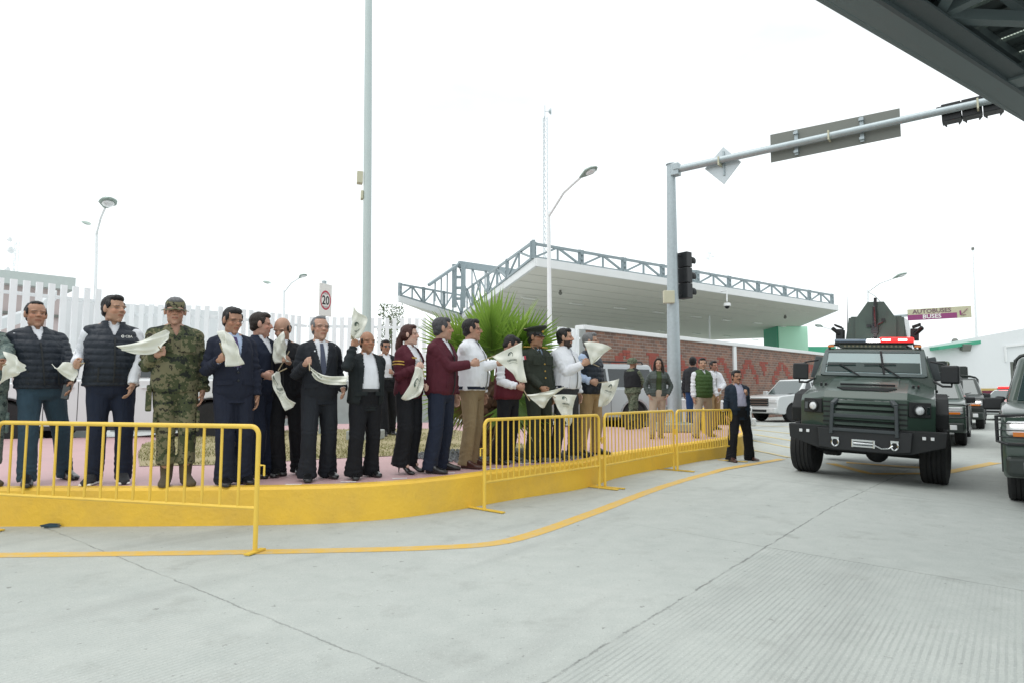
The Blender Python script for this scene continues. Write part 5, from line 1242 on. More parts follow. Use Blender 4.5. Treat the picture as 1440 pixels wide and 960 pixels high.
FB = {
 'navypuff': fabric('navy_puffer', (.014, .02, .03), .5, bs=60), 'jeans': fabric('blue_jeans', (.03, .058, .082), .9, var=.3, scale=9), 'navy': fabric('navy_cloth', (.013, .019, .038)), 'navysuit': fabric('navy_suit', (.012, .016, .032), .8),
 'blacksuit': fabric('charcoal_suit', (.014, .017, .023), .8), 'black': fabric('black_cloth', (.008, .009, .012)), 'blazer': fabric('dark_blazer', (.015, .02, .022)), 'white': fabric('white_cloth', (.72, .74, .78), .8, var=.03, bump=.05), 'paleblue': fabric('pale_blue_shirt', (.42, .52, .7), .8, var=.05), 'lilac': fabric('grey_lilac_shirt', (.36, .36, .46), .8, var=.05),
 'burg': fabric('burgundy_cloth', (.075, .012, .022), .8), 'burgvest': fabric('burgundy_vest', (.1, .012, .022), .75), 'khaki': fabric('khaki_cotton', (.22, .165, .095), .9), 'tan': fabric('tan_cotton', (.33, .23, .12), .9), 'beige': fabric('beige_cotton', (.38, .31, .24), .9), 'darkgrey': fabric('dark_grey_cloth', (.035, .037, .042)), 'olive': fabric('olive_uniform', (.03, .037, .028), .85),
 'greenvest': fabric('green_vest', (.045, .09, .025), .7), 'greypuff': fabric('grey_puffer', (.055, .07, .065), .55), 'greenshirt': fabric('green_shirt', (.05, .075, .03)), 'bluejean': fabric('bright_blue_jeans', (.025, .06, .16), .9), 'navyblazer': fabric('navy_blazer', (.012, .022, .036), .85),
 'tie': fabric('slate_tie', (.06, .07, .11), .5), 'tiepurple': fabric('purple_tie', (.06, .04, .12), .5), 'vestblack': fabric('tactical_vest', (.014, .016, .018), .8),
 'camoA': camo('woodland_camouflage', [(.012, .016, .012), (.055, .068, .03), (.16, .15, .085), (.03, .028, .018)], 5.5), 'camoB': camo('grey_green_camouflage', [(.03, .045, .045), (.1, .14, .13), (.16, .2, .18), (.05, .07, .07)], 12),
 'camoC': camo('green_camouflage', [(.03, .04, .025), (.075, .1, .06), (.13, .15, .1), (.05, .06, .035)], 12),
 'shoe': mat('black_leather', (.011, .011, .012), .28, var=.15, coat=.3), 'brownshoe': mat('brown_leather', (.06, .022, .016), .32, coat=.2), 'tanshoe': mat('tan_boot', (.2, .12, .06), .8), 'boot': mat('olive_boot', (.095, .075, .045), .9), 'sneaker': mat('dark_sneaker', (.02, .021, .025), .7),
 'belt': mat('black_belt', (.01, .01, .01), .4), 'gold': mat('gold_braid', (.5, .32, .07), .4, .6),
}
HAIR = {'black': fabric('black_hair', (.012, .011, .011), .5, var=.4, scale=60, bump=.4, bs=120), 'grey': fabric('grey_hair', (.16, .16, .165), .6, var=.4, scale=60, bump=.4, bs=120), 'dark': fabric('dark_brown_hair', (.022, .015, .012), .5, var=.4, scale=60, bump=.4, bs=120), 'auburn': fabric('auburn_hair', (.05, .016, .012), .45, var=.4, scale=50, bump=.4, bs=120), 'salt': fabric('greying_hair', (.055, .055, .06), .55, var=.5, scale=60, bump=.4, bs=120)}
skm_, nt, b = newmat('skin'); at_ = nt.nodes.new('ShaderNodeAttribute'); at_.attribute_name = 'Col'; nt.links.new(at_.outputs['Color'], b.inputs['Base Color']); b.inputs['Roughness'].default_value = .5; b.inputs['Specular IOR Level'].default_value = .35
b.inputs['Subsurface Weight'].default_value = .08; b.inputs['Subsurface Radius'].default_value = (.01, .004, .002); b.inputs['Subsurface Scale'].default_value = .5
FRAME = mat('spectacle_frame', (.02, .02, .022), .3)
SUNG = mat('sunglass_lens', (.008, .008, .01), .1, coat=.6)

def ik(S, T, l1, l2, pole):
    d = T-S; L_ = d.length; L_ = min(max(L_, abs(l1-l2)+.02), (l1+l2)*.995); d = d.normalized()
    a = (l1*l1-l2*l2+L_*L_)/(2*L_); h = math.sqrt(max(l1*l1-a*a, 0)); p = pole-d*pole.dot(d)
    p = p.normalized() if p.length > 1e-5 else Vector((0, 0, -1))
    return S+d*a+p*h, S+d*L_
def taper(mb, a, b_, ra, rb, n=10, k=5, bulge=0.0, flat=None):
    a = Vector(a); b_ = Vector(b_); pts = []; rs = []
    d = (b_-a); L_ = d.length; u = d.normalized()
    pts.append(a-u*ra*.75); rs.append(ra*.45); pts.append(a-u*ra*.4); rs.append(ra*.85)
    for i in range(k+1):
        t = i/k; pts.append(a+d*t); rs.append(ra+(rb-ra)*t+bulge*math.sin(math.pi*min(1, t*1.3)))
    pts.append(b_+u*rb*.4); rs.append(rb*.85); pts.append(b_+u*rb*.75); rs.append(rb*.45)
    mb.tube(pts, rs, n)
PEOPLE = {}
def person(key, label, feet, top, yaw, hyaw=None, hpitch=0, roll=0, z0=IZ, female=False, fat=1.0, belly=.0, skin=(.42, .25, .17), hair='black', style='short', L='down', Rr='down', outfit=None, footyaw=None, glasses=None, beard=None, group='people standing along the kerb', H=None, stubble=.0, heels=False, near=True, gaze=None, bodyx=0.0):
    """feet/top in photograph pixels; yaw 0 faces the camera, + turns to the right of the picture. L, Rr: arm targets (px, py, forward metres, hand mode)"""
    ca_ = math.degrees(math.atan2(720-top[0], 900)); yaw = yaw+ca_; hyaw = (yaw+20) if hyaw is None else hyaw+ca_; footyaw = None if footyaw is None else footyaw+ca_
    o = outfit; f1, f2 = [G(p[0], p[1], z0) if len(p) == 2 else Vector(p) for p in feet]
    base = (f1+f2)/2; tp = D(top[0], top[1], base.y)
    if H is None: H = tp.z-z0
    zo = .055 if heels else 0.0; k = (H-zo)/1.75; y_ = R(yaw); fw = Vector((math.sin(y_), -math.cos(y_), 0)); rt = Vector((-math.cos(y_), -math.sin(y_), 0)); upv = Vector((0, 0, 1))
    hx = tp.x-base.x; lean = Vector((hx, 0, 0))
    t = thing('person', label, 'person', (base.x, base.y, z0), group=group)
    def sp(z): # spine offset at relative height (for 1.75 m)
        q = max(0, min(1, (z-.1)/1.5)); return base+lean*(q**1.0)+Vector((0, 0, z*k+zo))
    def loc(x, y, z): return sp(z)+rt*(x*k)+fw*(y*k)      # x to the person's right
    vox = .0065 if near else .009
    gv = .0095 if near else .015
    sw = (.152 if female else .172)*(1+(fat-1)*.45)
    # --- skeleton
    SR, SL = loc(sw, -.005, 1.393), loc(-sw, -.005, 1.393)
    HRj, HLj = loc(.088, 0, .91), loc(-.088, 0, .91)
    # person's right foot is the one further along rt
    if (f1-base).dot(rt) > (f2-base).dot(rt): FR, FL = f1, f2
    else: FR, FL = f2, f1
    fy = R(yaw if footyaw is None else footyaw)
    ah = .085*k+zo
    legs = []
    for (J, Ft, s) in ((HRj, FR, 1), (HLj, FL, -1)):
        fd = Vector((math.sin(fy-s*R(10)), -math.cos(fy-s*R(10)), 0)); A_ = Ft-fd*.07*k+Vector((0, 0, ah))
        kn, an = ik(J, A_, .43*k, .405*k, (fw+rt*s*.15))
        an = A_ if (A_-an).length < .1 else an
        legs.append((J, kn, A_, fd, Ft))
    arms = []
    for (S, spec, s) in ((SR, Rr, 1), (SL, L, -1)):
        pole = -upv*.9+rt*s*.22-fw*.35; mode = 'relax'
        if spec == 'down': T = S+rt*s*.07*k+fw*.06*k-upv*.53*k; pole = rt*s*.5-fw*.8
        elif spec == 'back': T = loc(s*.08, -.17, .98); pole = rt*s*.8-fw*.6
        elif spec == 'pocket': T = loc(s*.2, .08, .93); pole = rt*s*.8-fw*.5
        elif spec == 'front': T = loc(s*.04, .24, 1.02); pole = rt*s*.8-upv*.4; mode = 'fist'
        else:
            px, py, dy = spec[:3]; T = D(px, py, base.y-dy); mode = spec[3] if len(spec) > 3 else 'fist'
            if len(spec) > 4: pole = Vector(spec[4])
        hand_c = T
        d0 = (T-S).normalized(); T2 = T-d0*(.06*k) if not isinstance(spec, str) else T
        E_, W_ = ik(S, T2, .285*k, .25*k, pole); fdv = (W_-E_).normalized()
        arms.append((S, E_, W_, fdv, mode, s, spec))
    # --- body mesh
    mb = MB()
    def ring(z, hw, hd, yo=0, n=20, sq=2.4):
        r_ = []
        for i in range(n):
            a = 2*math.pi*i/n; c_, s_ = math.cos(a), math.sin(a)
            r_.append(loc(hw*math.copysign(abs(c_)**(2/sq), c_), yo+hd*math.copysign(abs(s_)**(2/sq), s_), z))
        return r_
    fb = fat; g_ = 1.0
    hipw = .172*fb if not female else .178; 
    prof = [(.82, .12, .095, -.01), (.90, hipw, .125*fb, -.01), (1.0, hipw*.97, .122*fb+belly*.5, belly*.3), (1.10, (.150 if female else .160)*fb, .112*fb+belly, belly*.6), (1.2, (.148 if female else .165)*fb, .112*fb+belly*.8, belly*.5), (1.31, .172*fb*(.93 if female else 1), .118*fb+(.02 if female else 0)+belly*.2, .005+(.015 if female else 0)), (1.40, .168*(.93 if female else 1), .1, -.005), (1.455, .115, .075, -.012), (1.49, .062, .062, -.012)]
    def torso(m_, infl, z0_=None, z1_=None, hem=0.0):
        rs = []
        zs = [p for p in prof if (z0_ is None or p[0] > z0_+.01) and (z1_ is None or p[0] < z1_-.005)]
        def at_(z):
            for a, b_ in zip(prof[:-1], prof[1:]):
                if a[0] <= z <= b_[0]: q = (z-a[0])/(b_[0]-a[0]); return tuple(a[i]+(b_[i]-a[i])*q for i in range(4))
            return (prof[0] if z < prof[0][0] else prof[-1])
        lst = []
        if z0_ is not None: q = at_(z0_); lst.append((z0_, q[1]+hem, q[2]+hem, q[3]))
        lst += zs
        if z1_ is not None: q = at_(z1_); lst.append((z1_,)+tuple(q[1:]))
        for (z, hw, hd, yo) in lst: rs.append(ring(z, hw+infl, hd+infl, yo))
        ringloft(m_, rs)
        return rs
    torso(mb, 0)
    for (S, E_, W_, fdv, mode, s, spec) in arms:
        mb.ell(S+rt*s*(-.008*k), (.05*k,)*3); taper(mb, S, E_, .044*k*fb**.5, .035*k, bulge=.004); taper(mb, E_, W_, .036*k, .026*k, bulge=.005); taper(mb, loc(s*.05, -.015, 1.455), S+upv*.012*k, .05*k, .04*k)
    for (J, kn, A_, fd, Ft) in legs:
        taper(mb, J, kn, .085*k*fb**.5, .058*k); taper(mb, kn, A_, .055*k, .036*k, bulge=.01)
        taper(mb, A_-Vector((0, 0, .03*k)), A_+fd*.12*k-Vector((0, 0, .052*k)), .03*k, .022*k)
    # --- head
    hy_ = R(yaw+20 if hyaw is None else hyaw); hf = Vector((math.sin(hy_), -math.cos(hy_), 0)); hr = Vector((-math.cos(hy_), -math.sin(hy_), 0))
    rotp = Matrix.Rotation(R(-hpitch), 3, hr); hf = rotp @ hf; hu = rotp @ upv; rr_ = Matrix.Rotation(R(roll), 3, hf); hr = rr_ @ hr; hu = rr_ @ hu
    # hpitch > 0 looks down
    hs = k*1.1*(0.96 if female else 1.0); HM = Matrix((hr, hf, hu)).transposed()
    hc = Vector((tp.x, tp.y, z0+H))-upv*(.122*hs)+fw*.02*k
    if hair == 'none' or style == 'bald': pass
    def hp(x, y, z): return hc+HM @ Vector((x*hs, y*hs, z*hs))
    hm = MB()
    def he(c, r_, m_=None): (m_ or hm).ell(hp(*c), (r_[0]*hs, r_[1]*hs, r_[2]*hs), HM, 18, 12)
    fatf = 1+(fb-1)*.45
    he((0, -.012, .032), (.075, .094, .086)); he((0, .018, -.03), (.062*fatf, .07, .08)); he((0, .03, -.062), (.045*fatf, .055, .052)); he((0, .065, -.094), (.024, .022, .02))
    for s in (-1, 1):
        he((s*.037, .058, -.022), (.022*fatf, .022, .022)); he((s*.078, -.006, -.002), (.011, .02, .034)); he((s*.03, .072, .024), (.03, .014, .011)); he((s*.04*fatf, .012, -.072), (.018, .036, .026))
        he((s*.013, .088, -.018), (.0125, .012, .0105))
    he((0, .094, -.006), (.012, .012, .024)); he((0, .1, -.016), (.0135, .016, .0125)); he((0, .081, -.05), (.025, .011, .0075)); he((0, .079, -.061), (.021, .011, .0075)); he((0, .074, -.035), (.03, .016, .02))
    mb.v += [tuple(p) for p in []]
    b0 = len(mb.v); mb.v += hm.v; mb.f += [tuple(i+b0 for i in f) for f in hm.f]
    nb = loc(0, -.015, 1.455); taper(mb, nb, hc+HM @ Vector((0, -.02*hs, -.05*hs)), .062*k*(fatf if not female else .82), .057*k*(1 if not female else .82))
    # --- hands
    hands = []
    for (S, E_, W_, d, mode, s, spec) in arms:
        inward = -rt*s
        if mode == 'relax': th = (fw-d*fw.dot(d)).normalized(); 
        else: th = (upv*.9+fw*.2-d*(upv*.9+fw*.2).dot(d)).normalized()
        if mode == 'up': th = ((inward+fw*.3)-d*(inward+fw*.3).dot(d)).normalized()
        pn = d.cross(th); 
        if pn.dot(inward) < 0: pn = -pn
        if mode == 'relax': d = (d+pn*.15).normalized(); pn = (pn-d*pn.dot(d)).normalized()
        hk = k*(.92 if female else 1.0)
        PR = Matrix((d, th, pn)).transposed()
        mb.ell(W_+d*.045*hk, (.055*hk, .041*hk, .019*hk), PR, 12, 8); mb.ell(W_+d*.07*hk, (.034*hk, .042*hk, .016*hk), PR, 12, 8); taper(mb, W_-d*.02, W_+d*.03*hk, .027*k, .026*k, 8, 2)
        for i, (off, ln) in enumerate(((.031, .072), (.0105, .08), (-.0105, .074), (-.031, .058))):
            p0 = W_+d*.088*hk+th*off*hk; r0 = .0098*hk
            if mode in ('relax',): a1, a2, a3 = 18, 42, 60
            else: a1, a2, a3 = 78, 165, 215
            p = p0; pts = [p0-d*.02*hk, p0]; 
            for ang_, fr in ((a1, .46), (a2, .32), (a3, .22)):
                p = p+(d*math.cos(R(ang_))+pn*math.sin(R(ang_)))*ln*fr*hk; pts.append(p)
            mb.tube(pts, [r0*1.05, r0*1.08, r0, r0*.92, r0*.7], 7)
        tb_ = W_+d*.02*hk+th*.03*hk
        if mode == 'relax': tp_ = [tb_, tb_+(d*.6+th*.55+pn*.35)*.04*hk, tb_+(d*.95+th*.6+pn*.5)*.068*hk]
        else: tp_ = [tb_, tb_+(d*.7+th*.45+pn*.4)*.045*hk, tb_+d*.06*hk+th*.02*hk+pn*.05*hk]
        mb.tube(tp_, [.0135*hk, .0115*hk, .009*hk], 7)
        hands.append((W_+d*.075*hk+pn*.02*hk, d, th, pn, mode))
    body = voxel(mb.v, mb.f, vox, 2, .4)
    # --- colour of skin, eyes, brows, lips, stubble
    V = getv(body); q = (V-np.array(hc)) @ np.array(HM)/hs; x, y, z = np.abs(q[:, 0]), q[:, 1], q[:, 2]
    nz_ = np.array([mnoise.noise(tuple(p*38)) for p in V])
    C = np.tile(np.array(skin), (len(V), 1))*(1+.06*nz_[:, None])
    head = (np.abs(q[:, 0]) < .1) & (np.abs(y) < .13) & (z > -.13) & (z < .13)
    fr_ = head & (y > .035)
    def tint(m_, col, a): C[m_] = C[m_]*(1-a)+np.array(col)*a
    ss_ = np.array(skin)
    tint(fr_ & ((x-.045)**2+(z+.022)**2 < .024**2), ss_*np.array((1.12, .88, .82)), .6)
    tint(fr_ & (x < .016) & (z > -.03) & (z < .0) & (y > .09), ss_*np.array((1.12, .9, .85)), .6)
    if stubble: tint(fr_ & (z < -.032) & ~((x < .024) & (np.abs(z+.055) < .010)), ss_*.45, stubble)
    if beard:
        bc = {'black': (.018, .015, .014), 'must': (.03, .026, .024)}[beard]
        if beard == 'black': tint(head & (y > -.005) & (z < -.03-.25*np.maximum(0, .05-x)*0) & ((z < -.068) | (x > .036) | ((z > -.047) & (z < -.03) & (x < .04))), bc, .93)
        else: tint(fr_ & (x < .032) & (z > -.047) & (z < -.033) & (y > .07), bc, .9)
    tint(fr_ & (x < .024) & (np.abs(z+.0555) < .0085) & (y > .075), (ss_*np.array((.92, .55, .52))), .75)
    tint(fr_ & (x < .022) & (np.abs(z+.0555) < .0028) & (y > .075), ss_*.3, .7)
    tint(fr_ & (((x-.031)/.018)**2+((z-.006)/.0105)**2 < 1), ss_*.6, .3)  # shade of the unmodelled eye sockets, painted into the skin colour
    tint(fr_ & (((x-.031)/.0125)**2+((z-.004)/.0042)**2 < 1), (.06, .045, .04), .65)
    hb_ = (.012, .011, .011) if hair in ('black', 'dark', 'auburn', 'none') else (.09, .085, .08)
    tint(fr_ & (np.abs(x-.032) < .02) & (np.abs(z-.0265+(x-.03)*.12) < .0042), hb_, .6)
    tint(head & (y > .095) & (z < -.024) & (z > -.034) & (x < .014), ss_*.35, .5)
    if style in ('bald', 'ring'): tint(head & (z > .02) & (y < .04), ss_*.8, .25)
    Cf = np.concatenate([C, np.ones((len(V), 1))], 1).clip(0, 1)
    ca = body.color_attributes.new('Col', 'FLOAT_COLOR', 'POINT'); ca.data.foreach_set('color', Cf.ravel().astype(np.float32))
    MI = np.array(MW[t.name].inverted())
    def attach(me, nm, m_, par=t):
        a = getv(me); a = a @ MI[:3, :3].T+MI[:3, 3]; setv(me, a)
        me.polygons.foreach_set('use_smooth', [True]*len(me.polygons))
        ob = link(nm, me, m_, par)
        if t.name in MW: MW[ob.name] = MW[t.name]
        return ob
    attach(body, 'body', skm_)
    rng = random.Random(hash(key) % 1000 if isinstance(key, int) else sum(map(ord, key)))
    # local coordinates of a vertex array
    def local(V):
        zr_ = (V[:, 2]-z0-zo)/k; qq = np.clip((zr_-.1)/1.5, 0, 1)
        c0 = np.array(base)[None, :]+np.array(lean)[None, :]*qq[:, None]; d_ = V-c0
        return d_ @ np.array(rt)/k, d_ @ np.array(fw)/k, zr_
    def noisev(V, sc, seed=0.): return np.array([mnoise.noise((p[0]*sc+seed, p[1]*sc, p[2]*sc*1.0)) for p in V])
    def folds(me, amp, puff=None, zlo=None, armfold=True):
        V = getv(me); n_ = getn(me); lx, ly, lz = local(V); d_ = np.zeros(len(V)); sd = rng.random()*50
        Vs = V*np.array((1, 1, .6)); d_ += amp*.9*noisev(Vs, 9, sd)+amp*.5*noisev(Vs, 21, sd)
        # creases round the elbows, stretched across the limb
        best = np.full(len(V), 9.); tt = np.zeros(len(V)); ln = np.zeros(len(V)); isarm = np.zeros(len(V), bool)
        segs = [(a[0], a[1]) for a in arms]+[(a[1], a[2]) for a in arms]
        for (a, b_) in segs:
            a = np.array(a); b_ = np.array(b_); u = b_-a; L_ = np.linalg.norm(u); u = u/L_; pr_ = (V-a) @ u; cl = np.clip(pr_, 0, L_); dd = np.linalg.norm(V-a-cl[:, None]*u, axis=1)
            m_ = dd < best; best[m_] = dd[m_]; tt[m_] = pr_[m_]; ln[m_] = L_
        isarm = (best < .085*k) & (np.abs(lx) > .17*min(fb, 1.15))
        if puff:
            per = puff; ph = np.where(isarm, tt/per, lz*k/per+.02*noisev(V, 6, sd)); s_ = np.abs(np.sin(math.pi*ph)); 
            d_ += (.011*np.sqrt(s_)-.008)
            d_ += .003*noisev(V, 30, sd)
        else:
            d_[isarm] += amp*.8*np.sin(tt[isarm]*2*math.pi/.07+3*noisev(V[isarm], 12, sd))*np.clip(1-np.abs(tt[isarm]-ln[isarm]*.9)/.2, 0.15, 1)
        setv(me, V+n_*d_[:, None]); return me
    # --- upper garments
    def upper(nm, m_, infl, hem, sleeves=True, neck=1.47, cut=None, puff=None, sl=1.0, hemflare=0.0, amp=.006, slr=0.0, cutw=None, par=t, collar=None, sleeve_to=1.0):
        amp *= 1.35
        g = MB(); torso(g, infl, hem, neck, hemflare)
        for (S, E_, W_, fdv, mode, s, spec) in arms:
            g.ell(S-rt*s*.012*k, ((.05+infl*.55)*k,)*3); taper(g, loc(s*.06, -.015, 1.44), S+upv*.01*k, .048*k+infl*.5, .042*k+infl*.5)
            if sleeves:
                a = .045*k*fb**.5+infl*.6+slr; taper(g, S, E_, a, .038*k+infl*.6+slr); We = E_+(W_-E_)*(.97*sleeve_to)
                g.tube([E_-(We-E_)*.12, E_, E_+(We-E_)*.5, We], [(.034*k+infl*.6+slr), (.039*k+infl*.6+slr), .036*k+infl*.6+slr, .031*k+infl*.5+slr], 10)
        if collar:
            cz, ch, cr = collar
            g.v += []; ringloft(g, [ring(1.43, .085, .08, -.01), ring(cz, cr, cr+.004, -.01), ring(cz+ch, cr-.004, cr, -.008)])
        me = voxel(g.v, g.f, gv, 3, .5); folds(me, amp, puff)
        if cut:
            V = getv(me); lx, ly, lz = local(V); zt_, zb_, wt_, wb_ = cut
            w_ = wb_+(wt_-wb_)*np.clip((lz-zb_)/(zt_-zb_), 0, 1); m_k = (lz > zb_) & (ly > .0) & (np.abs(lx) < w_)
            # lapel band raised beside the opening
            n_ = getn(me); lap = (lz > zb_-.02) & (ly > .0) & (np.abs(lx) < w_+(cutw if cutw else .05)*np.clip((lz-zb_)/(zt_-zb_)*1.6, .15, 1)) & (lz < 1.46)
            if cutw: V = V+n_*(lap*.006)[:, None]; setv(me, V)
            delfaces(me, m_k)
        ob = attach(me, nm, m_, par); sm_ = ob.modifiers.new('thick', 'SOLIDIFY') if cut else None
        if sm_: sm_.thickness = .006; sm_.offset = -1
        return ob
    def fy_(x, z, off):
        for a, b_ in zip(prof[:-1], prof[1:]):
            if a[0] <= z <= b_[0]: q_ = (z-a[0])/(b_[0]-a[0]); hw, hd, yo = [a[i]+(b_[i]-a[i])*q_ for i in (1, 2, 3)]
        hw += off/k; return yo+(hd+off/k)*(max(0, 1-min(1, abs(x)/hw)**2.4))**(1/2.4)
    def patch(nm, m_, x, z, w_, h_, off, th_=.012, tilt=0):
        """small flap, pocket or seam lying on the front of the garment"""
        g = MB(); N_ = 4; vs = []
        for i in range(N_+1):
            for (zz, oo) in ((z+h_/2, off), (z-h_/2, off), (z-h_/2, off-th_), (z+h_/2, off-th_)):
                xx = x+w_*(i/N_-.5); vs.append(loc(xx, fy_(xx, zz, oo), zz+tilt*(xx-x)))
        fs = [(4*i+j, 4*i+(j+1) % 4, 4*i+4+(j+1) % 4, 4*i+4+j) for i in range(N_) for j in range(4)]+[(3, 2, 1, 0), tuple(4*N_+j for j in range(4))]
        g.add(vs, fs); return g.build(nm, m_, t, world=True)
    def front_strip(nm, m_, ztop, zbot, w0, w1, off, infl, x0=0.0):
        """flat strip following the chest (tie, placket, zip)"""
        g = MB(); N_ = 10; vs = []
        for i in range(N_+1):
            z = ztop+(zbot-ztop)*i/N_
            pf = [p for p in prof]; 
            for a, b_ in zip(pf[:-1], pf[1:]):
                if a[0] <= z <= b_[0]: q_ = (z-a[0])/(b_[0]-a[0]); hd = a[2]+(b_[2]-a[2])*q_; yo = a[3]+(b_[3]-a[3])*q_
            w_ = w0+(w1-w0)*i/N_; yy = (yo+hd)*k+infl+off
            for s in (-1, 1): vs.append(sp(z)+rt*(x0*k+s*w_/2)+fw*yy)
            for s in (-1, 1): vs.append(sp(z)+rt*(x0*k+s*w_/2)+fw*(yy-.012))
        fs = []
        for i in range(N_): a = 4*i; fs += [(a, a+1, a+5, a+4), (a+2, a+6, a+7, a+3), (a, a+4, a+6, a+2), (a+1, a+3, a+7, a+5)]
        fs += [(0, 2, 3, 1), (4*N_, 4*N_+1, 4*N_+3, 4*N_+2)]
        g.add(vs, fs); return g.build(nm, m_, t, world=True)
    def lower(m_, hemw=.075, infl=.012, hipinf=.012, wide=0.0, blouse=False, belt=False):
        g = MB(); g2_ = g; ringloft(g, [ring(.785, .10*fb, .085*fb, -.005), ring(.83, .15*fb, .115*fb, -.008), ring(.87, .165*fb, .125*fb, -.01)]); torso(g, hipinf, .85, 1.06)
        for (J, kn, A_, fd, Ft) in legs:
            an = A_+Vector((0, 0, (.0 if not heels else .01)-.055*k)); 
            pts = [J+upv*.02, J.lerp(kn, .35), J.lerp(kn, .7), kn, kn.lerp(an, .5), an]
            if blouse: pts[-1] = kn.lerp(an, .62); pts[-2] = kn.lerp(an, .4)
            rs = [(.092*fb**.5)*k+infl, .083*k*fb**.5+infl+wide*.3, .072*k+infl+wide*.5, .064*k+infl+wide*.7, .06*k+infl+wide*.9, hemw+wide]
            g.tube(pts, rs, 14)
        me = voxel(g.v, g.f, gv, 3, .5); V = getv(me); n_ = getn(me); sd = rng.random()*60; lx, ly, lz = local(V)
        Vs = V*np.array((1, 1, .42)); d_ = .009*noisev(Vs, 9, sd)+.005*noisev(Vs, 22, sd)
        low = np.clip((.32-lz)/.2, 0, 1); kneef = np.clip(1-np.abs(lz-.5)/.14, 0, 1)
        d_ += low*.004*np.sin(lz*k*2*math.pi/.06+7*noisev(V, 7, sd))*(.4+1.2*np.abs(noisev(V, 5, sd+9)))+kneef*.0025*np.sin(lz*k*2*math.pi/.075+6*noisev(V, 12, sd))
        crease = (lz < .86)*.004*np.exp(-((ly-.0)/.05)**2)*0
        setv(me, V+n_*d_[:, None]); tr_ = attach(me, 'trousers', m_)
        if not belt: return tr_
        b_ = MB(); q1 = [p for p in prof if p[0] == 1.0][0]; ringloft(b_, [ring(z_, q1[1]*.98+.014, q1[2]+.002+.016+belly*.12, q1[3]+belly*.1) for z_ in (1.02, 1.058)]); b_.build('belt', FB['belt'], t, world=True, smooth=True)
        return tr_
    def shoes(m_, h=.075, boot=False, sole=None):
        for (J, kn, A_, fd, Ft) in legs:
            g = MB(); sd_ = Vector((-fd.y, fd.x, 0)); L_ = .27*k*(.88 if female else 1); x0_ = -.105*k; rs = []
            if heels:
                heelp = Ft-fd*.09*k
                prf = [(-.085, .026, .1, .15), (-.04, .03, .075, .155), (.02, .032, .03, .1), (.07, .038, .0, .05), (.12, .03, .0, .04), (.15, .012, .0, .025)]
                for (u, w_, zb_, zt_) in prf:
                    c = Ft+fd*u*k; rs.append([c+sd_*(w_*math.cos(2*math.pi*i/12))+Vector((0, 0, (zb_+zt_)/2+(zt_-zb_)/2*math.sin(2*math.pi*i/12))) for i in range(12)])
                ringloft(g, rs); taper(g, A_+upv*.1, A_-upv*.02, .042*k, .04*k); g.tube([heelp+Vector((0, 0, .11)), heelp+Vector((0, 0, .0))], [.014, .005], 8)
            else:
                for (u, w_, zt_) in ((0, .022, .05), (.03, .036, h), (.12, .039, h+.02), (.33, .039, h+.022), (.52, .043, .068), (.72, .047, .05), (.88, .042, .042), (.97, .026, .034), (1.0, .012, .025)):
                    c = Ft+fd*(x0_+L_*u); w_ *= k*1.05; zt_ *= k*1.1
                    rs.append([c+sd_*(w_*max(-1, min(1, 1.25*math.cos(2*math.pi*i/14))))+Vector((0, 0, max(.0, zt_/2+zt_/2*1.15*math.sin(2*math.pi*i/14)))) for i in range(14)])
                ringloft(g, rs)
                taper(g, A_-upv*.03+fd*.0, A_+upv*(.02 if not boot else .25*k), .043*k if not boot else .05*k, (.042 if not boot else .07)*k)
            me = voxel(g.v, g.f, .007, 2, .4); V = getv(me); V[:, 2] = np.maximum(V[:, 2], z0+.001); setv(me, V); so = attach(me, 'boot' if boot else 'shoe', m_)
            if sole:
                g = MB(); g.box(tuple(Ft+fd*(x0_+L_*.5)+Vector((0, 0, .012))), (L_*.96, .1*k, .022), (0, 0, math.atan2(fd.y, fd.x))); g.build('sole', sole, so, world=True, bevel=.01)
    def hairdo(nm='hair'):
        if style in ('none', 'bald', 'helmet'): return
        g = MB(); me_ = HAIR[hair if hair in HAIR else 'black']
        if style == 'short':
            he((0, -.024, .042), (.079, .094, .086), g); he((0, -.03, .01), (.0795, .08, .07), g); he((0, -.055, -.03), (.062, .05, .045), g); he((0, .03, .092), (.058, .05, .034), g)
            for s in (-1, 1): he((s*.071, .012, .035), (.01, .03, .035), g)
        elif style == 'receding':
            he((0, -.034, .04), (.079, .09, .084), g); he((0, -.03, .01), (.0795, .08, .07), g); he((0, -.055, -.03), (.062, .05, .045), g); he((0, .0, .098), (.052, .06, .026), g)
            for s in (-1, 1): he((s*.07, .01, .03), (.01, .028, .03), g)
        elif style == 'ring':
            he((0, -.034, -.0), (.0795, .076, .05), g); he((0, -.055, -.03), (.062, .05, .045), g)
            for s in (-1, 1): he((s*.0705, .006, .015), (.01, .028, .03), g)
        elif style == 'ponytail':
            he((0, -.022, .042), (.081, .096, .088), g); he((0, -.03, .0), (.081, .082, .08), g); he((0, .028, .096), (.056, .05, .03), g)
            for s in (-1, 1): he((s*.072, .018, .03), (.012, .034, .045), g)
            he((0, -.105, .01), (.03, .03, .03), g); g.tube([hp(0, -.1, .01), hp(0, -.125, -.05), hp(0, -.13, -.14), hp(0, -.12, -.24), hp(0, -.11, -.3)], [.03*hs, .042*hs, .048*hs, .036*hs, .01*hs], 10)
        elif style == 'long':
            he((0, -.022, .042), (.082, .098, .088), g); he((0, -.03, -.02), (.084, .085, .1), g); he((0, .024, .098), (.058, .05, .03), g)
            for s in (-1, 1): g.tube([hp(s*.05, .04, .09), hp(s*.078, .045, .03), hp(s*.088, .03, -.06), hp(s*.09, .03, -.16), hp(s*.085, .04, -.26), hp(s*.08, .05, -.32)], [.018*hs, .02*hs, .026*hs, .03*hs, .026*hs, .008*hs], 9)
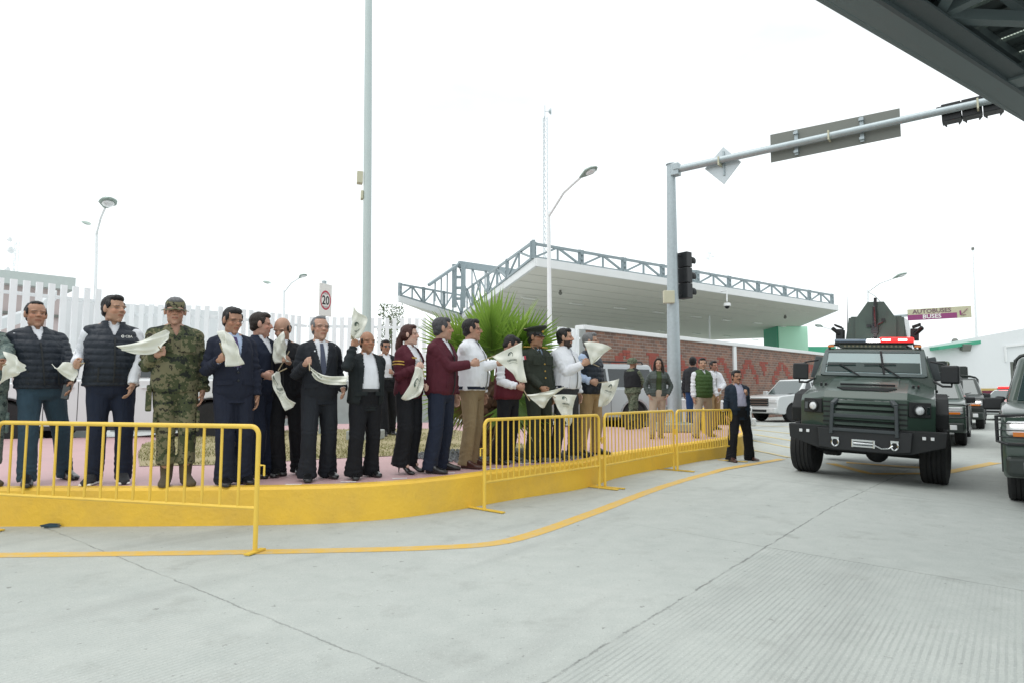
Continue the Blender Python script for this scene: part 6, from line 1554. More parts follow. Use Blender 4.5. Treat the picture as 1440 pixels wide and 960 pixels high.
            he((0, -.06, -.12), (.085, .045, .14), g)
        me = voxel(g.v, g.f, .006 if near else .009, 1, .5); V = getv(me); n_ = getn(me); setv(me, V+n_*(.005*np.array([mnoise.noise((p[0]*60, p[1]*60, p[2]*25)) for p in V]))[:, None])
        attach(me, nm, me_)
    hairdo()
    if glasses:
        g = MB(); gl = MB()
        for s in (-1, 1):
            c = (s*.032, .098, .004); pts = [hp(c[0]+.025*math.cos(a), c[1]-abs(c[0]+.025*math.cos(a))*.22, c[2]+.0165*math.sin(a)) for a in [2*math.pi*i/16 for i in range(16)]]
            g.tube(pts, .0011 if glasses == 'clear' else .003, 5, closed=True)
            if glasses == 'sun': gl.add([hp(c[0]+.025*math.cos(a), c[1]-abs(c[0]+.025*math.cos(a))*.22, c[2]+.0165*math.sin(a)) for a in [2*math.pi*i/16 for i in range(16)]], [tuple(range(16))])
            g.tube([hp(s*.057, .085, .008), hp(s*.078, .05, .01), hp(s*.082, -.005, .006)], .0014, 5)
        g.tube([hp(-.009, .102, .008), hp(.009, .102, .008)], .0018, 5)
        go = g.build('glasses', FRAME, t, world=True)
        if glasses == 'sun': gl.build('lens', SUNG, go, world=True)
    env = dict(locals())
    outfit(env)
    PEOPLE[key] = env
    return t
def collar_white(e, m_, par=None, z=1.455, r_=.066):
    ring, k = e['ring'], e['k']; g = MB(); ringloft(g, [ring(z-.02, r_+.012, r_+.012, -.006), ring(z+.02, r_, r_+.006, -.004), ring(z+.038, r_-.003, r_+.004, .0)])
    V = voxel(g.v, g.f, .008, 1, .5); lx, ly, lz = e['local'](getv(V)); delfaces(V, (ly > .02) & (np.abs(lx) < .012+.03*np.clip((lz-z)/.05, 0, 1)))
    return e['attach'](V, 'collar', m_)
def puffer_jacket(m_, trousers, shoe, shirt='white', vest=False, sleeve=None, hood=False, opencut=(1.47, 1.36, .055, .01), shoe_sole=None, openlong=None):
    def f(e):
        e['upper']('shirt', FB[shirt], .008, .95, sleeves=vest, slr=.012 if vest else 0)
        e['upper']('vest' if vest else 'jacket', FB[m_], .026, .90, sleeves=not vest, neck=1.475, cut=openlong or opencut, puff=.062*e['k'], collar=(1.45, .05, .092) if not hood else (1.44, .06, .108), slr=.004)
        collar_white(e, FB[shirt], z=1.462)
        e['lower'](FB[trousers], hemw=.072, wide=.006); e['shoes'](FB[shoe], sole=shoe_sole)
        for s in (-1, 1): e['patch']('pocket_zip', M['blackmatte'], s*.12, 1.0, .012, .13, .031)
        if not openlong: e['front_strip']('zip', M['blackmatte'], 1.34, .93, .012, .012, .028, .014)
    return f
def suit(m_, trousers=None, tie='tie', shirt='white', shoe='shoe', open_=False, cut=None, wide=.014, pin=False):
    def f(e):
        e['upper']('shirt', FB[shirt], .009, 1.035, sleeves=False)
        c = cut or ((1.48, .86, .075, .11) if open_ else (1.48, 1.12, .085, .008))
        e['upper']('jacket', FB[m_], .022, .80, neck=1.465, cut=c, cutw=.055, hemflare=.02, slr=.006, amp=.007)
        for s in (-1, 1): e['patch']('pocket_flap', FB[m_], s*.115, 1.0, .13, .045, .036, tilt=-s*.05)
        if not open_:
            for z in (1.1, 1.02): MB().ell(e['loc'](0, e['fy_'](0, z, .035), z), (.011, .011, .011)).build('button', M['black'], e['t'], world=True)
        for (S, E_, W_, fdv, mode, s, spec) in e['arms']:
            g = MB(); g.tube([W_-fdv*.035, W_-fdv*.008], [.034*e['k'], .033*e['k']], 12); g.build('shirt_cuff', FB[shirt], e['t'], world=True, smooth=True)
        collar_white(e, FB[shirt])
        if tie: e['front_strip']('tie', FB[tie], 1.45, c[1]+.03, .032, .07, .012, .009)
        if pin: e['front_strip']('lapel_pin', M['chrome'], 1.37, 1.355, .014, .014, .03, .022, x0=.09)
        e['lower'](FB[trousers or m_], hemw=.085, wide=wide, belt=open_); e['shoes'](FB[shoe])
    return f
def jacket(m_, trousers, shirt='white', shoe='shoe', hem=.9, cut=(1.475, 1.30, .07, .012), tr_wide=.006, extra=None, slr=.008, hemband=False, shirtcut=True, heels=False, amp=.007, belt=False, puff=None):
    def f(e):
        e['upper']('shirt', FB[shirt], .008, 1.0, sleeves=False)
        e['upper']('jacket', FB[m_], .024, hem, neck=1.47, cut=cut, slr=slr, collar=(1.455, .05, .088), amp=amp, cutw=.02, puff=puff)
        collar_white(e, FB[shirt], z=1.465)
        e['lower'](FB[trousers], hemw=.075, wide=tr_wide); e['shoes'](FB[shoe])
        e['front_strip']('zip', M['signback'] if m_ == 'white' else M['blackmatte'], (cut or (0, 1.4))[1]+.01, hem+.01, .009, .009, .03, .014)
        for s in (-1, 1): e['patch']('pocket_welt', FB[m_], s*.115, 1.02, .018, .14, .036)
        if hemband:
            g = MB(); ring, k = e['ring'], e['k']; pf = [p for p in e['prof'] if .9 <= p[0] <= 1.0][0]
            ringloft(g, [ring(hem+.01, pf[1]*.99+.026, pf[2]+.03, pf[3]+.005), ring(hem+.045, pf[1]*.98+.027, pf[2]+.032, pf[3]+.008)]); g.build('waist_band', FB['navysuit'], e['t'], world=True, smooth=True)
            for (S, E_, W_, fdv, mode, s, spec) in e['arms']: MB().tube([W_-fdv*.03, W_-fdv*.012], [.039*k, .038*k], 12).build('cuff_band', FB['navysuit'], e['t'], world=True, smooth=True)
        if extra: extra(e)
    return f
def armpatch(e, idx, frac, cols, size, nm='sleeve_patch', r_=.075):
    """small flag patch on the outer upper arm"""
    S, E_, W_, fdv, mode, s, spec = e['arms'][idx]; c = S+(E_-S)*frac; u = (E_-S).normalized(); out = (e['rt']*s*.75+e['fw']*.55); out = (out-u*out.dot(u)).normalized(); sd = u.cross(out)
    w_, h_ = size; n = len(cols)
    root = MB().box((0, 0, 0), (w_, h_, .004)); rot = Matrix((sd, -u, out)).transposed() if sd.cross(-u).dot(out) > 0 else Matrix((-sd, -u, out)).transposed()
    root.v = [tuple(c+out*r_*e['k']+rot @ Vector(p)) for p in root.v]; ro = root.build(nm, cols[0], e['t'], world=True)
    for i in range(1, n):
        g = MB().box((-w_/2+w_*(i+.5)/n, 0, .002), (w_/n, h_, .005)); g.v = [tuple(c+out*r_*e['k']+rot @ Vector(p)) for p in g.v]; g.build('patch_stripe', cols[i], ro, world=True)
def cap_soft(e, m_):
    hp, hs = e['hp'], e['hs']; g = MB(); e['he']((0, -.014, .05), (.081, .1, .078), g); ringloft(g, [[hp(.081*math.cos(2*math.pi*i/18), -.014+.1*math.sin(2*math.pi*i/18), z) for i in range(18)] for z in (.035, .062)])
    me = voxel(g.v, g.f, .006, 2, .4); V = getv(me); q = (V-np.array(e['hc'])) @ np.array(e['HM'])/hs; delfaces(me, q[:, 2] < .034); ob = e['attach'](me, 'cap', m_)
    g = MB(); vs = []
    for r_, dz in ((.085, .036), (.15, .022)):
        for i in range(13):
            a = math.pi*(.2+.6*i/12); vs.append(hp(r_*.86*math.cos(a), -.012+r_*1.08*math.sin(a), dz-abs(math.cos(a))*.018))
    g.add(vs, [(i, i+1, 14+i, 13+i) for i in range(12)]); b_ = g.build('cap_peak', m_, ob, world=True, smooth=True); s_ = b_.modifiers.new('s', 'SOLIDIFY'); s_.thickness = .006
def combat(m_, shoe='boot', cap=None, vest=None, helmet=None, holster=False):
    def f(e):
        e['upper']('jacket', FB[m_], .026, .86, neck=1.465, cut=(1.475, 1.38, .05, .01), slr=.012, collar=(1.45, .035, .085), amp=.01, hemflare=.01)
        e['lower'](FB[m_], hemw=.08, wide=.008, blouse=True); e['shoes'](FB[shoe], boot=True)
        k = e['k']; loc = e['loc']
        for s in (-1, 1):
            p = loc(s*.095, .128*e['fb']+.03+e['belly'], 1.3); MB().box(tuple(p), (.13*k, .02, .15*k), (0, 0, R(e['yaw']))).build('chest_pocket', FB[m_], e['t'], world=True, bevel=.008)
            J, kn, A_, fd, Ft = e['legs'][0 if s > 0 else 1]; p = J.lerp(kn, .75)+e['rt']*s*.085*k; MB().box(tuple(p), (.03, .16*k, .2*k), (0, 0, R(e['yaw']))).build('thigh_pocket', FB[m_], e['t'], world=True, bevel=.012)
        if holster:
            J, kn, A_, fd, Ft = e['legs'][0]; p = J.lerp(kn, .3)+e['rt']*.135*k; h = MB(); h.box(tuple(p), (.05, .09, .2), (0, 0, R(e['yaw']))); h.box(tuple(p+Vector((0, 0, .12))+e['fw']*.02), (.04, .12, .04), (.3, 0, R(e['yaw']))); h.build('holster', FB[m_], e['t'], world=True, bevel=.012)
        if cap: cap_soft(e, FB[cap])
        if vest: e['upper']('tactical_vest', FB[vest], .05, 1.02, sleeves=False, neck=1.42, amp=.008)
        if helmet:
            hp = e['hp']; g = MB(); e['he']((0, -.012, .045), (.1, .122, .095), g); e['he']((0, -.06, .0), (.092, .075, .07), g); me = voxel(g.v, g.f, .008, 2); V = getv(me); q = (V-np.array(e['hc'])) @ np.array(e['HM'])/e['hs']; delfaces(me, (q[:, 2] < .02-.035*(q[:, 1] < .03))); h = e['attach'](me, 'helmet', FB[helmet]); s_ = h.modifiers.new('s', 'SOLIDIFY'); s_.thickness = .01
            MB().tube([hp(.09, .0, .0), hp(.07, .03, -.07), hp(0, .06, -.125), hp(-.07, .03, -.07), hp(-.09, 0, 0)], .008, 6).build('chin_strap', M['blackmatte'], e['t'], world=True)
    return f
# -- the people -------------------------------------------------------------------------------
person('p0', 'person in grey green camouflage cut off by the picture edge, holding a folded white flag', [(-38, 684), (-12, 682)], (-24, 424), 12, skin=(.3, .16, .1), L=(7, 517, .3), Rr='down', outfit=combat('camoB'), fat=1.08)
def vest_mark(e):
    pass
person('p1', 'man with receding hair in a navy puffer jacket and blue jeans holding a dark phone', [(37, 683), (96, 673)], (51, 424), 8, hyaw=14, fat=1.13, belly=.02, style='receding', Rr='back', L=(104, 556, .08, 'relax', (.6, .5, 0)), outfit=puffer_jacket('navypuff', 'jeans', 'shoe'), skin=(.38, .21, .14), footyaw=12)
person('p2', 'stout man in a dark puffer vest with a white chest mark over a white shirt', [(128, 680), (173, 678)], (161, 416), 6, hyaw=38, fat=1.2, belly=.035, Rr=(104, 518, .28), L=(186, 549, .1, 'relax', (.9, .3, 0)), outfit=puffer_jacket('navypuff', 'navy', 'sneaker', vest=True, hood=True, shoe_sole=M['signwhite']), skin=(.42, .25, .17), footyaw=-8)
person('p3', 'man in woodland camouflage with a cap and boots', [(232, 682), (263, 681)], (247, 419), 4, hyaw=0, hpitch=6, fat=1.08, belly=.04, Rr=(222, 505, .3), L='down', style='short', outfit=combat('camoA', cap='camoA', holster=True), skin=(.48, .28, .2), hair='grey')
person('p4', 'dark haired man in a navy suit with a purple tie and glasses, looking down', [(316, 682), (344, 679)], (327, 433), 16, hyaw=30, hpitch=12, fat=1.0, belly=.015, Rr=(309, 512, .3), L='down', glasses='clear', outfit=suit('navysuit', tie='tiepurple', shirt='paleblue'), skin=(.38, .21, .14))
person('p5', 'man in a navy hooded jacket turning in profile to speak to the bald man', [(362, 671), (384, 668)], (366, 440), 42, hyaw=84, hpitch=4, fat=1.05, hair='dark', Rr=(374, 533, .28), L='down', outfit=jacket('navy', 'navy', hem=.84), skin=(.5, .29, .22))
person('p6', 'bald man in a black jacket lowering his head beside the grey haired man', [(390, 669), (420, 666)], (398, 447), -6, hyaw=-28, hpitch=26, style='ring', hair='dark', fat=1.05, Rr='down', L=(404, 514, .25), outfit=jacket('black', 'black', hem=.84), skin=(.45, .27, .19))
person('p7', 'grey haired man with glasses in a dark suit and slate tie', [(432, 676), (464, 671)], (450, 445), 14, hyaw=22, style='receding', hair='grey', fat=1.0, belly=.03, glasses='clear', Rr=(429, 517, .32), L=(484, 554, .0, 'relax'), outfit=suit('blacksuit', tie='tie', pin=True, cut=(1.48, 1.06, .085, .01)), skin=(.45, .27, .2))
person('p8', 'bald smiling man in a black blazer and open white shirt, raising a flag overhead', [(498, 673), (525, 669)], (516, 466), 20, hyaw=26, style='ring', hair='dark', fat=1.14, belly=.035, Rr=(497, 483, .3, 'up', (-.25, -.1, -1.0)), L='back', outfit=suit('blazer', 'black', tie=None, open_=True, cut=(1.48, .84, .075, .13)), skin=(.36, .19, .12))
person('p8b', 'man in sunglasses, dark jacket and white shirt standing far behind the bald man', [(541, 613), (552, 611)], (542, 478), 10, hyaw=24, glasses='sun', Rr='down', L=(551, 527, .2), near=False, outfit=suit('black', tie=None, open_=True), skin=(.36, .2, .14), group='people standing back on the pavement')
def burg_marks(e):
    S, E_, W_, fdv, mode, s, spec = e['arms'][0]; u = (E_-S).normalized(); c = S+(E_-S)*.45
    for dz in (-.016, .016): 
        p = c+u*dz; MB().tube([p-u*.006, p+u*.006], .083*e['k'], 14, cap=False).build('sleeve_stripe', FB['gold'], e['t'], world=True)
    e['front_strip']('chest_mark', FB['gold'], 1.345, 1.325, .07, .07, .03, .02, x0=.11)
person('p9', 'woman with a long auburn ponytail in a burgundy jacket and wide black trousers', [(569, 666), (581, 663)], (575, 457), 48, hyaw=74, female=True, style='ponytail', hair='auburn', heels=True, Rr=(590, 521, .22), L=(599, 548, .02, 'fist'), outfit=jacket('burg', 'black', hem=.84, cut=(1.475, .98, .08, .06), tr_wide=.032, extra=burg_marks), skin=(.55, .36, .29), footyaw=60)
person('p10', 'grey templed man in a burgundy jacket and navy trousers, arm stretched out with a flag', [(611, 665), (628, 660)], (621, 447), 58, hyaw=98, hair='salt', fat=1.1, belly=.015, Rr=(669, 514, .12), L='down', outfit=jacket('burg', 'navy', hem=.86, tr_wide=.012), skin=(.42, .25, .18), footyaw=70)
person('p11', 'man in a white zip jacket, khaki trousers and brown shoes', [(660, 658), (671, 653)], (662, 449), 66, hyaw=88, glasses='clear', fat=1.15, belly=.03, Rr=(704, 514, .0), L='down', outfit=jacket('white', 'khaki', shoe='brownshoe', hem=.9, hemband=True, cut=(1.475, 1.36, .06, .01), slr=.014), skin=(.4, .23, .16), footyaw=70)
def vestman(m_, trousers, sleeve, shoe='shoe', puff=.09):
    def f(e):
        e['upper']('shirt', FB[sleeve], .012, .93, sleeves=True, slr=.014, amp=.008)
        e['upper']('vest', FB[m_], .03, .87, sleeves=False, neck=1.475, cut=(1.475, 1.38, .05, .01), puff=puff, collar=(1.45, .045, .088))
        collar_white(e, FB[sleeve], z=1.465); e['lower'](FB[trousers], hemw=.072, wide=.008); e['shoes'](FB[shoe])
    return f
person('p12', 'dark haired person in a burgundy vest and white sleeves bending the head behind a flag', [(702, 652), (721, 649)], (717, 472), 60, hyaw=80, hpitch=30, fat=1.15, belly=.03, Rr=(730, 548, .28), L=(733, 531, -.1), outfit=vestman('burgvest', 'black', 'white', puff=None), skin=(.36, .2, .14), footyaw=70)
def officer(e):
    e['upper']('shirt', FB['paleblue'], .008, .93, sleeves=False)
    e['upper']('tunic', FB['olive'], .022, .84, neck=1.465, cut=(1.48, 1.33, .06, .008), cutw=.05, hemflare=.02, slr=.008, collar=None)
    collar_white(e, FB['olive']); e['front_strip']('tie', FB['olive'], 1.45, 1.2, .03, .05, .011, .009)
    e['lower'](FB['olive'], hemw=.08, wide=.012); e['shoes'](FB['shoe'])
    hp, hs = e['hp'], e['hs']; g = MB(); ringloft(g, [[hp(r_*.9*math.cos(2*math.pi*i/24), -.014+r_*1.1*math.sin(2*math.pi*i/24)+.01*(z > .09), z+.018*math.sin(2*math.pi*i/24)*(z > .08)) for i in range(24)] for r_, z in ((.089, .03), (.089, .07), (.135, .105), (.13, .122), (.06, .128))])
    cp = g.build('peaked_cap', FB['olive'], e['t'], world=True, smooth=True); g = MB(); ringloft(g, [[hp(.0825*math.cos(2*math.pi*i/24), -.014+.1005*math.sin(2*math.pi*i/24), z) for i in range(24)] for z in (.033, .055)]); g.build('cap_band', M['black'], cp, world=True, smooth=True)
    g = MB(); vs = [hp(r_*.9*math.cos(a), -.012+r_*1.1*math.sin(a), z) for r_, z in ((.086, .034), (.128, .012)) for a in [math.pi*(.16+.68*i/12) for i in range(13)]]; g.add(vs, [(i, i+1, 14+i, 13+i) for i in range(12)]); b_ = g.build('cap_peak', FB['shoe'], cp, world=True, smooth=True); b_.modifiers.new('s', 'SOLIDIFY').thickness = .005
    MB().ell(hp(0, .094, .07), (.018, .01, .02)).build('cap_badge', FB['gold'], cp, world=True)
    k = e['k']
    for s in (-1, 1): 
        a_, b2 = e['loc'](s*.09, 0, 1.462), e['loc'](s*.19, 0, 1.478); MB().bar(a_+Vector((0, 0, .03)), b2+Vector((0, 0, .012)), .055, .018).build('shoulder_board', FB['gold'], e['t'], world=True, bevel=.006)
    for i, z in enumerate((1.26, 1.17, 1.08)): MB().ell(e['loc'](0, .128*e['fb']+.035+e['belly']*.8, z), (.011, .011, .011)).build('button', FB['gold'], e['t'], world=True)
    for s in (-1, 1): MB().box(tuple(e['loc'](s*.1, .118*e['fb']+.032, 1.31)), (.12*k, .02, .13*k), (0, 0, R(e['yaw']))).build('chest_pocket', FB['olive'], e['t'], world=True, bevel=.008)
    armpatch(e, 0, .22, [M['dgreen'], M['signwhite'], M['signred']], (.075, .05), r_=.084)
person('p13', 'officer in an olive uniform and peaked cap with a tricolour sleeve patch', [(752, 648), (772, 645)], (752, 461), 36, hyaw=66, fat=1.08, belly=.015, Rr=(764, 550, .25), L='down', outfit=officer, skin=(.33, .18, .11), footyaw=45)
person('p14', 'bearded man in a white jacket and dark grey trousers', [(785, 645), (812, 642)], (793, 462), 52, hyaw=78, beard='black', fat=1.15, belly=.03, Rr=(825, 514, .25), L='down', outfit=jacket('white', 'darkgrey', shoe='sneaker', hem=.93, hemband=True, cut=(1.475, 1.36, .06, .01), slr=.014), skin=(.45, .27, .19), footyaw=60)
person('p15', 'man in a navy vest, pale blue sleeves and tan trousers, face hidden by a flag', [(820, 640), (843, 638)], (829, 468), 62, hyaw=80, hair='grey', fat=1.12, belly=.02, Rr=(832, 541, .25), L='down', outfit=vestman('navypuff', 'tan', 'paleblue', puff=.07), skin=(.4, .24, .17), footyaw=70)
BG = 'people standing back on the pavement'
person('p16', 'soldier in green camouflage with a helmet and dark tactical vest, seen from behind', [(884, 603), (898, 602)], (889, 503), 140, hyaw=120, style='helmet', fat=1.08, Rr='front', L='front', near=False, outfit=combat('camoC', vest='vestblack', helmet='camoC'), skin=(.33, .19, .12), group=BG)
def woman17(e):
    e['upper']('shirt', FB['greenshirt'], .008, .88, sleeves=False)
    e['upper']('jacket', FB['greypuff'], .026, .90, neck=1.475, cut=(1.475, .86, .06, .07), puff=.055, collar=(1.45, .04, .082)); e['lower'](FB['beige'], hemw=.062, wide=.002); e['shoes'](FB['tanshoe'])
person('p17', 'woman with long dark hair in a grey quilted jacket and beige trousers', [(917, 616), (930, 615)], (926, 503), 8, hyaw=-6, female=True, style='long', hair='dark', Rr='pocket', L='pocket', near=False, outfit=woman17, skin=(.42, .26, .19), group=BG)
person('p18', 'man in a dark jacket and bright blue jeans turned away behind the green vest', [(970, 605), (983, 604)], (974, 501), 165, hyaw=170, near=False, outfit=jacket('darkgrey', 'bluejean', hem=.9, tr_wide=.004, cut=None), skin=(.36, .2, .14), group=BG)
person('p19', 'man in a green quilted vest, white sleeves, beige trousers and tan boots', [(979, 615), (1000, 613)], (987, 503), 28, hyaw=10, fat=1.12, belly=.02, hair='black', Rr='down', L=(1011, 562, .1, 'relax'), near=False, outfit=vestman('greenvest', 'beige', 'white', shoe='tanshoe', puff=.075), skin=(.42, .26, .18), group=BG)
person('p19b', 'person in tan trousers and a white top half hidden behind the green vest', [(1000, 604), (1008, 603)], (1003, 507), 30, hyaw=40, near=False, Rr='down', L='front', outfit=jacket('white', 'tan', hem=.9), skin=(.36, .2, .14), group=BG)
f20 = [GR(1030, 649), GR(1058, 647)]
person('p20', 'man with a moustache in a navy blazer and lilac shirt standing on the road', [tuple(f20[0]), tuple(f20[1])], (1035, 520), 24, hyaw=30, z0=(f20[0].z+f20[1].z)/2, glasses='clear', beard='must', fat=1.1, belly=.025, hair='black', Rr='down', L=(1050, 556, .22), outfit=suit('navyblazer', 'black', tie=None, shirt='lilac', shoe='brownshoe', open_=True, cut=(1.48, .84, .075, .11), wide=.02), skin=(.36, .2, .13), group='people standing along the kerb', footyaw=35)
# gunners standing in the beds of the pickups
def standing(key, label, base_v, H_, yaw, **kw):
    b_ = Vector(base_v); r2 = Vector((-math.cos(R(yaw)), -math.sin(R(yaw)), 0))*.11
    # top pixel recovered from the wanted height
    dd = b_.y*CT+(b_.z+H_-CH)*ST; vv = -b_.y*ST+(b_.z+H_-CH)*CT
    tp = (720+F*b_.x/dd, 480-F*vv/dd)
    return person(key, label, [tuple(b_+r2), tuple(b_-r2)], tp, yaw, z0=b_.z, H=H_, near=False, **kw)
bk_ = Vector((math.cos(PAH), math.sin(PAH), 0))
standing('g1', 'helmeted gunner standing in the bed of the pickup behind the armoured truck', PA-bk_*3.3+Vector((-.25, .1, .95)), 1.72, -35, style='helmet', Rr='front', L='front', outfit=combat('camoC', vest='vestblack', helmet='camoC'), skin=(.33, .19, .12), group='gunners in the pickup beds')
standing('g2', 'helmeted gunner standing in the bed of the last dark pickup', PBK-bk_*3.3+Vector((-.2, .1, .95)), 1.72, -35, style='helmet', Rr='front', L='front', outfit=combat('camoC', vest='vestblack', helmet='camoC'), skin=(.33, .19, .12), group='gunners in the pickup beds')

# chest mark on the dark vest
e = PEOPLE['p2']
def chest_xyz(e, off):
    def f(x, y):
        px_ = -.095+x; z = 1.352+y
        return e['loc'](px_, .1285*e['fb']+.034+off+e['belly']*.25-.25*(px_*px_)*4*.4, z)
    return f
fn = chest_xyz(e, .012)
V, Fc = text_mesh('CBA', .03, True)
wc = Vector((0, 0, 0)); mb = MB(); mb.add([fn(-.018-v.x, v.y) if False else fn(-(v.x+.013), v.y) for v in V], Fc)
n_ = 16
ringv = [fn(-(-.037+.013*math.cos(2*math.pi*i/n_)), .013*math.sin(2*math.pi*i/n_)) for i in range(n_)]; ringi = [fn(-(-.037+.006*math.cos(2*math.pi*i/n_)), .006*math.sin(2*math.pi*i/n_)) for i in range(n_)]
mb.add(ringv+ringi, [(i, (i+1) % n_, n_+(i+1) % n_, n_+i) for i in range(n_)])
mb.build('chest_lettering', M['signwhite'], e['t'], world=True)
# phone in the hand of the man in the puffer jacket
h_ = PEOPLE['p1']['hands'][1]; t = thing('phone', 'dark phone held low in the hand of the man in blue jeans', 'phone', tuple(h_[0]))
MB().box(tuple(h_[0]+h_[1]*.03+Vector((0, -.015, 0))), (.072, .012, .145), (0, .15, .2)).build('phone_body', M['black'], t, world=True, bevel=.006)
MB().box(tuple(h_[0]+h_[1]*.03+Vector((0, -.0225, 0))), (.062, .003, .13), (0, .15, .2)).build('screen', M['glassdark'], t, world=True)

# ------------------------------------------------------------------ white hand flags
flagm, nt, b = newmat('flag_cloth'); b.inputs['Base Color'].default_value = (.86, .87, .8, 1); b.inputs['Roughness'].default_value = .8
tl = nt.nodes.new('ShaderNodeBsdfTranslucent'); tl.inputs['Color'].default_value = (.85, .85, .78, 1); ms = nt.nodes.new('ShaderNodeMixShader'); ms.inputs[0].default_value = .25
nt.links.new(b.outputs[0], ms.inputs[1]); nt.links.new(tl.outputs[0], ms.inputs[2]); nt.links.new(ms.outputs[0], nt.nodes['Material Output'].inputs[0])
inkm = mat('flag_ink', (.09, .12, .1), .8); inkg = mat('flag_ink_grey', (.2, .24, .2), .8); stickm = mat('flag_stick', (.36, .29, .18), .6)
def flag(owner, hi, label, grid, dy, mark=None, dyg=None, ripple=.02):
    e = PEOPLE[owner]; hand = e['hands'][hi]; hc_ = hand[0]; Y0 = e['base'].y-dy
    t = thing('flag', label, 'flag', tuple(hc_), group='white hand flags held by the people at the kerb')
    P3 = [[D(g[0], g[1], Y0-(dyg[r_][c] if dyg else .03*math.sin(c*2.1+r_*1.3))) for c, g in enumerate(row)] for r_, row in enumerate(grid)]
    def B(t_): return (2*(t_-.5)*(t_-1), -4*t_*(t_-1), 2*t_*(t_-.5))
    sd = sum(map(ord, owner))*.37
    def S_(u, v):
        bu, bv = B(u), B(v); p = Vector()
        for r_ in range(3):
            for c in range(3): p += P3[r_][c]*(bv[r_]*bu[c])
        p.y += ripple*math.sin(u*9+v*5+sd)*(.3+u)+ripple*.6*math.sin(v*14-u*4+sd)+ripple*.9*mnoise.noise((u*3.1+sd, v*4.3, sd*2)); p.x += ripple*.35*math.sin(v*11+u*3+sd*3)*u*(1-u)*4; p.z += ripple*.35*math.sin(u*10+v*2+sd)*v*(1-v)*4
        return p
    n = 18; mb = MB(); mb.add([S_(i/n, j/n) for j in range(n+1) for i in range(n+1)], [(j*(n+1)+i, j*(n+1)+i+1, (j+1)*(n+1)+i+1, (j+1)*(n+1)+i) for j in range(n) for i in range(n)])
    cl = mb.build('cloth', flagm, t, world=True, smooth=True, angle=180); s_ = cl.modifiers.new('thick', 'SOLIDIFY'); s_.thickness = .003
    # stick: from below the hand towards the nearest edge of the cloth
    cand = [S_(u, v) for u in (0, .5, 1) for v in (0, .5, 1)]; near_ = min(cand, key=lambda p: (p-hc_).length); far_ = near_+(near_-hc_)*.4
    d_ = (near_-hc_); 
    if d_.length < .03: d_ = Vector((0, 0, 1))
    d_.normalize(); MB().tube([hc_-d_*.1, near_+d_*.1], .006, 6).build('stick', stickm, t, world=True, smooth=True)
    if mark:
        u0, v0, sc, rot = mark
        ca, sa = math.cos(R(rot)), math.sin(R(rot))
        def mp_(x, y):
            u = u0+(x*ca-y*sa)*sc; v = v0-(x*sa+y*ca)*sc; u = min(max(u, .02), .98); v = min(max(v, .02), .98)
            p = S_(u, v); du = S_(min(u+.01, 1), v)-p; dv_ = S_(u, min(v+.01, 1))-p; nn = du.cross(dv_)
            nn = nn.normalized() if nn.length > 1e-9 else Vector((0, -1, 0))
            if nn.y > 0: nn = -nn
            return p+nn*.005
        g = MB(); N_ = 14
        o_ = [(.26*math.cos(a), .26*math.sin(a)+.3) for a in [math.pi*(1.05-1.3*i/N_) for i in range(N_+1)]]; i_ = [(.16*math.cos(a)+.05, .15*math.sin(a)+.27) for a in [math.pi*(1.05-1.3*i/N_) for i in range(N_+1)]]
        g.add([mp_(*p) for p in o_+i_], [(i, i+1, N_+2+i, N_+1+i) for i in range(N_)])
        g.add([mp_(-.06, .3), mp_(.02, .26), mp_(.03, .34), mp_(-.03, .38)], [(0, 1, 2, 3)])
        g.build('emblem', inkm, cl, world=True)
        V, Fc = text_mesh('TAMAULIPAS', .2, True); g = MB(); g.add([mp_(v.x*.85, v.y-.12) for v in V], Fc); g.build('lettering', inkm, cl, world=True)
        V, Fc = text_mesh('GOBIERNO DEL ESTADO', .1); g = MB(); g.add([mp_(v.x*.85, v.y-.32) for v in V], Fc); g.build('small_lettering', inkg, cl, world=True)
    return t
flag('p0', 1, 'white flag curling at the picture edge beside the navy puffer jacket', [[(4, 494), (18, 498), (31, 508)], [(7, 512), (20, 515), (33, 518)], [(-9, 546), (12, 531), (29, 525)]], .34)
flag('p2', 0, 'small crumpled white flag in the right hand of the man in the puffer vest', [[(88, 509), (97, 509), (104, 513)], [(79, 517), (97, 522), (109, 523)], [(73, 511), (91, 529), (104, 535)]], .3, ripple=.006)
flag('p3', 0, 'white flag blowing flat across the chest of the man in camouflage', [[(165, 486), (192, 480.5), (233, 464)], [(172, 491), (200, 489), (236, 475)], [(180, 494), (206, 498), (227, 491)]], .36)
flag('p4', 0, 'white flag hanging as a broad wedge in front of the navy suit', [[(306, 467), (313, 465), (320, 469)], [(313, 490), (324, 489), (334, 487)], [(318, 515), (331, 514), (344, 511)]], .36)
flag('p6', 1, 'white flag folded like a boat before the bald man in black', [[(399, 466), (401, 474), (402, 486)], [(384, 485), (393, 493), (402, 500)], [(387, 511), (397, 509), (408, 508)]], .3)
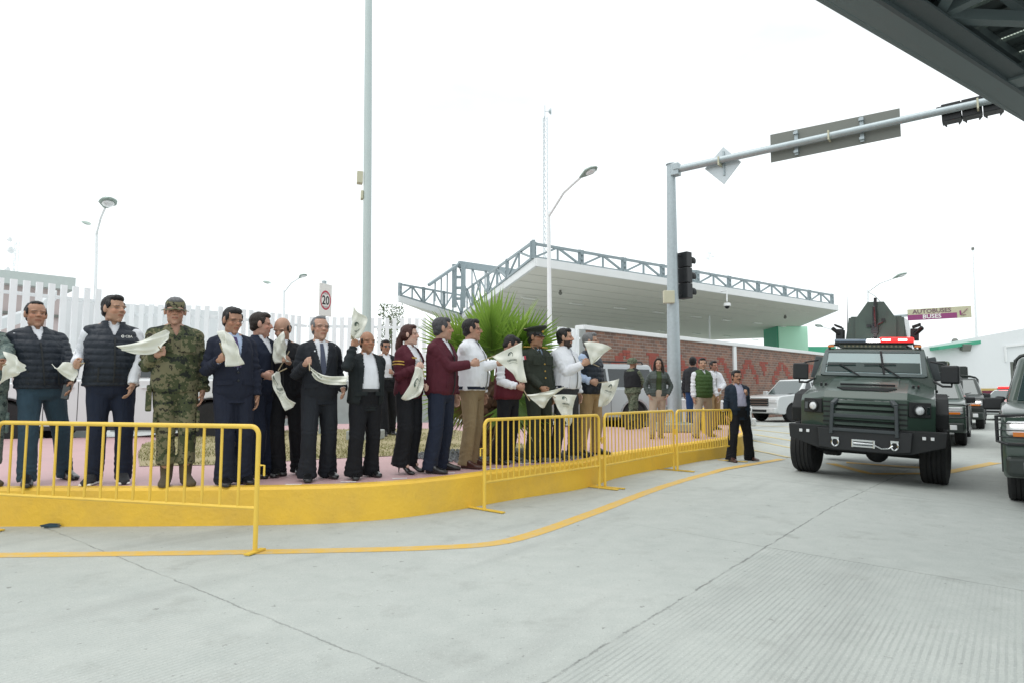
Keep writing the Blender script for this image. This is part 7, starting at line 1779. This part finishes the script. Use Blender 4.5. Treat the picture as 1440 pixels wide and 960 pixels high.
flag('p5', 0, 'long white lettered flag drooping from the hand of the man in the navy hooded jacket', [[(383, 527), (387, 522.5), (392, 522)], [(386, 547), (392, 547), (399, 549)], [(402, 577), (409, 573), (416, 566)]], .36, mark=(.5, .42, .55, 0))
flag('p7', 0, 'white flag twisted sideways in front of the dark suit with the slate tie', [[(436, 514), (458, 527), (489, 527)], [(438, 521), (456, 532), (489, 533)], [(441, 529), (455, 538), (486, 540)]], .38, mark=(.32, .5, .3, -15))
flag('p8', 0, 'white lettered flag held upright above the raised hand of the bald man', [[(497, 430), (501, 436), (506, 443)], [(495, 453), (502, 453), (517, 451)], [(493, 477), (498, 477), (504, 476)]], .32, mark=(.5, .72, .42, 0))
flag('p9', 0, 'white lettered flag hanging down beside the woman in burgundy', [[(584, 515), (589, 516), (594, 520)], [(577, 539), (585, 543), (595, 545)], [(564, 559), (572, 562), (585, 557)]], .3, mark=(.6, .42, .5, 75))
flag('p10', 0, 'white lettered flag held out at arm length in front of the white jacket', [[(692, 501), (712, 491), (734, 481)], [(708, 514), (722, 509), (735, 505)], [(724, 526), (729, 535), (741, 537)]], .16, mark=(.5, .38, .42, -10))
flag('p12', 0, 'plain white flag streaming sideways in front of the burgundy vest', [[(740, 554), (765, 551), (795, 543)], [(747, 560), (764, 558), (781, 554)], [(756, 567), (764, 573), (769, 562)]], .34)
flag('p13', 0, 'white lettered flag hanging point down in front of the dark grey trousers', [[(776, 555), (793, 554), (811, 555)], [(785, 574), (796, 574), (806, 573)], [(797, 593), (800, 600), (804, 592)]], .38, mark=(.5, .3, .4, 0))
flag('p14', 0, 'white flag lifted before the face of the man in the navy vest', [[(821, 482), (840, 481), (860, 489)], [(827, 496), (838, 497), (850, 497)], [(831, 512), (834, 511), (838, 508)]], .3)
flag('p15', 0, 'white lettered flag blowing outward from the hand of the man in the navy vest', [[(846, 537), (859, 535), (871, 532)], [(844, 552), (855, 552), (866, 550)], [(841, 571), (848, 571), (855, 567)]], .3, mark=(.5, .38, .42, -5))
# clear the working leftovers
for me in list(bpy.data.meshes):
    if me.users == 0: bpy.data.meshes.remove(me)
